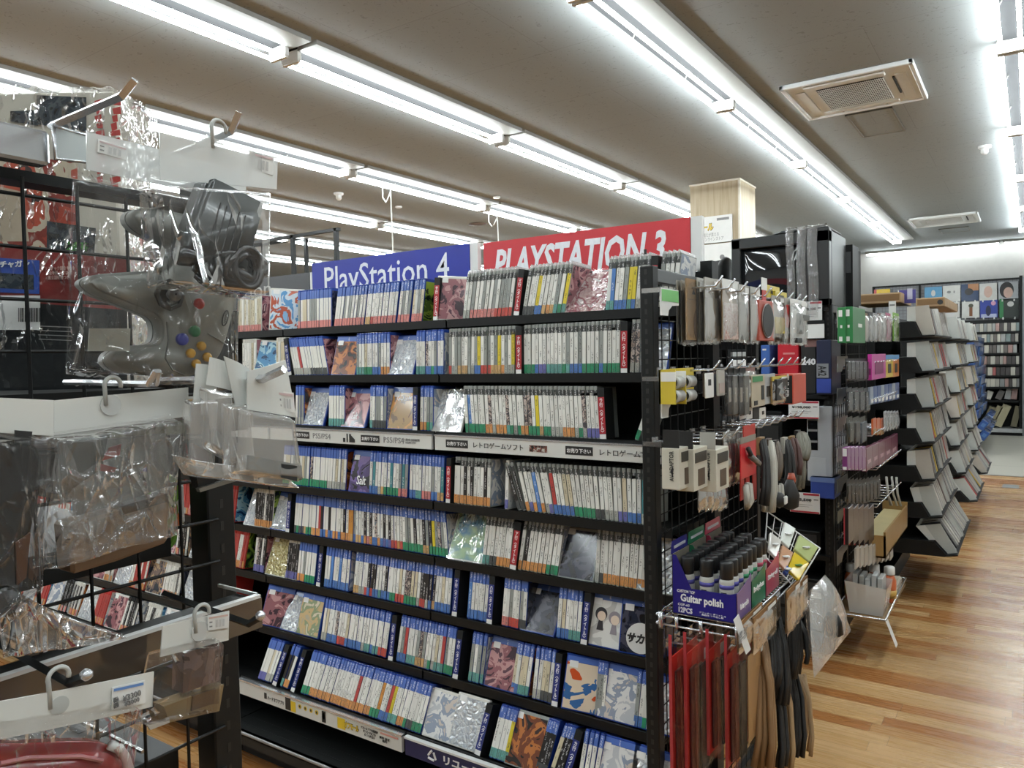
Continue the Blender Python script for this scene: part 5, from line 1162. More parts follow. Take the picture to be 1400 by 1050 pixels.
# ---------------------------------------------------------------- second gondola and everything down the aisle
def gondola_two():
    Y0 = 4.30
    o = thing('amplifier_shelf', 'black steel shelf of amplifiers and boxes facing the game shelves, beyond the first endcap', 'shelf', (-1.8, 4.7, 0))
    part('back_panel', MB().box(-2.74, -0.93, 4.76, 4.78, 0.1, 1.86), BLACK2, o)
    for x in (-0.915, -1.83, -2.72): part('upright', MB().box(x - 0.02, x + 0.02, 4.74, 4.80, 0, 1.87), BLACK, o)
    zs = (0.11, 0.53, 0.93, 1.40, 1.87)
    for z in zs: part('shelf', MB().box(-2.72, -0.895, Y0, 4.75, z - 0.025, z), BLACK, o)
    part('side_panel', MB().box(-0.925, -0.918, Y0 + 0.02, 4.74, 0.1, 1.86), BLACK, o)
    part('kick_plate', MB().box(-2.72, -0.90, Y0, Y0 + 0.02, 0, 0.085), BLACK, o)
    # the big set on top
    x0, x1, za, zb = -1.405, -0.885, 1.871, 2.285
    t = thing('tube_television', 'black tube television in torn clear wrap standing on top of the amplifier shelf', 'television', ((x0 + x1) / 2, 4.5, za))
    bz = plain('television_black', (0.020, 0.022, 0.022), 0.35)
    part('bezel', MB().box(x0, x0 + 0.05, 4.28, 4.34, za, zb - 0.02).box(x1 - 0.16, x1, 4.28, 4.34, za, zb).box(x0, x1, 4.28, 4.34, zb - 0.075, zb - 0.015).box(x0, x1, 4.28, 4.34, za, za + 0.04), bz, t, bevel=0.004)
    part('cabinet', MB().box(x0 + 0.01, x1, 4.34, 4.72, za, zb - 0.01).prism([(x1 - 0.3, zb - 0.012), (x1, zb - 0.012), (x1, zb + 0.004), (x1 - 0.25, zb + 0.004)], 'y', 4.29, 4.6), bz, t, bevel=0.006)
    scr = plain('dark_screen_glass', (0.012, 0.014, 0.016), 0.04, 0, 0.1, 0.9)
    def sf(a, b):
        x, z = x0 + 0.045 + (x1 - 0.155 - x0 - 0.045) * a, za + 0.035 + (zb - 0.07 - za - 0.035) * b
        return (x, 4.31 - 0.022 * math.sin(PI * a) ** 0.6 * math.sin(PI * b) ** 0.6 if 0 < a < 1 and 0 < b < 1 else 4.315, z)
    part('screen', MB().grid(sf, 14, 14), scr, t, True)
    wr = film('streaked_wrap', 0.16, 0.12, 60, 1.0, spec=1.3)
    for k, (ua, ub) in enumerate(((1075, 1086), (1089, 1102), (1104, 1118))):
        xa, xb = onY(ua, 370, 4.27).x, onY(ub, 370, 4.27).x
        rr = random.Random(k); ph = [rr.uniform(0, 6) for _ in range(8)]
        part('wrap_fold', MB().grid(lambda a, b: (xa + (xb - xa) * a + 0.004 * math.sin(7 * b + ph[0]), 4.272 - 0.006 * math.sin(PI * a) + 0.003 * math.sin(40 * a + 3 * b + ph[1]) * math.sin(3 * b), za - 0.06 + (zb + 0.075 - za) * b), 10, 12), wr, t, True)
    rr = random.Random(5)
    cr = MB().grid(lambda a, b: (-1.10 + 0.21 * a + rr.uniform(-0.004, 0.004), 4.262 + 0.06 * b, zb + 0.004 + rr.uniform(0, 0.014)), 16, 3)
    part('gathered_wrap', cr, wr, t)
    o2 = solo('monitor', 'dark thin screen seen at an angle behind the tube television', 'monitor', MB().add([(-1.0, 5.05, 1.90), (-0.862, 4.95, 1.90), (-0.862, 4.95, 2.225), (-1.0, 5.05, 2.27), (-0.99, 5.08, 1.90), (-0.852, 4.98, 1.90), (-0.852, 4.98, 2.225), (-0.99, 5.08, 2.27)], ((0, 1, 2, 3), (7, 6, 5, 4), (0, 4, 5, 1), (1, 5, 6, 2), (2, 6, 7, 3), (3, 7, 4, 0))), plain('screen_grey', (0.05, 0.053, 0.055), 0.4))
    part('screen_stand', MB().box(-0.97, -0.90, 5.02, 5.1, 1.873, 1.90), BLACK2, o2); part('hinge_block', MB().box(-0.955, -0.925, 5.0, 5.03, 1.9, 2.1), BLACK, o2)
    t2 = thing('computer_tower', 'black upright tower just behind the tube television, over the second endcap post', 'computer', (-0.88, 4.85, 1.871))
    part('tower_case', MB().box(-0.93, -0.855, 4.75, 4.93, 1.871, 2.24), BLACK, t2); part('drive_slots', MB().box(-0.92, -0.865, 4.748, 4.751, 2.08, 2.2), flat('slot_grey', '4a4c4e'), t2)
    # a dark headed monitor on top, further along
    p = onY(975, 365, 4.4)
    o3 = thing('desk_speaker', 'black rounded speaker with white label on top, between the red sign and the television', 'speaker', (p.x, 4.42, 1.871))
    part('cone_shell', MB().lathe((p.x - 0.06, 4.42, 2.03), [(0.05, -0.07), (0.10, -0.04), (0.13, 0.0), (0.145, 0.06), (0.15, 0.12)], 20, 'x'), bz, o3, True)
    part('front_rim', MB().lathe((p.x + 0.06, 4.42, 2.03), [(0.155, 0), (0.165, 0.012), (0.155, 0.03)], 20, 'x'), BLACK, o3, True)
    part('white_label', MB().box(p.x - 0.03, p.x + 0.02, 4.283, 4.30, 2.02, 2.12), WHITE, o3); part('speaker_foot', MB().box(p.x - 0.05, p.x + 0.03, 4.38, 4.46, 1.871, 1.90), BLACK, o3)
    def B(name, lab, cat, u0, v0, u1, v1, mat, depth=0.2, z0=None, Y=Y0 + 0.02, bev=0.004):
        a, b = onY(u0, v0, Y), onY(u1, v1, Y)
        return solo(name, lab, cat, MB().box(a.x, min(b.x, -0.93 if Y > 4.31 else 9), Y, Y + depth, b.z if z0 is None else z0, a.z), mat, bevel=bev), a, b
    # second shelf of boxes (feet at 1.40)
    o4, a, b = B('box', 'blue box standing behind the hooks on the upper amplifier shelf', 'box', 1040, 472, 1053, 522, flat('mid_blue_carton', '3c62a8'), 0.2, 1.4)
    part('white_print', MB().box(a.x + 0.01, b.x - 0.02, Y0 + 0.018, Y0 + 0.021, a.z - 0.03, a.z - 0.02), WHITE, o4)
    o4, a, b = B('box', 'bright red box standing on the upper amplifier shelf', 'box', 1063, 470, 1092, 522, flat('bright_red_carton', 'c01f2e'), 0.2, 1.4)
    part('white_print', MB().box(a.x + 0.03, b.x - 0.02, Y0 + 0.018, Y0 + 0.021, a.z - 0.06, a.z - 0.05), flat('rose_print', 'd88a88'), o4)
    o4, a, b = B('amplifier', 'black amplifier with white panel on the upper amplifier shelf, nearest the sign column', 'amplifier', 995, 478, 1032, 522, BLACK2, 0.3, 1.4)
    part('white_panel', MB().box(a.x + 0.03, b.x - 0.015, Y0 + 0.016, Y0 + 0.021, 1.42, a.z - 0.06), WHITE, o4); part('knob_strip', MB().box(a.x + 0.02, b.x - 0.01, Y0 + 0.016, Y0 + 0.021, a.z - 0.04, a.z - 0.015), flat('pale_strip', 'a8aaa8'), o4)
    o4, a, b = B('box', 'black box with large white numerals beside the dark blue box', 'box', 1095, 462, 1116, 524, INK, 0.2, 1.4)
    text('BIGO', 0.075, 0.035, WINK, o4, ((a.x + min(b.x, -0.93)) / 2, Y0 + 0.0195, a.z - 0.13)); part('picture', MB().box(a.x + 0.02, -0.94, Y0 + 0.018, Y0 + 0.021, a.z - 0.05, a.z - 0.01), flat('rosy_card', '8f6a64'), o4)
    a, b = onY(1116, 465, Y0 - 0.03), onY(1137, 524, Y0 - 0.03)
    o4 = solo('box', 'dark blue box with grey label beside the second endcap post', 'box', MB().box(a.x, b.x, Y0 - 0.03, Y0 + 0.2, 1.4, a.z), flat('deep_navy_carton', '1c2440'), bevel=0.004)
    part('grey_label', MB().box(a.x, b.x - 0.015, Y0 - 0.032, Y0 - 0.029, 1.49, 1.565), flat('label_grey', '8a8c90'), o4); part('blue_band', MB().box(a.x, b.x - 0.003, Y0 - 0.032, Y0 - 0.029, 1.41, 1.485), flat('band_blue', '34489a'), o4)
    text('A42', 0.055, 0.042, INK, o4, ((a.x + b.x) / 2 - 0.008, Y0 - 0.0325, 1.527), '-y', -PI / 2)
    # third shelf: white tower, blue box
    a, b = onY(1103, 555, Y0), onY(1138, 665, Y0)
    o4 = thing('white_tower', 'white upright tower with black windowed front between the endcaps', 'computer', ((a.x + b.x) / 2, 4.4, 0.93))
    part('tower_case', MB().box(a.x, b.x, Y0, Y0 + 0.35, 0.931, a.z), flat('tower_white', 'b4b8bc', 0.3), o4, bevel=0.004)
    part('black_window', MB().box(a.x + 0.005, a.x + 0.055, Y0 - 0.002, Y0 + 0.001, 1.10, a.z - 0.05), flat('window_black', '101214', 0.15, 0.6), o4)
    for q in range(3): part('window_bar', MB().box(a.x + 0.006, a.x + 0.054, Y0 - 0.004, Y0, 1.14 + q * 0.06, 1.152 + q * 0.06), flat('bar_grey', '8a8c8c'), o4)
    part('lower_panel', MB().box(a.x + 0.003, b.x - 0.03, Y0 - 0.002, Y0 + 0.001, 0.95, 1.06), flat('panel_white', 'c0c4c6'), o4)
    a, b = onY(1108, 652, Y0 - 0.05), onY(1141, 683, Y0 - 0.05)
    o4 = solo('blue_case', 'small blue case on the shelf edge under the white tower', 'case', MB().box(a.x, b.x, Y0 - 0.05, Y0 + 0.1, b.z, a.z), flat('case_blue', '3850a0'), bevel=0.004)
    part('case_lid', MB().box(a.x - 0.001, b.x + 0.001, Y0 - 0.052, Y0 + 0.1, a.z - 0.025, a.z), flat('lid_blue', '6a80b4'), o4)
    # lower amplifiers
    for k, (u0, v0, u1, v1, z0) in enumerate(((1050, 720, 1122, 772, 0.531), (1098, 790, 1137, 888, 0.111), (1000, 800, 1090, 890, 0.111), (940, 560, 1070, 660, 0.931), (900, 480, 985, 524, 1.401))):
        o4, a, b = B('amplifier', ['black amplifier on the shelf below the lowest price card', 'black amplifier with white label standing lowest by the second endcap post', 'black amplifier on the lowest shelf behind the strap bundles', 'wide black amplifier behind the third hook row', 'dark amplifier behind the steel tubes'][k], 'amplifier', u0, v0, u1, v1, BLACK, 0.3, z0)
        part('speaker_cloth', MB().box(a.x + 0.02, min(b.x, -0.93) - 0.02, Y0 + 0.016, Y0 + 0.021, z0 + 0.02, a.z - 0.08), plain('speaker_cloth', (0.02, 0.02, 0.02), 0.9, bump=0.4, bscale=400), o4)
        part('control_strip', MB().box(a.x + 0.02, min(b.x, -0.93) - 0.02, Y0 + 0.016, Y0 + 0.022, a.z - 0.06, a.z - 0.02), flat('strip_dark', '2e3032'), o4)
        if k == 1: part('white_label', MB().box(-1.0, -0.945, Y0 + 0.012, Y0 + 0.018, a.z - 0.10, a.z - 0.07), WHITE, o4)
    price_card('white price card with red edges above the dark blue box, highest of the three', 1094, 413, 1124, 441, Y0 - 0.02, 'P00')
    price_card('white price card reading 198,000 yen on the white tower', 1078, 548, 1120, 573, Y0 - 0.03, 'P198')
    price_card('white price card below the small blue case, lowest of the three', 1080, 672, 1121, 703, Y0 - 0.06, 'P95')
    a, b = onY(1092, 444, Y0 - 0.02), onY(1127, 462, Y0 - 0.02)
    o4 = solo('shelf_sign', 'blank white strip under the highest price card', 'sign', MB().box(a.x, b.x, Y0 - 0.022, Y0 - 0.018, b.z, a.z), WHITE); part('dark_edge', MB().box(a.x, b.x, Y0 - 0.024, Y0 - 0.02, a.z, a.z + 0.02), BLACK, o4)
gondola_two()

def endcap_two():
    hk = []
    ROWS2 = [(1.80, 0.2), (1.55, 0.2), (1.36, 0.2), (1.18, 0.2), (1.0, 0.22), (0.80, 0.22), (0.62, 0.24)]
    for z, L in ROWS2: hk += [(4.42 + 0.095 * i, z, L) for i in range(9)]
    endcap('endcap_rack', 'second black net endcap past the amplifier shelf, hung with string and cable packs', 4.314, 5.30, 1.881, hk)
    lab_rows = ['top', 'second', 'third', 'fourth', 'fifth', 'sixth', 'seventh']
    vs = [(424, 468), (486, 519), (528, 562), (570, 604), (610, 642), (652, 688), (692, 740)]
    X0 = -0.70
    def cart(k, u0, u1, v0, v1, hx, lab, X=X0, t=0.03, **kw):
        return hang_box('string_pack', lab, 'string pack', rect(u0, v0, u1, v1, X), X, t, flat('pack2_' + hx, hx, 0.35, 0.4), 'packs on the %s row of the second endcap' % lab_rows[k], **kw)
    # arched plates
    for k, (v0, v1, hx) in enumerate(((426, 449, 'b4a8a4'), (487, 508, '6a6a66'), (530, 552, '5a5a58'), (570, 588, '9c948c'), (610, 628, 'b8b8b4'), (652, 670, '5a5a58'), (694, 710, '484846'), (746, 766, '7c7c78'))):
        y0, y1, z0, z1 = rect(1144, v0, 1158, v1, -0.83); w = y1 - y0; h = z1 - z0
        solo('bracket_plate', 'arched plate beside the second endcap post, %s from the top' % ORD(k + 1), 'bracket plate', MB().prism([(y0, z1), (y1, z1), (y1, z0 + h * 0.45), (y0 + w * 0.6, z0 + h * 0.4), (y0 + w * 0.4, z0), (y0, z0)], 'x', -0.83, -0.826), flat('plate_' + hx, hx), group='arched plates beside the second endcap post')
    for k, (u0, u1) in enumerate(((1156, 1165), (1166, 1183))):
        cart(0, u0, u1, 421, 469, '2f7a44', ['green carton with white print on the top row, nearest the second endcap post', 'wider green carton with white print beside its twin on the second endcap'][k], -0.72 + 0.03 * k, 0.035,
             extra=[('white_print', 0.15, 0.6, 0.74, 0.92, WHITE, 'y'), ('white_print', 0.2, 0.6, 0.05, 0.18, WHITE, 'y'), ('white_mark', 0.35, 0.6, 0.42, 0.5, WHITE, 'y'), ('white_mark', 0.4, 0.7, 0.45, 0.55, WHITE, 'x')])
    for k, (u0, u1, hx, n_) in enumerate(((1183, 1188, '8a6a4a', 'brown'), (1189, 1194, '1e1e20', 'black'), (1195, 1200, '8c9094', 'silver'), (1201, 1206, '6a5048', 'brown black'), (1206, 1212, '9a9c9c', 'pale silver'), (1212, 1219, 'b04a74', 'pink'), (1222, 1230, '7ab030', 'lime green'))):
        hang_bag('string_pack', '%s pack on the top row of the second endcap, %s past the green cartons' % (n_, ORD(k + 1)), 'string pack', rect(u0, 428, u1, 467, -0.70), -0.70, 0.012, flat('pack2_' + hx, hx), 'packs on the top row of the second endcap', None, [('print', 0.2, 0.8, 0.1, 0.8, 0.006, flat('pack2b_' + hx, hx, 0.3, 0.5))], seed=200 + k, tag_=False)
    for k in range(6):
        hang_bag('cable_pack', 'silvery dark pack on the second row of the second endcap, %s from its post' % ORD(k + 1), 'string pack', rect(1157 + 5.5 * k, 490, 1163 + 5.5 * k, 521, -0.71), -0.71, 0.010, BLACK2, 'packs on the second row of the second endcap', None, [('dark_coil', 0.15, 0.85, 0.1, 0.85, 0.008, flat('coil_black', '1e2022'))], seed=210 + k, tag_=False)
    cart(1, 1192, 1211, 484, 518, 'c03c96', 'magenta pack on the second row of the second endcap', -0.69, 0.02, extra=[('dark_print', 0.2, 0.8, 0.2, 0.45, flat('dark_magenta', '7a1f5c'), 'y'), ('dark_print', 0.2, 0.8, 0.2, 0.7, flat('dark_magenta', '7a1f5c'), 'x')])
    cart(1, 1211, 1221, 485, 516, 'd0b83a', 'yellow pack with blue top on the second row of the second endcap', -0.69, 0.02, extra=[('blue_top', 0.0, 1.0, 0.8, 1.0, flat('sky_blue', '4a8ac0'), 'x'), ('black_figure', 0.3, 0.7, 0.2, 0.6, INK, 'x')])
    cart(1, 1221, 1229, 485, 515, 'd08038', 'orange pack last on the second row of the second endcap', -0.69, 0.02, extra=[('blue_top', 0.0, 1.0, 0.8, 1.0, flat('sky_blue', '4a8ac0'), 'x'), ('black_figure', 0.3, 0.7, 0.2, 0.6, INK, 'x')])
    for k in range(4):
        hang_bag('cable_pack', 'grey patterned pack on the third row of the second endcap, %s from its post' % ORD(k + 1), 'string pack', rect(1158 + 8 * k, 530, 1166 + 8 * k, 564, -0.71), -0.71, 0.010, flat('coil_black', '1e2022'), 'packs on the third row of the second endcap', None, [('coil', 0.15, 0.85, 0.1, 0.85, 0.008, art('coil_print', ['1c1e20', '44464a', '2c2c30', '62625e'], 120))], seed=220 + k, tag_=False)
    for k in range(8):
        cart(2, 1190 + 5 * k, 1194.5 + 5 * k, 529 - k * 0.8, 553 - k, '2c4a86' if k % 3 else '8a94a4', 'blue pack on the third row of the second endcap, %s in its run' % ORD(k + 1), -0.70, 0.012, extra=[('white_print', 0.2, 0.8, 0.1, 0.3, WHITE, 'x')])
    for k in range(3):
        hang_bag('cable_pack', 'long olive pack on the fourth row of the second endcap, %s from its post' % ORD(k + 1), 'string pack', rect(1159 + 8 * k, 570, 1167 + 9 * k, 606, -0.71), -0.71, 0.012, flat('olive_dark', '34352a'), 'packs on the fourth row of the second endcap', None, [('cable', 0.2, 0.8, 0.05, 0.8, 0.01, [flat('olive_dark', '34352a'), flat('dull_black', '2c2a28'), flat('slate', '3a4450')][k])], seed=230 + k, tag_=False)
    for k in range(3):
        cart(3, 1194 + 5 * k, 1198 + 5 * k, 572, 594, 'c8663a', 'orange labelled pack on the fourth row of the second endcap, %s of three' % ORD(k + 1), -0.70, 0.01, extra=[('pale_foot', 0.0, 1.0, 0.0, 0.35, flat('kraft_card', '8f7350'), 'x')])
    for k in range(5):
        hang_bag('string_pack', 'clear white pack on the fourth row of the second endcap, %s past the orange labels' % ORD(k + 1), 'string pack', rect(1209 + 4 * k, 562, 1213 + 4 * k, 590 - k, -0.69), -0.69, 0.008, flat('frost_white', 'a8aab0'), 'clear packs on the fourth row of the second endcap', None, [('slate_part', 0.3, 0.7, 0.2, 0.7, 0.005, flat('slate', '3a4450'))], seed=240 + k, tag_=False)
    for k in range(10):
        wide = k > 4
        cart(4, 1158.5 + 5.2 * min(k, 5) + max(0, k - 5) * 8.6, 1163 + 5.2 * min(k, 5) + max(0, k - 5) * 8.6 + (4 if wide else 0), 611 - max(0, k - 5) * 4.0, 642 - max(0, k - 5) * 4.2, '7a3a74' if not wide else '6e3048', '%s carton on the fifth row of the second endcap, %s from its post' % ('purple' if not wide else 'plum', ORD(k + 1)), -0.70, 0.022,
             extra=[('white_cap', 0.1, 0.9, 0.62, 0.96, WHITE, 'y'), ('white_foot', 0.15, 0.85, 0.03, 0.16, WHITE, 'y')] + ([('pale_mark', 0.2, 0.7, 0.3, 0.45, flat('plum_print', 'b08a94'), 'x')] if wide else []))
    for k in range(9):
        hang_bag('cable_pack', 'black pack on the sixth row of the second endcap, %s from its post' % ORD(k + 1), 'string pack', rect(1158 + 5 * k, 655 - max(0, k - 4), 1164 + 5 * k, 690 - max(0, k - 4) * 2, -0.70), -0.70, 0.008, BLACK, 'packs on the sixth row of the second endcap', None, [('black_cable', 0.2, 0.8, 0.1, 0.8, 0.006, BLACK2)], seed=250 + k, tag_=False)
    for k in range(3):
        bundle('pale_cord', 'pale dangling cord at the end of the sixth row, %s in line' % ORD(k + 1), 'cable', [onX(1212 + 7 * k, 652, -0.69), onX(1214 + 7 * k, 675, -0.68), onX(1219 + 7 * k, 692, -0.66)], 0.006, flat('pale_cord', '9a968c'), 'pale cords on the sixth row', 2, 0.01, None, 260 + k)
    for k in range(5):
        cart(6, 1160 + 7 * k, 1167 + 7 * k, 692, 742, '241a1c', 'dark red-edged tall pack, seventh row of the second endcap, %s from its post' % ORD(k + 1), -0.69, 0.02, extra=[('red_edge', 0.0, 0.25 if k < 3 else 0.08, 0.0, 1.0, flat('red_edge_card', 'a83a40'), 'y')])
    for k in range(9):
        hang_box('paper_pack', 'long white paper pack hanging lowest on the second endcap, %s from its post' % ORD(k + 1), 'paper pack', rect(1171 + 5 * k, 748 - k, 1175 + 5 * k, 776 - k * 1.6, -0.70), -0.70 + 0.003 * k, 0.01, flat('paper_pack_white', 'a8a298'), 'white paper packs')
    # tan basket beyond
    y0, y1, z0, z1 = rect(1205, 704, 1236, 742, -0.66)
    o = thing('wooden_box', 'small tan open box with pale packs at the end of the lowest hooks', 'box', (-0.7, (y0 + y1) / 2, z0))
    part('box_side', MB().box(-0.78, -0.64, y1 - 0.01, y1, z0, z1), flat('honey_wood', '9a7a4a'), o); part('box_side', MB().box(-0.78, -0.64, y0, y0 + 0.01, z0, z1 - 0.04), flat('honey_wood', '9a7a4a'), o)
    part('box_front', MB().box(-0.65, -0.64, y0, y1, z0, z1 - 0.02), flat('honey_wood', '9a7a4a'), o); part('box_base', MB().box(-0.78, -0.64, y0, y1, z0, z0 + 0.01), flat('honey_wood', '9a7a4a'), o); part('pale_packs', MB().box(-0.77, -0.66, y0 + 0.02, y1 - 0.02, z0 + 0.012, z1 - 0.05), flat('pale_packs', 'b8aa80'), o)
    # floor level tray
    z = 0.25; ta, tb = onX(1152, 850, -0.86), onZ(1203, 862, z)
    x0, x1, ya, yb = -0.87, tb.x, 4.25, 5.0
    o = thing('wire_shelf', 'low wire tray holding a clear tub and orange bottles beside the aisle', 'shelf', ((x0 + x1) / 2, 4.6, z - 0.02), None)
    part('rim_wire', MB().tube([(x0, ya, z), (x1, ya, z), (x1, yb, z + 0.03), (x0, yb, z + 0.03), (x0, ya, z)], 0.006, 6), WIRE, o, True)
    part('tray_base', MB().box(x0, x1, ya, yb, z - 0.012, z - 0.004), flat('kraft_card', '8f7350'), o)
    part('price_strip', MB().add([(x1 + 0.002, ya - 0.01, z), (x1 + 0.002, ya + 0.05, z), (x1 + 0.05, ya + 0.05, z - 0.13), (x1 + 0.05, ya - 0.01, z - 0.13)], ((0, 1, 2, 3),)), WHITE, o)
    part('tray_leg', MB().box(x0 - 0.01, x0 + 0.02, ya, ya + 0.03, z - 0.12, z), flat('tan_wood', '9a7448'), o)
    tub = film('cloudy_plastic', 0.55, 0.2, 10, 0.2)
    o = solo('clear_tub', 'cloudy clear tub with white sachets at the near end of the low tray', 'tub', MB().add([(-0.80, 4.30, z), (-0.64, 4.30, z), (-0.64, 4.48, z), (-0.80, 4.48, z), (-0.82, 4.28, z + 0.17), (-0.62, 4.28, z + 0.15), (-0.62, 4.50, z + 0.15), (-0.82, 4.50, z + 0.17)], ((0, 1, 2, 3), (0, 4, 5, 1), (1, 5, 6, 2), (2, 6, 7, 3), (3, 7, 4, 0))), tub)
    for k in range(5): solo('sachet', 'white sachet standing in the cloudy tub, %s from the net' % ORD(k + 1), 'sachet', MB().box(-0.79 + 0.03 * k, -0.765 + 0.03 * k, 4.33 + 0.01 * (k % 2), 4.45, z + 0.004, z + 0.20 - 0.01 * (k % 3)), flat('sachet_white', 'b4b6b4'), group='white sachets in the tub', bevel=0.003)
    for k, (x, y) in enumerate(((-0.73, 4.62), (-0.65, 4.60), (-0.84, 4.56))):
        b = solo('spray_bottle', ['orange bottle with white cap behind the cloudy tub', 'orange and yellow bottle with white cap nearest the aisle on the low tray', 'dim white capped bottle nearest the net on the low tray'][k], 'bottle', MB().lathe((x, y, z - 0.003), [(0.032, 0), (0.034, 0.005), (0.034, 0.12), (0.022, 0.15)], 14), flat('bottle_orange', 'c8683c' if k < 2 else 'a8a49c'), (x, y, z - 0.003), 'bottles on the low tray', smooth=True)
        part('bottle_cap', MB().lathe((x, y, z + 0.147), [(0.026, 0), (0.028, 0.004), (0.027, 0.04), (0.02, 0.045)], 14), WHITE, b, True)
        part('label_band', MB().lathe((x, y, z + 0.02), [(0.0345, 0), (0.0345, 0.045)], 14), flat('band_yellow', 'c8a050'), b, True)
    for k in range(2): solo('wrapped_pack', 'clear wrapped pack lying at the far end of the low tray, %s one' % ('wall side' if k == 0 else 'aisle side'), 'pack', MB().box(-0.78 + 0.08 * k, -0.71 + 0.08 * k, 4.7, 4.93, z - 0.003, z + 0.06), flat('wrap_pale', 'b0a898', 0.2, 0.6), group='wrapped packs on the low tray', bevel=0.01)
endcap_two()

def record_bays():
    Gc = [flat('box_grey_light', 'cfd0cb', 0.6, 0), flat('box_grey', 'b4b8b4', 0.6, 0), flat('box_grey_warm', 'b8b2a8', 0.6, 0)]
    Yf = 5.54
    VT = [(417, 0), (466, 0), (516, 0), (563, 0), (614, 0), (664, 4), (716, 12)]
    bays = [('nearest', 5.5, 6.72), ('second', 7.58, 8.7), ('third', 9.35, 10.3)]
    for bi, (bn, ya, yb) in enumerate(bays):
        o = thing('record_rack', 'black tiered rack of grey record boxes beside the aisle, %s of the three' % bn, 'rack', (-0.95, (ya + yb) / 2, 0), 'record box racks along the aisle')
        part('back_panel', MB().box(-1.06, -1.04, ya, yb, 0.05, 1.93), BLACK2, o)
        part('end_panel', MB().box(-1.04, -0.86, ya, ya + 0.02, 0.0, 1.75), BLACK, o); part('end_panel', MB().box(-1.04, -0.86, yb - 0.02, yb, 0.0, 1.75), BLACK, o)
        part('kick_plate', MB().box(-1.04, -0.80, ya, yb, 0, 0.12), BLACK, o)
        for ti, (v, ex) in enumerate(VT):
            # side profile in metres, read at the first bay
            q = [onY(u + ex * (1 + 0.3 * i), vv, Yf) for i, (u, vv) in enumerate(((1240, v + 3), (1270, v), (1278 + ex, v + 40), (1261 + ex, v + 41), (1252, v + 22), (1240, v + 22)))]
            prof = [(p.x, p.z) for p in q]
            sx = prof[3]; 
            part('tray', MB().prism([(-0.86, prof[4][1] - 0.004), (prof[4][0] - 0.004, prof[4][1] - 0.004), (prof[3][0] - 0.004, prof[3][1] - 0.003), (prof[2][0] + 0.004, prof[2][1] - 0.003), (prof[2][0] + 0.004, prof[2][1] - 0.012), (prof[3][0] - 0.016, prof[3][1] - 0.014), (-0.86, prof[3][1] - 0.02)], 'y', ya, yb), BLACK, o)
            nbx = 2
            L = (yb - ya - 0.08) / nbx
            for k in range(nbx):
                y0 = ya + 0.04 + k * L; y1 = y0 + L * 0.92
                lab = 'grey record box on the %s rack, %s tier down, %s from its near end' % (bn, ORD(ti + 1), ORD(k + 1))
                b = thing('record_box', lab, 'record box', (prof[1][0], (y0 + y1) / 2, prof[3][1]), 'grey record boxes on the %s rack' % bn)
                part('end_card', MB().prism(prof, 'y', y0, y0 + 0.004), Gc[1 if (ti + bi) % 4 else 2], b)
                part('folded_edge', MB().prism([prof[0], ((prof[0][0] * 0.62 + prof[1][0] * 0.38), prof[0][1] * 0.62 + prof[1][1] * 0.38), (prof[4][0] * 0.98 + prof[3][0] * 0.02, prof[4][1]), prof[5]], 'y', y0 - 0.002, y0), Gc[0], b)
                part('end_card', MB().prism(prof, 'y', y1 - 0.004, y1), Gc[0], b)
                part('back_card', MB().add([(prof[0][0], y0, prof[0][1]), (prof[0][0], y1, prof[0][1]), (prof[5][0], y1, prof[5][1]), (prof[5][0], y0, prof[5][1])], ((0, 1, 2, 3),)), Gc[0], b)
                part('floor_card', MB().add([(prof[5][0], y0, prof[5][1]), (prof[5][0], y1, prof[5][1]), (prof[4][0], y1, prof[4][1]), (prof[4][0], y0, prof[4][1])], ((0, 1, 2, 3),)).add([(prof[4][0], y0, prof[4][1]), (prof[4][0], y1, prof[4][1]), (prof[3][0], y1, prof[3][1]), (prof[3][0], y0, prof[3][1])], ((0, 1, 2, 3),)), Gc[0], b)
                # records inside, standing side by side
                rr = random.Random(bi * 100 + ti * 10 + k)
                nrec = 6
                ins = [(p[0] - 0.004, p[1] - 0.004) for p in prof]
                ins = [(prof[0][0] + 0.01, prof[0][1] - 0.012), (prof[1][0] - 0.012, prof[1][1] - 0.014), (prof[2][0] - 0.010, prof[2][1] + 0.006), (prof[3][0] + 0.004, prof[3][1] + 0.006), (prof[4][0] + 0.004, prof[4][1] + 0.005), (prof[5][0] + 0.01, prof[5][1] + 0.005)]
                for m in range(nrec):
                    ym = y0 + 0.02 + (y1 - y0 - 0.04) * (m + 0.2) / nrec
                    hx, cn = rr.choice((('b0aeaa', 'white'), ('a8a4a0', 'pale grey'), ('2a2a2c', 'black'), ('b0aeaa', 'white'), ('8a8c8c', 'grey'), ('c0bcb4', 'ivory'), ('c0bcb4', 'ivory'), ('a8a4a0', 'pale grey'), ('6a5a54', 'brown'), ('b03838', 'red'), ('c8a838', 'yellow')))
                    solo('record_sleeve', '%s sleeve in the %s box of the %s rack, tier %d, %s along' % (cn, ORD(k + 1), bn, ti + 1, ORD(m + 1)), 'record', MB().prism(ins, 'y', ym, ym + 0.025 + 0.02 * rr.random()), flat('sleeve_' + hx, hx), group='record sleeves on the %s rack' % bn)
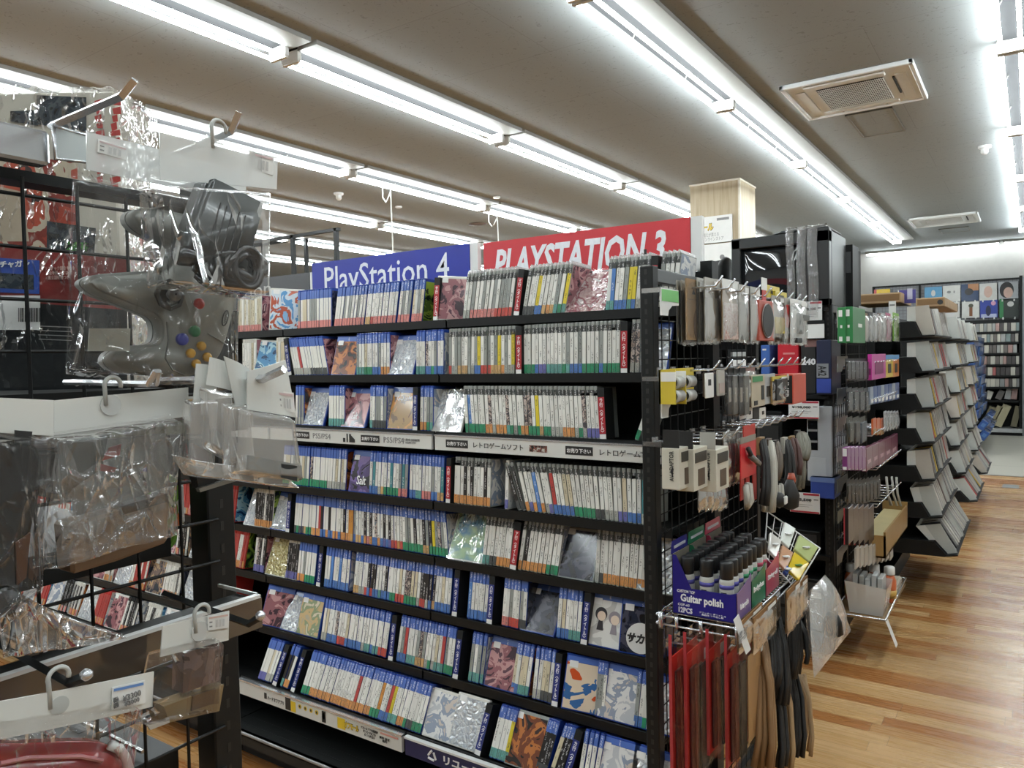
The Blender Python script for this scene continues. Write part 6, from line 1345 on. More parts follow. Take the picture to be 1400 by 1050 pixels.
    # top of the racks
    for k, (u0, v0, u1, v1, Y, lab) in enumerate(((1168, 413, 1232, 420, 5.9, 'long brown carton lying over the second endcap, nearer of the two'), (1252, 409, 1292, 424, 6.4, 'long brown carton lying on the record racks, farther of the two'))):
        p, q = onX(u0, v0, -0.86 if k == 0 else -0.80), onX(u1, v0 + 2, -0.86 if k == 0 else -0.80)
        ya, yb = (5.45, 5.95) if k == 0 else (6.2, 7.3)
        a = onY(u0, v0, ya); b = onY(u1, v1, ya)
        o = solo('carton', lab, 'carton', MB().box(a.x, b.x, ya, yb, 1.935, max(2.0, a.z)), CARD, group='brown cartons on top of the racks', bevel=0.004)
        part('carton_end', MB().box(a.x + 0.01, b.x - 0.01, ya - 0.002, ya, 1.95, 1.99), flat('kraft_print', '7a5c3a', 0.7, 0), o)
        if k: part('round_mark', MB().lathe((b.x - 0.03, ya - 0.003, 1.965), [(0.018, 0), (0.018, 0.003)], 14, 'y'), INK, o)
    a, b = onY(1229, 397, 5.6), onY(1252, 426, 5.6)
    o = solo('category_sign', 'small violet sign board standing on the nearest record rack', 'sign', MB().box(a.x, b.x, 5.6, 5.606, 1.935, a.z), flat('violet_board', '4a4488'))
    part('white_print', MB().box((a.x + b.x) / 2, (a.x + b.x) / 2 + 0.03, 5.598, 5.601, 1.96, 2.03), flat('print_lilac', 'b8b8cc'), o); part('white_edge', MB().box(a.x - 0.006, a.x, 5.598, 5.607, 1.935, a.z), WHITE, o)
    a, b = onY(1215, 412, 5.44), onY(1225, 445, 5.44)
    o = solo('price_tag', 'white price tag hanging in front of the near brown carton', 'price tag', MB().box(a.x, b.x, 5.44, 5.443, b.z, a.z), WHITE); part('grey_print', MB().box(a.x + 0.006, b.x - 0.006, 5.438, 5.441, a.z - 0.03, a.z - 0.02), GREYINK, o)
    # blue packs past the racks
    o = thing('endcap_rack', 'narrow black rack of blue packs past the record racks', 'display rack', (-0.95, 15.0, 0), 'net endcap racks')
    part('back_panel', MB().box(-1.02, -1.0, 13.75, 16.6, 0, 1.85), BLACK2, o); part('end_panel', MB().box(-1.0, -0.88, 13.75, 13.77, 0, 1.8), BLACK, o)
    for r in range(10): part('peg_rail', MB().box(-1.0, -0.86, 13.8, 16.55, 0.22 + r * 0.163 + 0.15, 0.22 + r * 0.163 + 0.156), WIRE, o)
    BL = [flat('blue_pack', '2a4a84', 0.3, 0.6), flat('blue_pack_dark', '1f3866', 0.3, 0.6), flat('blue_pack_pale', '4a6c9c', 0.3, 0.6)]
    bm = {}
    for r in range(10):
        for c in range(5):
            key = (c % 3)
            if key not in bm: bm[key] = MB().box(-0.07, 0.03, -0.17, 0.17, 0, 0.15).mesh('blue_pack', BL[key], (0, 0, 0), False, 0.006)
            q = link('blue_pack', bm[key], None, (-0.78 + (9 - r) * 0.008 + (0.06 if r < 2 else 0), 14.0 + c * 0.55, 0.22 + r * 0.163))
            q.rotation_euler = (0.04 * ((r + c) % 3 - 1), 0.12 if r > 1 else 0.6, 0.05 * ((r * c) % 3 - 1))
            tag(q, 'blue pack past the record racks, %s row from the floor, %s from the near side' % (ORD(r + 1), ORD(c + 1)), 'pack', 'blue packs past the record racks')
            if c == 0: link('white_print', bm.setdefault('w', MB().box(-0.04, 0.01, -0.1715, -0.168, 0.05, 0.11).mesh('white_print', BL[2])), q)
record_bays()

def far_wall():
    Yb = 17.6
    x0, x1 = -2.78, -0.16
    o = thing('media_rack', 'black wall rack of record covers and disc cases at the end of the aisle', 'rack', ((x0 + x1) / 2, Yb, 0))
    part('side_post', MB().box(x0, x0 + 0.05, Yb - 0.05, Yb, 0, 2.99), BLACK, o); part('side_post', MB().box(x1 - 0.05, x1, Yb - 0.45, Yb, 0, 2.99), BLACK, o)
    part('top_rail', MB().box(x0, x1, Yb - 0.05, Yb, 2.96, 2.99), BLACK, o); part('mid_post', MB().box(-1.92, -1.88, Yb - 0.05, Yb, 0, 2.96), BLACK, o)
    part('grey_mesh', MB().box(x0 + 0.05, x1 - 0.05, Yb - 0.015, Yb - 0.005, 2.2, 2.96), flat('mesh_grey', '84868a', 0.5, 0), o)
    nt = MB(); 
    for k in range(40): nt.box(x0 + 0.05 + k * 0.065, x0 + 0.056 + k * 0.065, Yb - 0.022, Yb - 0.015, 2.2, 2.96)
    for k in range(12): nt.box(x0 + 0.05, x1 - 0.05, Yb - 0.024, Yb - 0.018, 2.2 + k * 0.065, 2.206 + k * 0.065)
    part('mesh_wires', nt, flat('mesh_wire', '5c5e62'), o)
    part('back_panel', MB().box(x0, x1, Yb - 0.03, Yb, 0, 2.2), BLACK2, o)
    zsh = [onY(1375, v, 17.3).z for v in (453, 467.5, 482.5, 498, 513, 528.5, 547)]
    for z in zsh: part('shelf', MB().box(x0 + 0.03, x1 - 0.03, 17.15, Yb - 0.03, z - 0.035, z), BLACK, o)
    part('base_shelf', MB().box(x0, x1, 17.05, Yb, 0.06, 0.13), flat('pale_shelf_edge', 'b0b2b2'), o); part('kick_plate', MB().box(x0, x1, 17.1, Yb, 0, 0.06), BLACK, o)
    part('grey_side', MB().box(x1, x1 + 0.03, 17.1, Yb, 0, 2.95), flat('side_grey', '7a7e80'), o)
    # covers
    def cover(u0, v0, u1, v1, m, lab, deco=()):
        a, b = onY(u0, v0, 17.5), onY(u1, v1, 17.5)
        s = solo('record_cover', lab, 'record', MB().box(a.x, b.x, 17.5, 17.506, b.z, a.z), m, group='record covers on the far wall rack')
        w, h = b.x - a.x, a.z - b.z
        for nm, kind, cx, cz, sx, sz, mm in deco:
            cxx, czz = a.x + w * cx, b.z + h * cz
            if kind == 'o': part(nm, MB().prism([(cxx + w * sx * math.cos(t * PI / 9), czz + h * sz * math.sin(t * PI / 9)) for t in range(18)], 'y', 17.497 - 0.001 * len(nm) / 10, 17.501), mm, s)
            else: part(nm, MB().box(cxx - w * sx, cxx + w * sx, 17.497, 17.501, czz - h * sz, czz + h * sz), mm, s)
        for q in (0.2, 0.8): part('cover_clip', MB().box(a.x + w * q - 0.012, a.x + w * q + 0.012, 17.494, 17.508, b.z - 0.03, b.z + 0.015), WHITEP, s)
    Wc, Sk, Bk = flat('cover_white', 'c8c8c4'), flat('cover_peach', 'c8a89a'), flat('cover_black', '1c1c1e')
    cover(1195, 396, 1217, 412, flat('cover_yellow', 'd0b020'), 'yellow record cover with red edge and brown shapes on the far wall', [('red_edge', 'b', 0.08, 0.5, 0.08, 0.5, flat('cover_red', 'b84a40')), ('brown_shape', 'o', 0.4, 0.4, 0.2, 0.3, flat('cover_brown', '7a4a28')), ('dark_tree', 'o', 0.78, 0.3, 0.1, 0.15, INK)])
    cover(1264, 393, 1288, 409, flat('cover_sky', '5a96bc'), 'sky blue record cover with white swirls on the far wall', [('white_swirl', 'o', 0.5, 0.5, 0.12, 0.25, Wc)])
    cover(1289, 391, 1313, 412, Wc, 'white record cover with two small dark marks, upper row on the far wall', [('dark_mark', 'o', 0.35, 0.6, 0.12, 0.08, GREYINK), ('small_mark', 'o', 0.65, 0.6, 0.04, 0.08, GREYINK)])
    cover(1314, 389, 1338, 411, flat('cover_navy', '22395c'), 'navy and orange record cover on the upper row of the far wall', [('orange_patch', 'b', 0.7, 0.8, 0.3, 0.2, flat('cover_apricot', 'b0805c')), ('dark_patch', 'o', 0.45, 0.55, 0.25, 0.2, Bk)])
    cover(1339, 388, 1363, 410, Wc, 'white record cover with a peach disc on the far wall', [('peach_disc', 'o', 0.5, 0.5, 0.24, 0.34, Sk), ('brown_line', 'b', 0.5, 0.5, 0.05, 0.2, flat('cover_brown', '7a4a28'))])
    cover(1365, 386, 1392, 409, flat('cover_silver', 'a8acb0'), 'record cover with a black haired portrait shape on the far wall', [('black_hair', 'o', 0.42, 0.55, 0.36, 0.45, Bk), ('pale_face_area', 'o', 0.5, 0.4, 0.24, 0.3, Sk)])
    cover(1290, 414, 1312, 434, Wc, 'white record cover with a dark framed photograph, lower row on the far wall', [('dark_photo', 'b', 0.5, 0.65, 0.4, 0.25, flat('photo_grey', '3c3a3a')), ('pale_spot', 'o', 0.45, 0.6, 0.15, 0.2, Sk)])
    cover(1315, 413, 1339, 434, Wc, 'white record cover with a slim brown vase shape on the far wall', [('vase_shape', 'b', 0.52, 0.4, 0.09, 0.3, flat('cover_brown', '7a4a28')), ('leaf_shape', 'o', 0.52, 0.75, 0.14, 0.12, flat('leaf_dull', '4a4a38'))])
    cover(1340, 411, 1364, 434, flat('cover_cobalt', '2c3f94'), 'cobalt blue record cover with pink disc on the far wall', [('pink_disc', 'o', 0.76, 0.82, 0.14, 0.13, flat('cover_pink', 'cc98b4')), ('dark_figure', 'o', 0.47, 0.4, 0.15, 0.3, flat('figure_navy', '1c2444')), ('pale_letters', 'b', 0.5, 0.12, 0.44, 0.1, flat('pale_letters', 'a8b0cc'))])
    cover(1366, 409, 1393, 434, flat('cover_bottle', '26302c'), 'dark record cover with green strip and white leaf shape on the far wall', [('green_strip', 'b', 0.12, 0.5, 0.1, 0.5, flat('cover_green', '2c7a48')), ('white_leaf', 'o', 0.58, 0.72, 0.17, 0.14, Wc)])
    # disc cases
    hx = ['a8a49c', '8a8c8c', 'b8b4aa', '6a6460', '9c9c9a', 'a88a84', '7c8a88', 'c0bcb0', '4c4848', 'b06a68']
    dm = {}
    for si, z in enumerate(zsh[:6]):
        zz = z if si else z
        x = -1.42 if si < 2 else -1.05; k = 0
        top = 0.155
        while x < x1 - 0.08:
            h = random.choice(hx[:9] if si != 4 else hx[5:]); w = random.choice((0.05, 0.06, 0.075))
            kk = (h, w)
            if kk not in dm: dm[kk] = MB().box(0, w, 0, 0.12, 0, top).mesh('media_case', flat('disc_' + h, h, 0.3, 0.4), (0, 0, 0), False, 0.003)
            k += 1
            q = link('media_case', dm[kk], None, (x, 17.18, zz + 0.001)); x += w + 0.006
            tag(q, 'disc cases on the far wall rack, %s shelf down, %s block along' % (ORD(si + 1), ORD(k)), 'disc cases', 'disc cases on the far wall rack')
    for k, (x, h, ln) in enumerate(((-1.02, 0.16, 10), (-0.9, 0.17, 14), (-0.72, 0.16, 20), (-0.55, 0.18, 24), (-0.4, 0.2, 12), (-0.3, 0.2, 6))):
        q = solo('book', 'pale book leaning on the far wall rack under the disc cases, %s along' % ORD(k + 1), 'book', MB().box(-0.05, 0.05, -0.06, 0.06, 0, h), flat('book_' + hx[k], hx[k]), (0, 0, 0), 'books on the far wall rack'); q.location = (x, 17.3, zsh[6] + 0.02); q.rotation_euler = (0, math.radians(ln), 0)
    for k, (x, h, ln, w) in enumerate(((-1.15, 0.42, 0, 0.07), (-1.05, 0.42, 2, 0.07), (-0.78, 0.4, 22, 0.05), (-0.68, 0.42, 24, 0.05), (-0.56, 0.44, 22, 0.07), (-0.3, 0.4, 12, 0.05))):
        q = solo('book', 'tall pale book on the lowest shelf of the far wall rack, %s along' % ORD(k + 1), 'book', MB().box(-w, w, -0.1, 0.1, 0, h), flat('tallbook_%d' % (k % 3), ['8a8268', 'a8a084', '6c6650'][k % 3]), (0, 0, 0), 'books on the far wall rack'); q.location = (x, 17.3, 0.16); q.rotation_euler = (0, math.radians(ln), 0)
    p, q = onZ(1371, 662, 0.002), onZ(1393, 668, 0.002)
    solo('floor_sticker', 'small grey sticker on the plank floor near the pale tiles', 'sticker', MB().box(p.x, q.x, q.y, p.y, 0.001, 0.003), flat('sticker_grey', '7c7e7c'))
    # notice board on the pillar
    a, b = onY(925, 304, 9.05), onY(1001, 400, 9.05); b2 = onY(1001, 292, 9.05)
    o = thing('notice_board', 'white notice board hung on the wood clad pillar behind the red sign', 'sign', ((a.x + b.x) / 2, 9.07, b.z))
    zt = b2.z
    part('board', MB().box(a.x, b.x, 9.06, 9.09, zt - 0.32, zt), WHITE, o); part('lower_board', MB().box(a.x, b.x, 9.062, 9.09, zt - 0.72, zt - 0.335), WHITE, o)
    w = b.x - a.x
    text('MALL', 0.36, 0.10, flat('mall_outline', '4a4630'), o, (b.x - 0.40, 9.0592, zt - 0.125)); text('MALL', 0.35, 0.085, YEL, o, (b.x - 0.40, 9.0585, zt - 0.125))
    text('NET', 0.44, 0.10, GREYINK, o, (b.x - 0.32, 9.0592, zt - 0.245)); part('violet_corner', MB().prism([(b.x - 0.6, zt), (b.x - 0.40, zt), (b.x - 0.6, zt - 0.08)], 'y', 9.058, 9.061), flat('violet_print', '7c7a9c'), o)
    part('small_print', MB().box(b.x - 0.18, b.x - 0.03, 9.058, 9.061, zt - 0.06, zt - 0.03), GREYINK, o); part('round_mark', MB().lathe((b.x - 0.12, 9.061, zt - 0.5), [(0.03, -0.003), (0.03, 0)], 12, 'y'), GREYINK, o)
    # black frames of far shelving at the back left
    for k, (u0, u1, v0, v1, Y) in enumerate(((338, 462, 331, 345, 6.9), (300, 420, 342, 352, 8.6))):
        p, q = onY(u0, v0, Y), onY(u1, v0 + (u1 - u0) * -0.0, Y)
        zt = p.z
        o = thing('steel_rack', ['tall black steel rack frame above the dark grey sign', 'tall black steel rack frame farther behind the dark grey sign'][k], 'rack', ((p.x + q.x) / 2, Y, 0), 'tall rack frames at the back')
        part('top_rail', MB().box(p.x, q.x, Y, Y + 0.05, zt - 0.04, zt), BLACK, o)
        for x in (p.x + 0.05, (p.x + q.x) / 2, q.x - 0.08): part('post', MB().box(x, x + 0.05, Y, Y + 0.05, 0, zt), BLACK, o)
        part('lower_rail', MB().box(p.x, q.x, Y, Y + 0.05, 1.9, 1.95), BLACK, o)
far_wall()
# ---------------------------------------------------------------- near endcap with bagged goods
from mathutils import noise as NZ
FILMB = film('bag_film', 0.015, 0.05, 18, 0.85, spec=0.6, cover=0.8)
FILMB2 = film('bag_film_smooth', 0.01, 0.05, 16, 0.8, spec=0.45, cover=0.42)
FILMC = film('crumpled_bag_film', 0.012, 0.05, 26, 0.9, spec=0.42, cover=0.8)
FILMX = film('crackled_bag_film', 0.08, 0.05, 24, 1.0, spec=1.4, cover=1.0)
FROSTW = film('frosted_header', 0.55, 0.12, 10, 0.3, spec=0.8, hazecol=(0.85, 0.87, 0.85))
HAZY = film('hazy_bag_film', 0.28, 0.10, 14, 0.5, spec=0.8, hazecol=(0.7, 0.69, 0.66))
HEAD = plain('opaque_white_header', hexc('d6d7d2'), 0.35, 0, 0.03, coat=0.2)
def quadf(c, X):
    q = [onX(u, v, (X[i] if isinstance(X, (list, tuple)) else X)) for i, (u, v) in enumerate(c)]
    return lambda a, b: q[0].lerp(q[1], a).lerp(q[3].lerp(q[2], a), b)      # a across, b downwards; corners TL TR BR BL
def sheet(c, X, t=0.0012, bow=0.0, n=8):
    """a thin card given by its four corners"""
    f = quadf(c, X); mb = MB()
    g = lambda s: (lambda a, b: f(a, b) + Vector((s * t / 2 + bow * math.sin(PI * a), 0, 0)))
    mb.grid(g(1), n, 2); k = len(mb.v); mb.grid(g(-1), n, 2)
    W = n + 1
    edge = list(range(n)) ; 
    for i in range(n):
        mb.f.append((i, i + 1, k + i + 1, k + i)); mb.f.append((2 * W + i, k + 2 * W + i, k + 2 * W + i + 1, 2 * W + i + 1))
    for j in range(2):
        mb.f.append((j * W, k + j * W, k + (j + 1) * W, (j + 1) * W)); mb.f.append((j * W + n, (j + 1) * W + n, k + (j + 1) * W + n, k + j * W + n))
    return mb
def baggrid(c, X, bulge, amp, seed, n=44, freq=22.0, taper=0.0):
    """front and back film of a bag, puckered into sharp folds"""
    f = quadf(c, X + bulge); mb = MB(); OFF = Vector((-bulge, 0, 0))
    for sgn in (1, -1):
        o = Vector((seed * 3.1, seed * 1.7 + sgn * 5, seed * 0.9))
        def g(a, b):
            p = f(a, b) + OFF
            sm = lambda t: t * t * (3 - 2 * t) if 0 < t < 1 else (0.0 if t <= 0 else 1.0)
            e = sm(min(a, 1 - a) * 22) * sm(b * 16) * sm((1 - b) * 22)
            q = Vector((p.y * freq, p.z * freq, 0)) + o
            r = (1 - min(1, abs(NZ.noise(q)) * 2.0)) ** 3
            d = amp * (0.35 * r + 0.5 * NZ.noise(q * 0.6))
            s = Vector((0, 0.35 * amp * NZ.noise(q + Vector((3, 3, 3))), 0.35 * amp * NZ.noise(q + Vector((7, 1, 3)))))
            return p + Vector(((bulge if sgn > 0 else -0.35 * bulge) * e + d * (0.35 + 0.65 * min(1, b * 2)), 0, 0)) + s
        mb.grid(g, n, n)
    return mb
def polyX(pts, x, t):
    """flat piece traced in the plane X = x, then given its thickness t towards the net"""
    return MB().prism([(lambda p: (p.y, p.z))(onX(u, v, x)) for u, v in pts], 'x', x - t, x)
def smoothpoly(pts, k=4):
    n = len(pts); out = []
    for i in range(n):
        p0, p1, p2, p3 = (Vector(pts[(i + d) % n]) for d in (-1, 0, 1, 2))
        for s in range(k):
            t = s / k
            out.append(0.5 * ((2 * p1) + (p2 - p0) * t + (2 * p0 - 5 * p1 + 4 * p2 - p3) * t * t + (3 * p1 - p0 - 3 * p2 + p3) * t ** 3))
    return [tuple(q) for q in out]
def sticker(parent, c, X, band=(0.55, 0.42, 0.42), txt=False):
    part('price_label', sheet(c, X, 0.0010), WHITE, parent)
    f = quadf(c, X + 0.0012)
    def strip(a0, a1, b0, b1, m, nm): part(nm, MB().add([f(a0, b0), f(a1, b0), f(a1, b1), f(a0, b1)], ((0, 1, 2, 3),)), m, parent)
    strip(0.06, 0.96, 0.08, 0.2, plain('label_band_%d' % int(band[0] * 100), band, 0.5), 'label_band')
    if txt:
        p = f(0.6, 0.55); text('P33', 0.017, 0.0058, GREYINK, parent, p, '+x', 0.0); p = f(0.6, 0.82); text('P30', 0.014, 0.0045, GREYINK, parent, p, '+x', 0.0)
        p = f(0.14, 0.7); text('TAXIN', 0.005, 0.010, GREYINK, parent, p, '+x', 0.0)
    else:
        for k in range(3): strip(0.38 + 0.16 * k, 0.48 + 0.16 * k, 0.35, 0.85, plain('faint_print', (0.5, 0.5, 0.49), 0.6), 'small_print')
        strip(0.08, 0.22, 0.4, 0.5, GREYINK, 'small_print'); strip(0.08, 0.22, 0.7, 0.8, GREYINK, 'small_print')
def ring(parent, u, v, X, r=0.011, foot=0.03):
    r *= 0.72; foot *= 0.62
    """little plastic hanger tab"""
    p = onX(u, v, X)
    pts = [(p.x, p.y + r * math.cos(a), p.z + r * math.sin(a)) for a in [PI * (-0.1 + 1.2 * i / 12) for i in range(13)]]
    pts.append((p.x, p.y - r * 0.9, p.z - foot))
    part('hanger_tab', MB().tube(pts, 0.0022, 6), plain('hanger_white', hexc('b4b6b2'), 0.4), parent, True)
    part('hanger_disc', MB().lathe((p.x - 0.001, p.y - r * 0.3, p.z - foot), [(0.010, 0), (0.010, 0.0012)], 14, 'x'), FROSTW, parent)

def near_rack():
    X = -0.90
    o = thing('endcap_rack', 'black net endcap nearest the viewer, hung with bagged game accessories', 'display rack', (X, 0.15, 0), 'net endcap racks')
    for k, y in enumerate((-0.36, 0.597)):
        p = part('post', MB().box(X - 0.035, X + 0.006, y, y + 0.041, 0, 1.86), BLACK2, o, bevel=0.002)
        if k:
            for i in range(30): part('post_slot', MB().box(X + 0.0055, X + 0.0065, y + 0.018, y + 0.023, 0.95 + i * 0.03, 0.962 + i * 0.03), INK, p)
    part('top_beam', MB().box(X - 0.03, X + 0.004, -0.32, 0.60, 1.822, 1.834), BLACK, o)
    net = MB(); y = 0.386 - 0.0562 * 12
    while y < 0.597: net.tube([(X + 0.012, y, 0.1), (X + 0.012, y, 1.825)], 0.0022, 6); y += 0.0562
    z = 1.806
    while z > 0.1: net.tube([(X + 0.009, -0.32, z), (X + 0.009, 0.61, z)], 0.0022, 6); z -= 0.0556
    part('net_panel', net, BLACK, o)
    # chrome bar on top with its end holder
    b = part('hook_bar', MB().box(-0.885, -0.862, -0.30, 0.404, 1.836, 1.872), plain('brushed_bar', (0.62, 0.64, 0.66), 0.22, 0.9), o, bevel=0.003)
    c = [(73, 172), (121, 186), (119, 222), (76, 217)]
    f = quadf(c, -0.852); cor = [f(0, 0), f(1, 0), f(1, 1), f(0, 1)]
    part('end_holder', sheet(c, -0.853, 0.004), plain('clear_holder', hexc('b8bfbf'), 0.08, 0, 0.03, coat=1.0), b)
    part('holder_rim', MB().tube(cor + [cor[0]], 0.0022, 6), CHROME, b, True)
    # lower rails
    MIR = plain('glossy_rail_cover', hexc('4c453e'), 0.06, 0.0, 0.2, spec=1.0, coat=1.0)
    for z, y1 in ((1.585, 0.60), (1.333, 0.605)):
        r = part('price_rail', MB().box(-0.845, -0.805, -0.30, y1 - 0.003, z - 0.045, z - 0.006), BLACK, o)
        part('rail_cover', MB().box(-0.805, -0.799, -0.30, y1, z - 0.042, z - 0.003), MIR, r)
        part('rail_lip', MB().box(-0.806, -0.797, -0.30, y1, z - 0.004, z), WHITEP, r); part('rail_lip', MB().box(-0.885, -0.797, y1 - 0.003, y1, z - 0.004, z), WHITEP, r)
    # hooks
    def hook(pts, r, m=CHROME, tip=False):
        h = part('hook', MB().tube(pts, r, 4 if r > 0.0035 else 6), m, o, False)
        if tip: part('hook_tip', MB().lathe((pts[-1][0], pts[-1][1], pts[-1][2] - 0.004), [(0.002, 0), (0.0055, 0.003), (0.0055, 0.007), (0.002, 0.010)], 10), CHROME, h, True)
    q = onX(168, 131, -0.72); e = onX(187, 110, -0.705)
    hook([(-0.862, q.y, onX(74, 173, -0.86).z), tuple(q), (e.x, q.y + 0.004, e.z)], 0.0045)
    q = onX(317, 179, -0.70); e = onX(333, 155, -0.69)
    hook([(-0.862, q.y, q.z - 0.012), tuple(q), (e.x, q.y + 0.002, e.z)], 0.0045)
    q = onX(203, 525, -0.70); e = onX(221, 507, -0.69)
    for d in (0, 0.008): hook([(-0.86, q.y + d, q.z + 0.002), (q.x, q.y + d, q.z), (e.x, q.y + d * 0.3 + 0.002, e.z)], 0.0032)
    q = onX(360, 518, -0.66); e = onX(388, 505, -0.63)
    hook([(-0.86, q.y, q.z - 0.002), tuple(q), tuple(e)], 0.0045)
    q = onX(94, 934, -0.70); e = onX(118, 924, -0.69)
    hook([(-0.86, q.y, q.z + 0.01), tuple(q), tuple(e)], 0.0045, BLACK2, True)
    q = onX(340, 853, -0.70); e = onX(356, 843, -0.69)
    hook([(-0.86, q.y, q.z + 0.008), tuple(q), tuple(e)], 0.0042, BLACK2, True)
    # shelves behind the net
    s = thing('near_shelf', 'black shelf unit behind the nearest net, with perforated lower shelf', 'shelf', (-1.5, 0.35, 0))
    for zt, th in ((1.592, 0.035), (1.405, 0.036), (1.108, 0.045)):
        sh = part('shelf', MB().box(-2.0, -0.945, -0.3, 0.575, zt - th, zt), BLACK2, s)
        if zt < 1.2:
            for i in range(5):
                for j in range(9): part('slot_hole', MB().box(-1.06 - 0.07 * i, -1.035 - 0.07 * i, 0.14 + 0.048 * j, 0.15 + 0.048 * j, zt - 0.0005, zt + 0.0008), INK, sh)
    for y in (-0.3, 0.56): part('upright', MB().box(-1.99, -1.95, y, y + 0.03, 0, 1.86), BLACK, s)
    part('back_panel', MB().box(-2.0, -0.95, -0.31, -0.30, 0, 1.86), BLACK, s)
    part('divider_plate', MB().box(-1.5, -1.2, 0.10, 0.11, 1.405, 1.557), BLACK, s)
    for k in range(4): part('wire_rib', MB().tube([(-0.96, 0.40 + 0.045 * k, 1.118), (-1.7, 0.40 + 0.045 * k, 1.118)], 0.003, 5), WIRE, s)
near_rack()

def kit_box():
    """large boxed model kit in shrink wrap, turned towards the viewer"""
    cor = Vector((-1.02, 0.561, 0)); dl = Vector((-0.826, -0.563, 0)); dr = Vector((-0.563, 0.826, 0)); n = Vector((0.563, -0.826, 0))
    def fp(u, v, out=0.0):
        d = ray(u, v); base = Vector((0, 0, H_CAM)); c0 = cor + n * out
        t = (c0 - base).dot(n) / d.dot(n); return base + d * t
    zt, zb = fp(170, 124).z, 1.596
    W, D = 0.27, 0.10
    def bx(a0, a1, d0, d1, z0, z1):
        P = lambda a, d, z: tuple(cor + dl * a + dr * d + Vector((0, 0, z)))
        return MB().add([P(a0, d0, z0), P(a1, d0, z0), P(a1, d1, z0), P(a0, d1, z0), P(a0, d0, z1), P(a1, d0, z1), P(a1, d1, z1), P(a0, d1, z1)], ((0, 1, 2, 3), (4, 7, 6, 5), (0, 4, 5, 1), (1, 5, 6, 2), (2, 6, 7, 3), (3, 7, 4, 0)))
    o = solo('model_kit_box', 'large shrink wrapped kit box with red and cream artwork behind the nearest net', 'box', bx(0, W, 0, D, zb, zt), plain('cream_carton', hexc('b5b0a2'), 0.5), (cor.x, cor.y, zb), bevel=0.002)
    def pr(pts, m, nm, out=0.001): 
        part(nm, MB().add([fp(u, v, out) for u, v in pts], (tuple(range(len(pts))),)), m, o)
    RB_ = plain('print_deep_red', hexc('7d2420'), 0.4, 0, 0.2, coat=0.4); DG = plain('print_dark', hexc('14181a'), 0.3, 0, 0.3, coat=0.6); DS = art('print_dark_scene', ['15191c', '2c343c', '3f474c', '20262a', '6a7074'], 50, 0.25, 0.6)
    ARTR = art('print_red_machine', ['8a3224', '9c3b28', '7d2a1e', 'b9ad98', 'a8452e', '2a1614', 'b04c34'], 13, 0.3, 0.5, 'CONSTANT', 0.4)
    pr([(-40, 332), (174, 352), (174, 560), (-40, 560)], RB_, 'red_field'); pr([(-40, 408), (174, 424), (174, 560), (-40, 560)], DG, 'black_field', 0.0016)
    pr([(-40, 205), (106, 222), (106, 342), (-40, 330)], ARTR, 'machine_artwork', 0.0016)
    pr([(-40, 246), (30, 262), (40, 330), (-40, 330)], plain('print_cream', hexc('a89a86'), 0.4), 'cream_patch', 0.002)
    pr([(64, 302), (131, 312), (129, 349), (64, 343)], DS, 'inset_picture', 0.002); pr([(90, 330), (122, 332), (118, 347), (86, 344)], art('print_green_spark', ['15251a', '2f6a2c', '6a9a4a', '1c2c1c'], 60), 'green_spark', 0.0024)
    pr([(50, 130), (118, 133), (118, 180), (50, 170)], DS, 'upper_picture', 0.002); pr([(14, 152), (52, 150), (52, 172), (14, 166)], DS, 'upper_picture', 0.0018)
    # two columns of brush strokes
    rr = random.Random(3)
    for x0 in (129, 151):
        for k in range(13):
            v = 138 + k * 10.5
            if v > 200 and x0 == 151 and k > 11: continue
            a, b = x0 + rr.uniform(-1, 3), x0 + rr.uniform(8, 14)
            pr([(a, v), (b, v - 3), (b + 1, v + rr.uniform(3, 8)), (a + 2, v + rr.uniform(5, 10))], plain('brush_red', hexc('a83a34'), 0.5), 'brush_stroke', 0.002)
    pr([(-40, 350), (54, 356), (54, 402), (-40, 398)], plain('print_blue', hexc('26489a'), 0.35, coat=0.5), 'blue_panel', 0.002); pr([(-40, 370), (46, 376), (46, 396), (-40, 392)], DS, 'panel_picture', 0.0026)
    F = Matrix(((-dl.x, 0, n.x), (-dl.y, 0, n.y), (0, 1, 0))).to_4x4()
    def tx(key, w, h, m, u, v, out=0.003):
        p = fp(u, v, out) - wloc(o); text(key, w, h, m, o, p, local=F)
    tx('CHO', 0.05, 0.009, WINK, 15, 361); tx('FINE', 0.045, 0.018, plain('print_rose', hexc('b89088'), 0.5), 80, 373)
    pr([(-40, 404), (55, 404), (55, 451), (-40, 451)], WHITE, 'barcode_sticker', 0.003)
    for k in range(14): pr([(25 + k * 2.2, 421), (25.9 + k * 2.2 + (k % 3) * 0.4, 421), (25.9 + k * 2.2 + (k % 3) * 0.4, 440), (25 + k * 2.2, 440)], INK, 'barcode_bar', 0.0036)
    for k in range(4): pr([(50 + k, 445 + 6 * k), (98, 447 + 6 * k), (98, 448 + 6 * k), (50 + k, 446.2 + 6 * k)], GREYINK, 'small_print', 0.0026)
    # wrap
    def wf(side):
        def g(a, b):
            z = zb + (zt + 0.004 - zb) * b
            q = Vector((a * 9 + side * 4, b * 11, 2.0)); dd = 0.004 * (1 - min(1, 2 * abs(NZ.noise(q)))) ** 6 + 0.002 * (1 - min(1, 2 * abs(NZ.noise(q * 2.6)))) ** 6
            if side == 0: return cor + dl * (W * a) + n * (0.006 + dd) + Vector((0, 0, z))
            return cor + dr * (D * 1.1 * a) - dl * (0.006 + dd) + Vector((0, 0, z))
        return g
    part('shrink_wrap', MB().grid(wf(0), 50, 60), film('kit_wrap', 0.012, 0.05, 26, 0.6, spec=0.4), o, True)
    part('shrink_wrap', MB().grid(wf(1), 16, 40), FILMC, o, True)
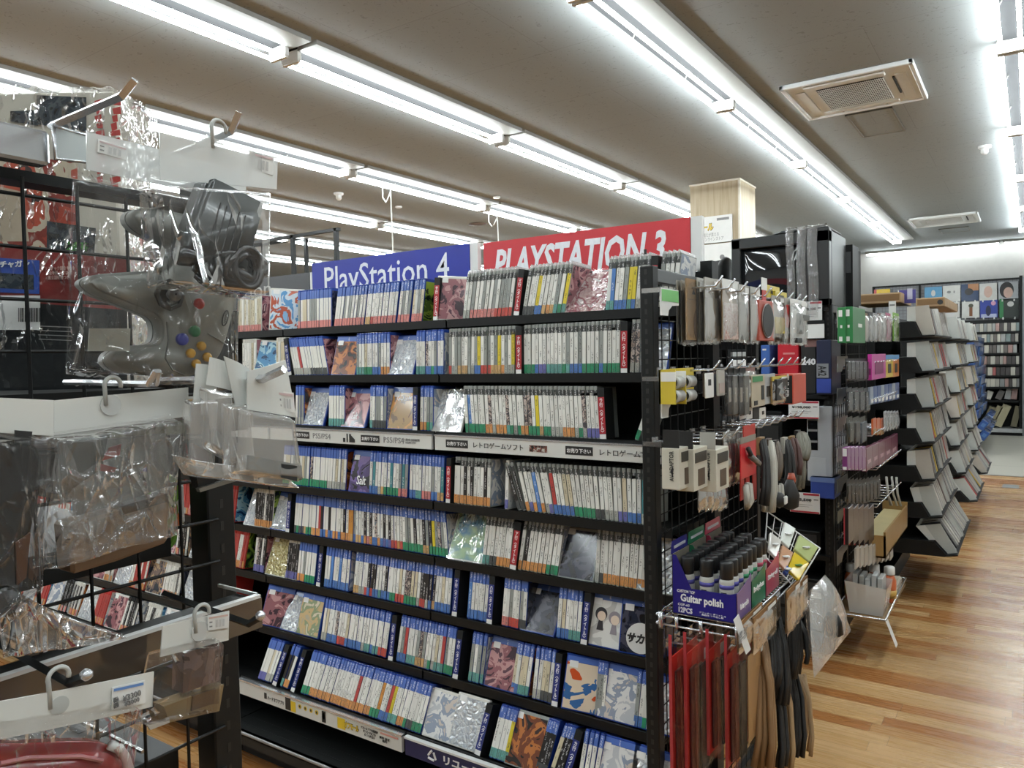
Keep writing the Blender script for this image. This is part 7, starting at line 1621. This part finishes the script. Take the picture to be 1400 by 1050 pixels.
    part('shrink_wrap', MB().grid(lambda a, b: cor + dl * (W * a) + dr * (D * b) + Vector((0, 0, zt + 0.004 + 0.010 * abs(NZ.noise(Vector((a * 14, b * 5, 1)))))), 50, 12), FILMC, o, True)
    # ringed white box on the shelf below
    a, b = onX(252, 663, -0.955), onX(297, 742, -0.955)
    o2 = solo('ringed_box', 'white box printed with green and orange rings, low behind the nearest net', 'box', MB().box(-1.08, -0.955, a.y, 0.573, 1.4065, a.z), WHITE, bevel=0.002)
    for u, v, r, m in ((284, 663, 0.021, flat('ring_green', '6fa03a')), (279, 703, 0.019, flat('ring_orange', 'c86a3a')), (258, 694, 0.017, flat('ring_green', '6fa03a')), (270, 726, 0.014, flat('ring_green', '6fa03a'))):
        p = onX(u, v, -0.953); p.y = min(p.y, 0.572); part('printed_ring', MB().tube([(-0.9548, p.y + r * math.cos(t * PI / 10), p.z + r * math.sin(t * PI / 10)) for t in range(21)], 0.0042, 6), m, o2)
kit_box()

def controller():
    X = -0.752
    Z5 = lambda x, y: (100 + x / 5.833, 360 + y / 5.833)
    tip = Vector((120.5, 385)); ax = Vector((0.988, 0.153)); pp = Vector((-0.153, 0.988))
    low = [(123, 391), (134, 400), (154, 408.5), (178, 418), (203, 428), (213, 433), (219.5, 442), (221, 454), (218, 466), (208, 470.5), (190, 472), (172, 475), (158, 482), (152.5, 491.5), (157, 501), (170, 507.5), (192, 511), (218, 514), (245, 515.5), (266, 513), (287, 503), (303, 484), (312, 460), (318, 438), (322, 420)]
    up = []
    for p in reversed(low):
        d = Vector(p) - tip; s, t = d.dot(ax), d.dot(pp); q = tip + ax * s - pp * t; up.append((q.x, q.y))
    outl = smoothpoly([tuple(tip)] + low + up, 3)
    GR = plain('controller_grey', hexc('8a8b85'), 0.42, 0, 0.03, coat=0.1)
    c0 = onX(240, 430, X)
    o = thing('game_controller', 'grey three-pronged game controller with coloured buttons hanging in a clear bag', 'game controller', tuple(c0))
    yz = [(onX(u, v, X).y, onX(u, v, X).z) for u, v in outl]
    part('shell', MB().prism(yz, 'x', X - 0.030, X), GR, o, True, 0.009, 3)
    part('shell_seam', MB().prism([(y * 1.0 + (0.0006 if y > c0.y else -0.0006), z) for y, z in yz], 'x', X - 0.0165, X - 0.0155), plain('seam_grey', hexc('4a4b48'), 0.5), o)
    P = lambda u, v, d=0.0: onX(u, v, X + d)
    def disc(nm, u, v, r, h, m, dome=0.002, k=20, base=-0.001):
        p = P(u, v); part(nm, MB().lathe((X + base, p.y, p.z), [(r * 1.0, 0), (r, h - dome), (r * 0.85, h - dome * 0.3), (r * 0.45, h)], k, 'x'), m, o, True)
    D = 0.788 / 1045.0
    p = P(231, 403)
    part('stick_well', MB().lathe((X - 0.0005, p.y, p.z), [(22.5 * D, 0), (22.5 * D, 0.003), (17 * D, 0.0042), (16.5 * D, 0.001)], 8, 'x'), plain('well_grey', hexc('3e403f'), 0.4), o)
    st = P(238, 402.5, 0.012)
    part('stick_shaft', MB().tube([(X - 0.002, p.y, p.z), tuple(st)], 0.0035, 10), plain('stick_grey', hexc('75777a'), 0.4), o, True)
    s = part('stick_cap', MB().lathe((X + 0.011, st.y, st.z), [(9.6 * D, 0), (9.9 * D, 0.002), (9.4 * D, 0.004), (6.5 * D, 0.0035), (6 * D, 0.0045), (1.4 * D, 0.0042)], 22, 'x'), plain('stick_grey', hexc('75777a'), 0.4), o, True)
    part('stick_dimple', MB().lathe((X + 0.0152, st.y, st.z), [(1.3 * D, 0), (1.3 * D, 0.0006)], 10, 'x'), INK, s)
    cp = lambda nm, h: plain(nm, hexc(h), 0.28, 0, 0.03, coat=0.3)
    disc('start_button', 271, 415.5, 7.9 * D, 0.006, cp('button_red', 'b23430'))
    disc('blue_button', 247.5, 464, 8.8 * D, 0.007, cp('button_blue', '2430a4')); disc('green_button', 264.5, 453, 8.3 * D, 0.007, cp('button_green', '1c7a48'))
    for u, v in ((274, 473.3), (259.5, 483), (282, 488.3), (267, 497.5)): disc('yellow_button', u, v, 6.8 * D, 0.006, cp('button_yellow', 'd09a1c'))
    d = Vector((232, 401)) - tip
    dp = tip + ax * (d.dot(ax) + 40) - pp * 72
    q = P(dp.x, dp.y); c = MB()
    part('cross_pad', MB().box(X - 0.001, X + 0.006, q.y - 0.011, q.y + 0.011, q.z - 0.004, q.z + 0.004).box(X - 0.001, X + 0.006, q.y - 0.004, q.y + 0.004, q.z - 0.011, q.z + 0.011), cp('pad_dark', '3a3c3c'), o)
    # dished lines and oval mark
    oval = [(308 + 3.6 * math.cos(t * PI / 10) - 2.2 * math.sin(t * PI / 10), 435 + 10.5 * math.sin(t * PI / 10)) for t in range(21)]
    part('oval_mark', MB().tube([tuple(P(u, v, 0.0002)) for u, v in oval], 0.0007, 5), plain('seam_grey', hexc('4a4b48'), 0.5), o)
    part('oval_mark_script', MB().tube([tuple(P(308 + (1.2 if k % 2 else -0.8) - (k - 4) * 0.3, 429 + k * 1.5, 0.0002)) for k in range(9)], 0.0005, 4), plain('seam_grey', hexc('4a4b48'), 0.5), o)
    part('shell_crease', MB().tube([tuple(P(u, v, 0.0002)) for u, v in ((284, 456), (298, 464), (311, 472))], 0.0009, 5), plain('crease_grey', hexc('5c5d59'), 0.5), o)
    part('shell_crease', MB().tube([tuple(P(u, v, 0.0002)) for u, v in ((228, 440), (230, 465), (226, 490), (236, 506), (252, 513))], 0.0009, 5), plain('crease_grey', hexc('5c5d59'), 0.5), o)
    pts = [(328, 405), (338, 395), (345, 375)]
    part('cable_stub', MB().tube([tuple(onX(u, v, X - 0.015)) for u, v in pts], 0.003, 8), INK, o, True)
controller()

def bags():
    # controller bag
    X = -0.745
    b = thing('plastic_bag', 'clear bag with frosted header around the grey controller, hung on the upper hook', 'plastic bag', tuple(onX(225, 505, X)), 'clear bags on the nearest endcap')
    part('header_card', sheet([(118, 180), (336, 236), (336, 280), (118, 232)], -0.76, 0.0012, 0.004), FROSTW, b)
    part('film', baggrid([(119, 231), (337, 276), (333, 535), (107, 512)], X, 0.026, 0.005, 1, 60, 12), FILMB, b, True)
    sticker(b, [(134, 190), (174, 202), (173, 219), (133, 208)], -0.7575)
    part('barcode_label', sheet([(122, 449), (178, 449), (177, 480), (120, 480)], -0.745, 0.001), plain('dull_label', hexc('9a9a90'), 0.5), b)
    # adaptor bag
    X = -0.70
    b = thing('plastic_bag', 'clear bag with frosted header holding a black power adaptor, on the far upper hook', 'plastic bag', tuple(onX(300, 400, X)), 'clear bags on the nearest endcap')
    part('header_card', sheet([(217.5, 171), (379.5, 214), (378, 259), (219, 246)], X - 0.006, 0.0012, 0.004), FROSTW, b)
    part('film', baggrid([(218, 244), (378, 256), (373, 408), (230, 390)], X, 0.034, 0.004, 2, 56, 10), FILMB2, b, True)
    sticker(b, [(341, 206), (374, 214), (373, 240), (339, 230)], X - 0.004)
    ring(b, 299, 176, X - 0.002, 0.012, 0.035)
    GA = plain('adaptor_black', hexc('1e2322'), 0.35, 0, 0.05, coat=0.3)
    a = thing('power_adaptor', 'dark grey power adaptor with coiled black cable inside the bag above the controller', 'power adaptor', tuple(onX(305, 390, X)))
    body = smoothpoly([(291, 249), (297, 245.5), (326, 260), (356, 276), (359, 284), (349, 325), (339, 360), (334, 366), (297, 352), (264, 341), (261, 334), (276, 290)], 3)
    part('casing', polyX(body, X + 0.006, 0.034), GA, a, True, 0.004, 2)
    for k in range(5): part('casing_groove', MB().tube([tuple(onX(302 + 8.5 * k, 277 + 4.4 * k, X + 0.0065)), tuple(onX(284 + 9.5 * k, 338 + 3.6 * k, X + 0.0065))], 0.0007, 5), INK, a)
    CB = plain('black_cable', (0.006, 0.006, 0.006), 0.25, 0, 0.1, coat=0.3)
    for k in range(7):
        rx, rz = 0.030 - 0.0022 * k + (0.003 if k % 2 else 0), 0.020 - 0.0012 * k
        c = onX(312 + 4 * k, 372 - 1.2 * k, X + 0.006)
        part('cable_loop', MB().tube([(c.x + 0.004 * math.sin(t * 0.9 + k) + (k - 3) * 0.003, c.y + rx * math.cos(t * PI / 12), c.z + rz * math.sin(t * PI / 12)) for t in range(25)], 0.0034, 8), CB, a, True)
    c = onX(335, 367, X + 0.010)
    for k in range(3): part('cable_loop', MB().tube([(c.x + 0.003 * k, c.y + (0.013 + 0.002 * k) * math.cos(t * PI / 10), c.z + (0.017 + 0.002 * k) * math.sin(t * PI / 10)) for t in range(21)], 0.0034, 8), CB, a, True)
    part('plug', MB().lathe(tuple(onX(251, 350, X)), [(0.008, -0.008), (0.010, -0.004), (0.010, 0.008), (0.007, 0.012)], 12, 'y'), CB, a, True)
    part('cable_tie', MB().tube([tuple(onX(u, v, X + 0.016)) for u, v in ((296, 352), (300, 372), (296, 388))], 0.004, 6), CB, a, True)
    # bag with opaque header, middle hook
    X = -0.73
    b = thing('plastic_bag', 'crinkled clear bag with plain white header strip on the middle hook', 'plastic bag', tuple(onX(165, 770, X)), 'clear bags on the nearest endcap')
    part('header_card', sheet([(73.5, 547.5), (257, 529.5), (257, 569), (73.5, 595)], X, 0.0014, 0.002), HEAD, b)
    part('film', baggrid([(74, 594), (257, 568), (250, 735), (68, 788)], X + 0.005, 0.030, 0.013, 3, 64, 17), FILMX, b, True)
    ring(b, 154, 527, X + 0.004, 0.011, 0.03)
    o = thing('boxed_cartridge', 'tan cartridge block lying low in the crinkled bag on the middle hook', 'game cartridge', tuple(onX(160, 780, X)))
    part('block', polyX([(93, 716), (165, 698), (234, 676), (230, 742), (160, 768), (99, 786)], X - 0.002, 0.03), plain('cartridge_tan', hexc('77604a'), 0.5, 0, 0.08), o, False, 0.003)
    part('slot_recess', polyX([(166, 692), (228, 675), (229, 686), (168, 704)], X, 0.02), plain('recess_dark', hexc('1c1a18'), 0.5), o)
    part('round_stud', MB().lathe(tuple(onX(172, 737, X - 0.003)), [(0.009, 0), (0.008, 0.004)], 14, 'x'), plain('stud_tan', hexc('8a6a44'), 0.5), o)
    o = thing('folded_manual', 'dark green and grey printed sheets folded at the top of the crinkled bag', 'booklet', tuple(onX(160, 700, X)))
    part('grey_sheet', polyX([(98, 610), (150, 600), (226, 592), (232, 664), (160, 690), (104, 706)], X - 0.010, 0.006), plain('sheet_grey', hexc('5e625f'), 0.3, 0, 0.3), o)
    part('dark_cover', polyX([(80, 604), (148, 594), (140, 640), (100, 668), (84, 690)], X - 0.006, 0.003), plain('cover_dark_green', hexc('1a231e'), 0.3), o)
    part('red_flash', polyX([(150, 612), (166, 607), (164, 622), (140, 630)], X - 0.005, 0.002), plain('flash_red', hexc('7a2e28'), 0.4), o); part('red_flash', polyX([(138, 634), (160, 640), (156, 646), (138, 644)], X - 0.005, 0.002), plain('flash_red', hexc('7a2e28'), 0.4), o)
    part('olive_print', polyX([(150, 588), (255, 574), (252, 592), (150, 606)], X - 0.012, 0.004), art('print_olive', ['4a5034', '6a6c5a', '34381f', '8a8c80'], 40), o)
    # bag at the left edge
    X = -0.72
    b = thing('plastic_bag', 'clear bag with white header and black contents at the edge of the nearest endcap', 'plastic bag', tuple(onX(20, 850, X)), 'clear bags on the nearest endcap')
    part('header_card', sheet([(-60, 541), (73, 547), (73, 596), (-60, 588)], X, 0.0014), HEAD, b)
    part('film', baggrid([(-60, 588), (72, 595), (62, 812), (-60, 905)], X, 0.034, 0.008, 4, 56, 15), FILMC, b, True)
    part('price_tab', sheet([(20, 588), (44, 590), (42, 607), (20, 605)], X + 0.003, 0.001), INK, b)
    o = solo('black_console', 'glossy black machine inside the bag at the edge of the nearest endcap', 'console', polyX(smoothpoly([(-60, 605), (20, 602), (52, 612), (60, 650), (50, 700), (38, 760), (30, 822), (8, 842), (-60, 870)], 2), X - 0.004, 0.05), plain('console_black', hexc('0e1012'), 0.18, 0, 0.1, coat=0.6), bevel=0.004)
    part('brown_patch', polyX([(22, 742), (42, 728), (36, 790), (24, 800)], X - 0.002, 0.01), plain('patch_brown', hexc('5c3c28'), 0.4), o); part('silver_dial', MB().lathe(tuple(onX(8, 822, X)), [(0.012, 0), (0.010, 0.004)], 16, 'x'), flat('dial_dark', '2c2e30', 0.2, 0.5), o)
    b = solo('plastic_film', 'loose crumpled clear film bunched above the lower rail', 'plastic film', baggrid([(10, 800), (75, 838), (182, 872), (15, 905)], -0.76, 0.02, 0.010, 5, 44, 22), FILMX, smooth=True)
    # fan of hazy bags on the far middle hook
    cards = [(((268, 497), (292, 500), (298, 546), (264, 549)), -0.705), (((287, 488), (313, 497), (316, 534), (281, 526)), -0.695), (((306, 487), (340, 504), (339, 551), (322, 556)), -0.685), (((338, 508), (390, 492), (405, 571), (337, 560)), -0.67)]
    bods = [((262, 546), (300, 544), (296, 645), (258, 632)), ((283, 528), (318, 536), (330, 640), (288, 612)), ((312, 552), (342, 552), (352, 646), (316, 652)), ((337, 559), (406, 571), (418, 660), (332, 648))]
    nm = ['farthest back', 'second', 'third', 'front, with price label']
    for k in range(4):
        Xk = cards[k][1]
        b = thing('plastic_bag', 'hazy flat bag with white header fanned on the far middle hook, %s' % nm[k], 'plastic bag', tuple(onX(bods[k][2][0] - 20, bods[k][2][1], Xk)), 'hazy bags fanned on one hook')
        part('header_card', sheet(cards[k][0], Xk, 0.0012, 0.003), plain('thin_white_header', hexc('d0d2ce'), 0.3, 0, 0.03, coat=0.3), b)
        part('film', baggrid(bods[k], Xk, 0.012, 0.003, 10 + k, 30, 16), HAZY, b, True)
        if k == 3:
            sticker(b, [(379, 534), (401, 537), (403, 564), (380, 560)], Xk + 0.002)
            part('black_label', sheet([(384, 634), (406, 637), (406, 658), (384, 653)], Xk + 0.012, 0.001), plain('black_label', hexc('202426'), 0.4), b)
        part('contents', polyX([(bods[k][3][0] + 6, bods[k][3][1] - 26), (bods[k][2][0] - 6, bods[k][2][1] - 24), (bods[k][2][0] - 4, bods[k][2][1] - 5), (bods[k][3][0] + 5, bods[k][3][1] - 6)], Xk - 0.002, 0.006), [flat('cart_mauve', '6a5650'), flat('cart_grey', '787a78'), flat('cart_brown', '7a6454'), flat('cart_teal', '3c484c')][k], b)
    b = solo('plastic_film', 'clear gathered film edge curving under the fan of hazy bags', 'plastic film', baggrid([(246, 624), (392, 646), (418, 668), (262, 650)], -0.69, 0.015, 0.008, 6, 36, 20), HAZY, smooth=True)
    o = thing('flat_cartridge', 'dark flat cartridge showing below the fan of hazy bags', 'game cartridge', tuple(onX(285, 665, -0.72)))
    part('casing', polyX([(268, 650), (292, 645), (294, 660), (272, 668)], -0.72, 0.012), INK, o); part('clear_edge', polyX([(272, 668), (330, 650), (332, 655), (274, 673)], -0.715, 0.006), plain('clear_edge_grey', hexc('8a8a84'), 0.2, coat=0.6), o)
    # lower far bag
    X = -0.715
    b = thing('plastic_bag', 'clear bag with white header holding brown boxes on the far lower hook', 'plastic bag', tuple(onX(260, 990, X)), 'clear bags on the nearest endcap')
    part('header_card', sheet([(222, 856), (313, 835), (312, 875), (219, 898)], X, 0.0014), HEAD, b)
    part('film', baggrid([(219, 897), (312, 874), (303, 978), (200, 998)], X, 0.020, 0.003, 7, 34, 10), FILMB, b, True)
    sticker(b, [(284, 843), (313, 838), (312, 858), (284, 862)], X + 0.003, (0.6, 0.42, 0.36)); ring(b, 276, 838, X + 0.002, 0.012, 0.03)
    o = thing('small_box', 'mauve and tan printed box inside the bag on the far lower hook', 'box', tuple(onX(265, 985, X)))
    part('mauve_side', polyX([(252, 893), (302, 878), (300, 930), (250, 948)], X - 0.004, 0.02), art('box_mauve', ['5c4a46', '75605c', '4a3c3a', '8a746a'], 26), o); part('tan_side', polyX([(224, 966), (306, 936), (300, 972), (232, 988)], X - 0.002, 0.02), flat('box_tan', '85704e'), o); part('brown_print', polyX([(264, 952), (296, 941), (292, 962), (262, 972)], X, 0.004), flat('box_brown', '5c4630'), o)
    part('ribbed_edge', polyX([(200, 990), (232, 982), (232, 988), (206, 998)], X + 0.001, 0.003), WHITEP, o)
    # bottom bag
    X = -0.70
    b = thing('plastic_bag', 'clear bag with white header and blue striped price label, lowest in view', 'plastic bag', tuple(onX(80, 1050, X)), 'clear bags on the nearest endcap')
    part('header_card', sheet([(-60, 969), (210, 918), (208, 966), (-60, 1022)], X, 0.0014, 0.003), HEAD, b)
    part('film', baggrid([(-60, 1020), (207, 966), (178, 1120), (-60, 1160)], X, 0.038, 0.007, 8, 60, 15), FILMC, b, True)
    sticker(b, [(153, 940), (198, 930), (199, 961), (152, 971)], X + 0.004, (0.12, 0.25, 0.55), True); ring(b, 80, 926, X + 0.003, 0.012, 0.04)
    part('eyelet', MB().lathe(tuple(onX(81, 964, X + 0.003)), [(0.008, 0), (0.008, 0.001), (0.002, 0.0015)], 16, 'x'), plain('hanger_white', hexc('b4b6b2'), 0.4), b)
    o = thing('red_controller', 'red plastic shell with white rim inside the lowest bag', 'game controller', tuple(onX(80, 1090, X)))
    shp = [(-60, 1032), (40, 1022), (120, 1018), (152, 1021), (166, 1032), (172, 1052), (170, 1085), (150, 1120), (-60, 1130)]
    part('shell', polyX(smoothpoly(shp, 3), X - 0.002, 0.03), plain('shell_red', hexc('8e1418'), 0.25, 0, 0.05, coat=0.4), o, True, 0.006, 2)
    part('white_rim', MB().tube([tuple(onX(u, v, X - 0.006)) for u, v in ((150, 1018), (163, 1024), (172, 1036), (178, 1056), (176, 1085))], 0.0045, 8), WHITE, o, True); part('inner_line', MB().tube([tuple(onX(u, v, X - 0.001)) for u, v in ((0, 1044), (40, 1036), (110, 1034), (140, 1040))], 0.002, 6), flat('rose_line', 'b8787a'), o)
bags()
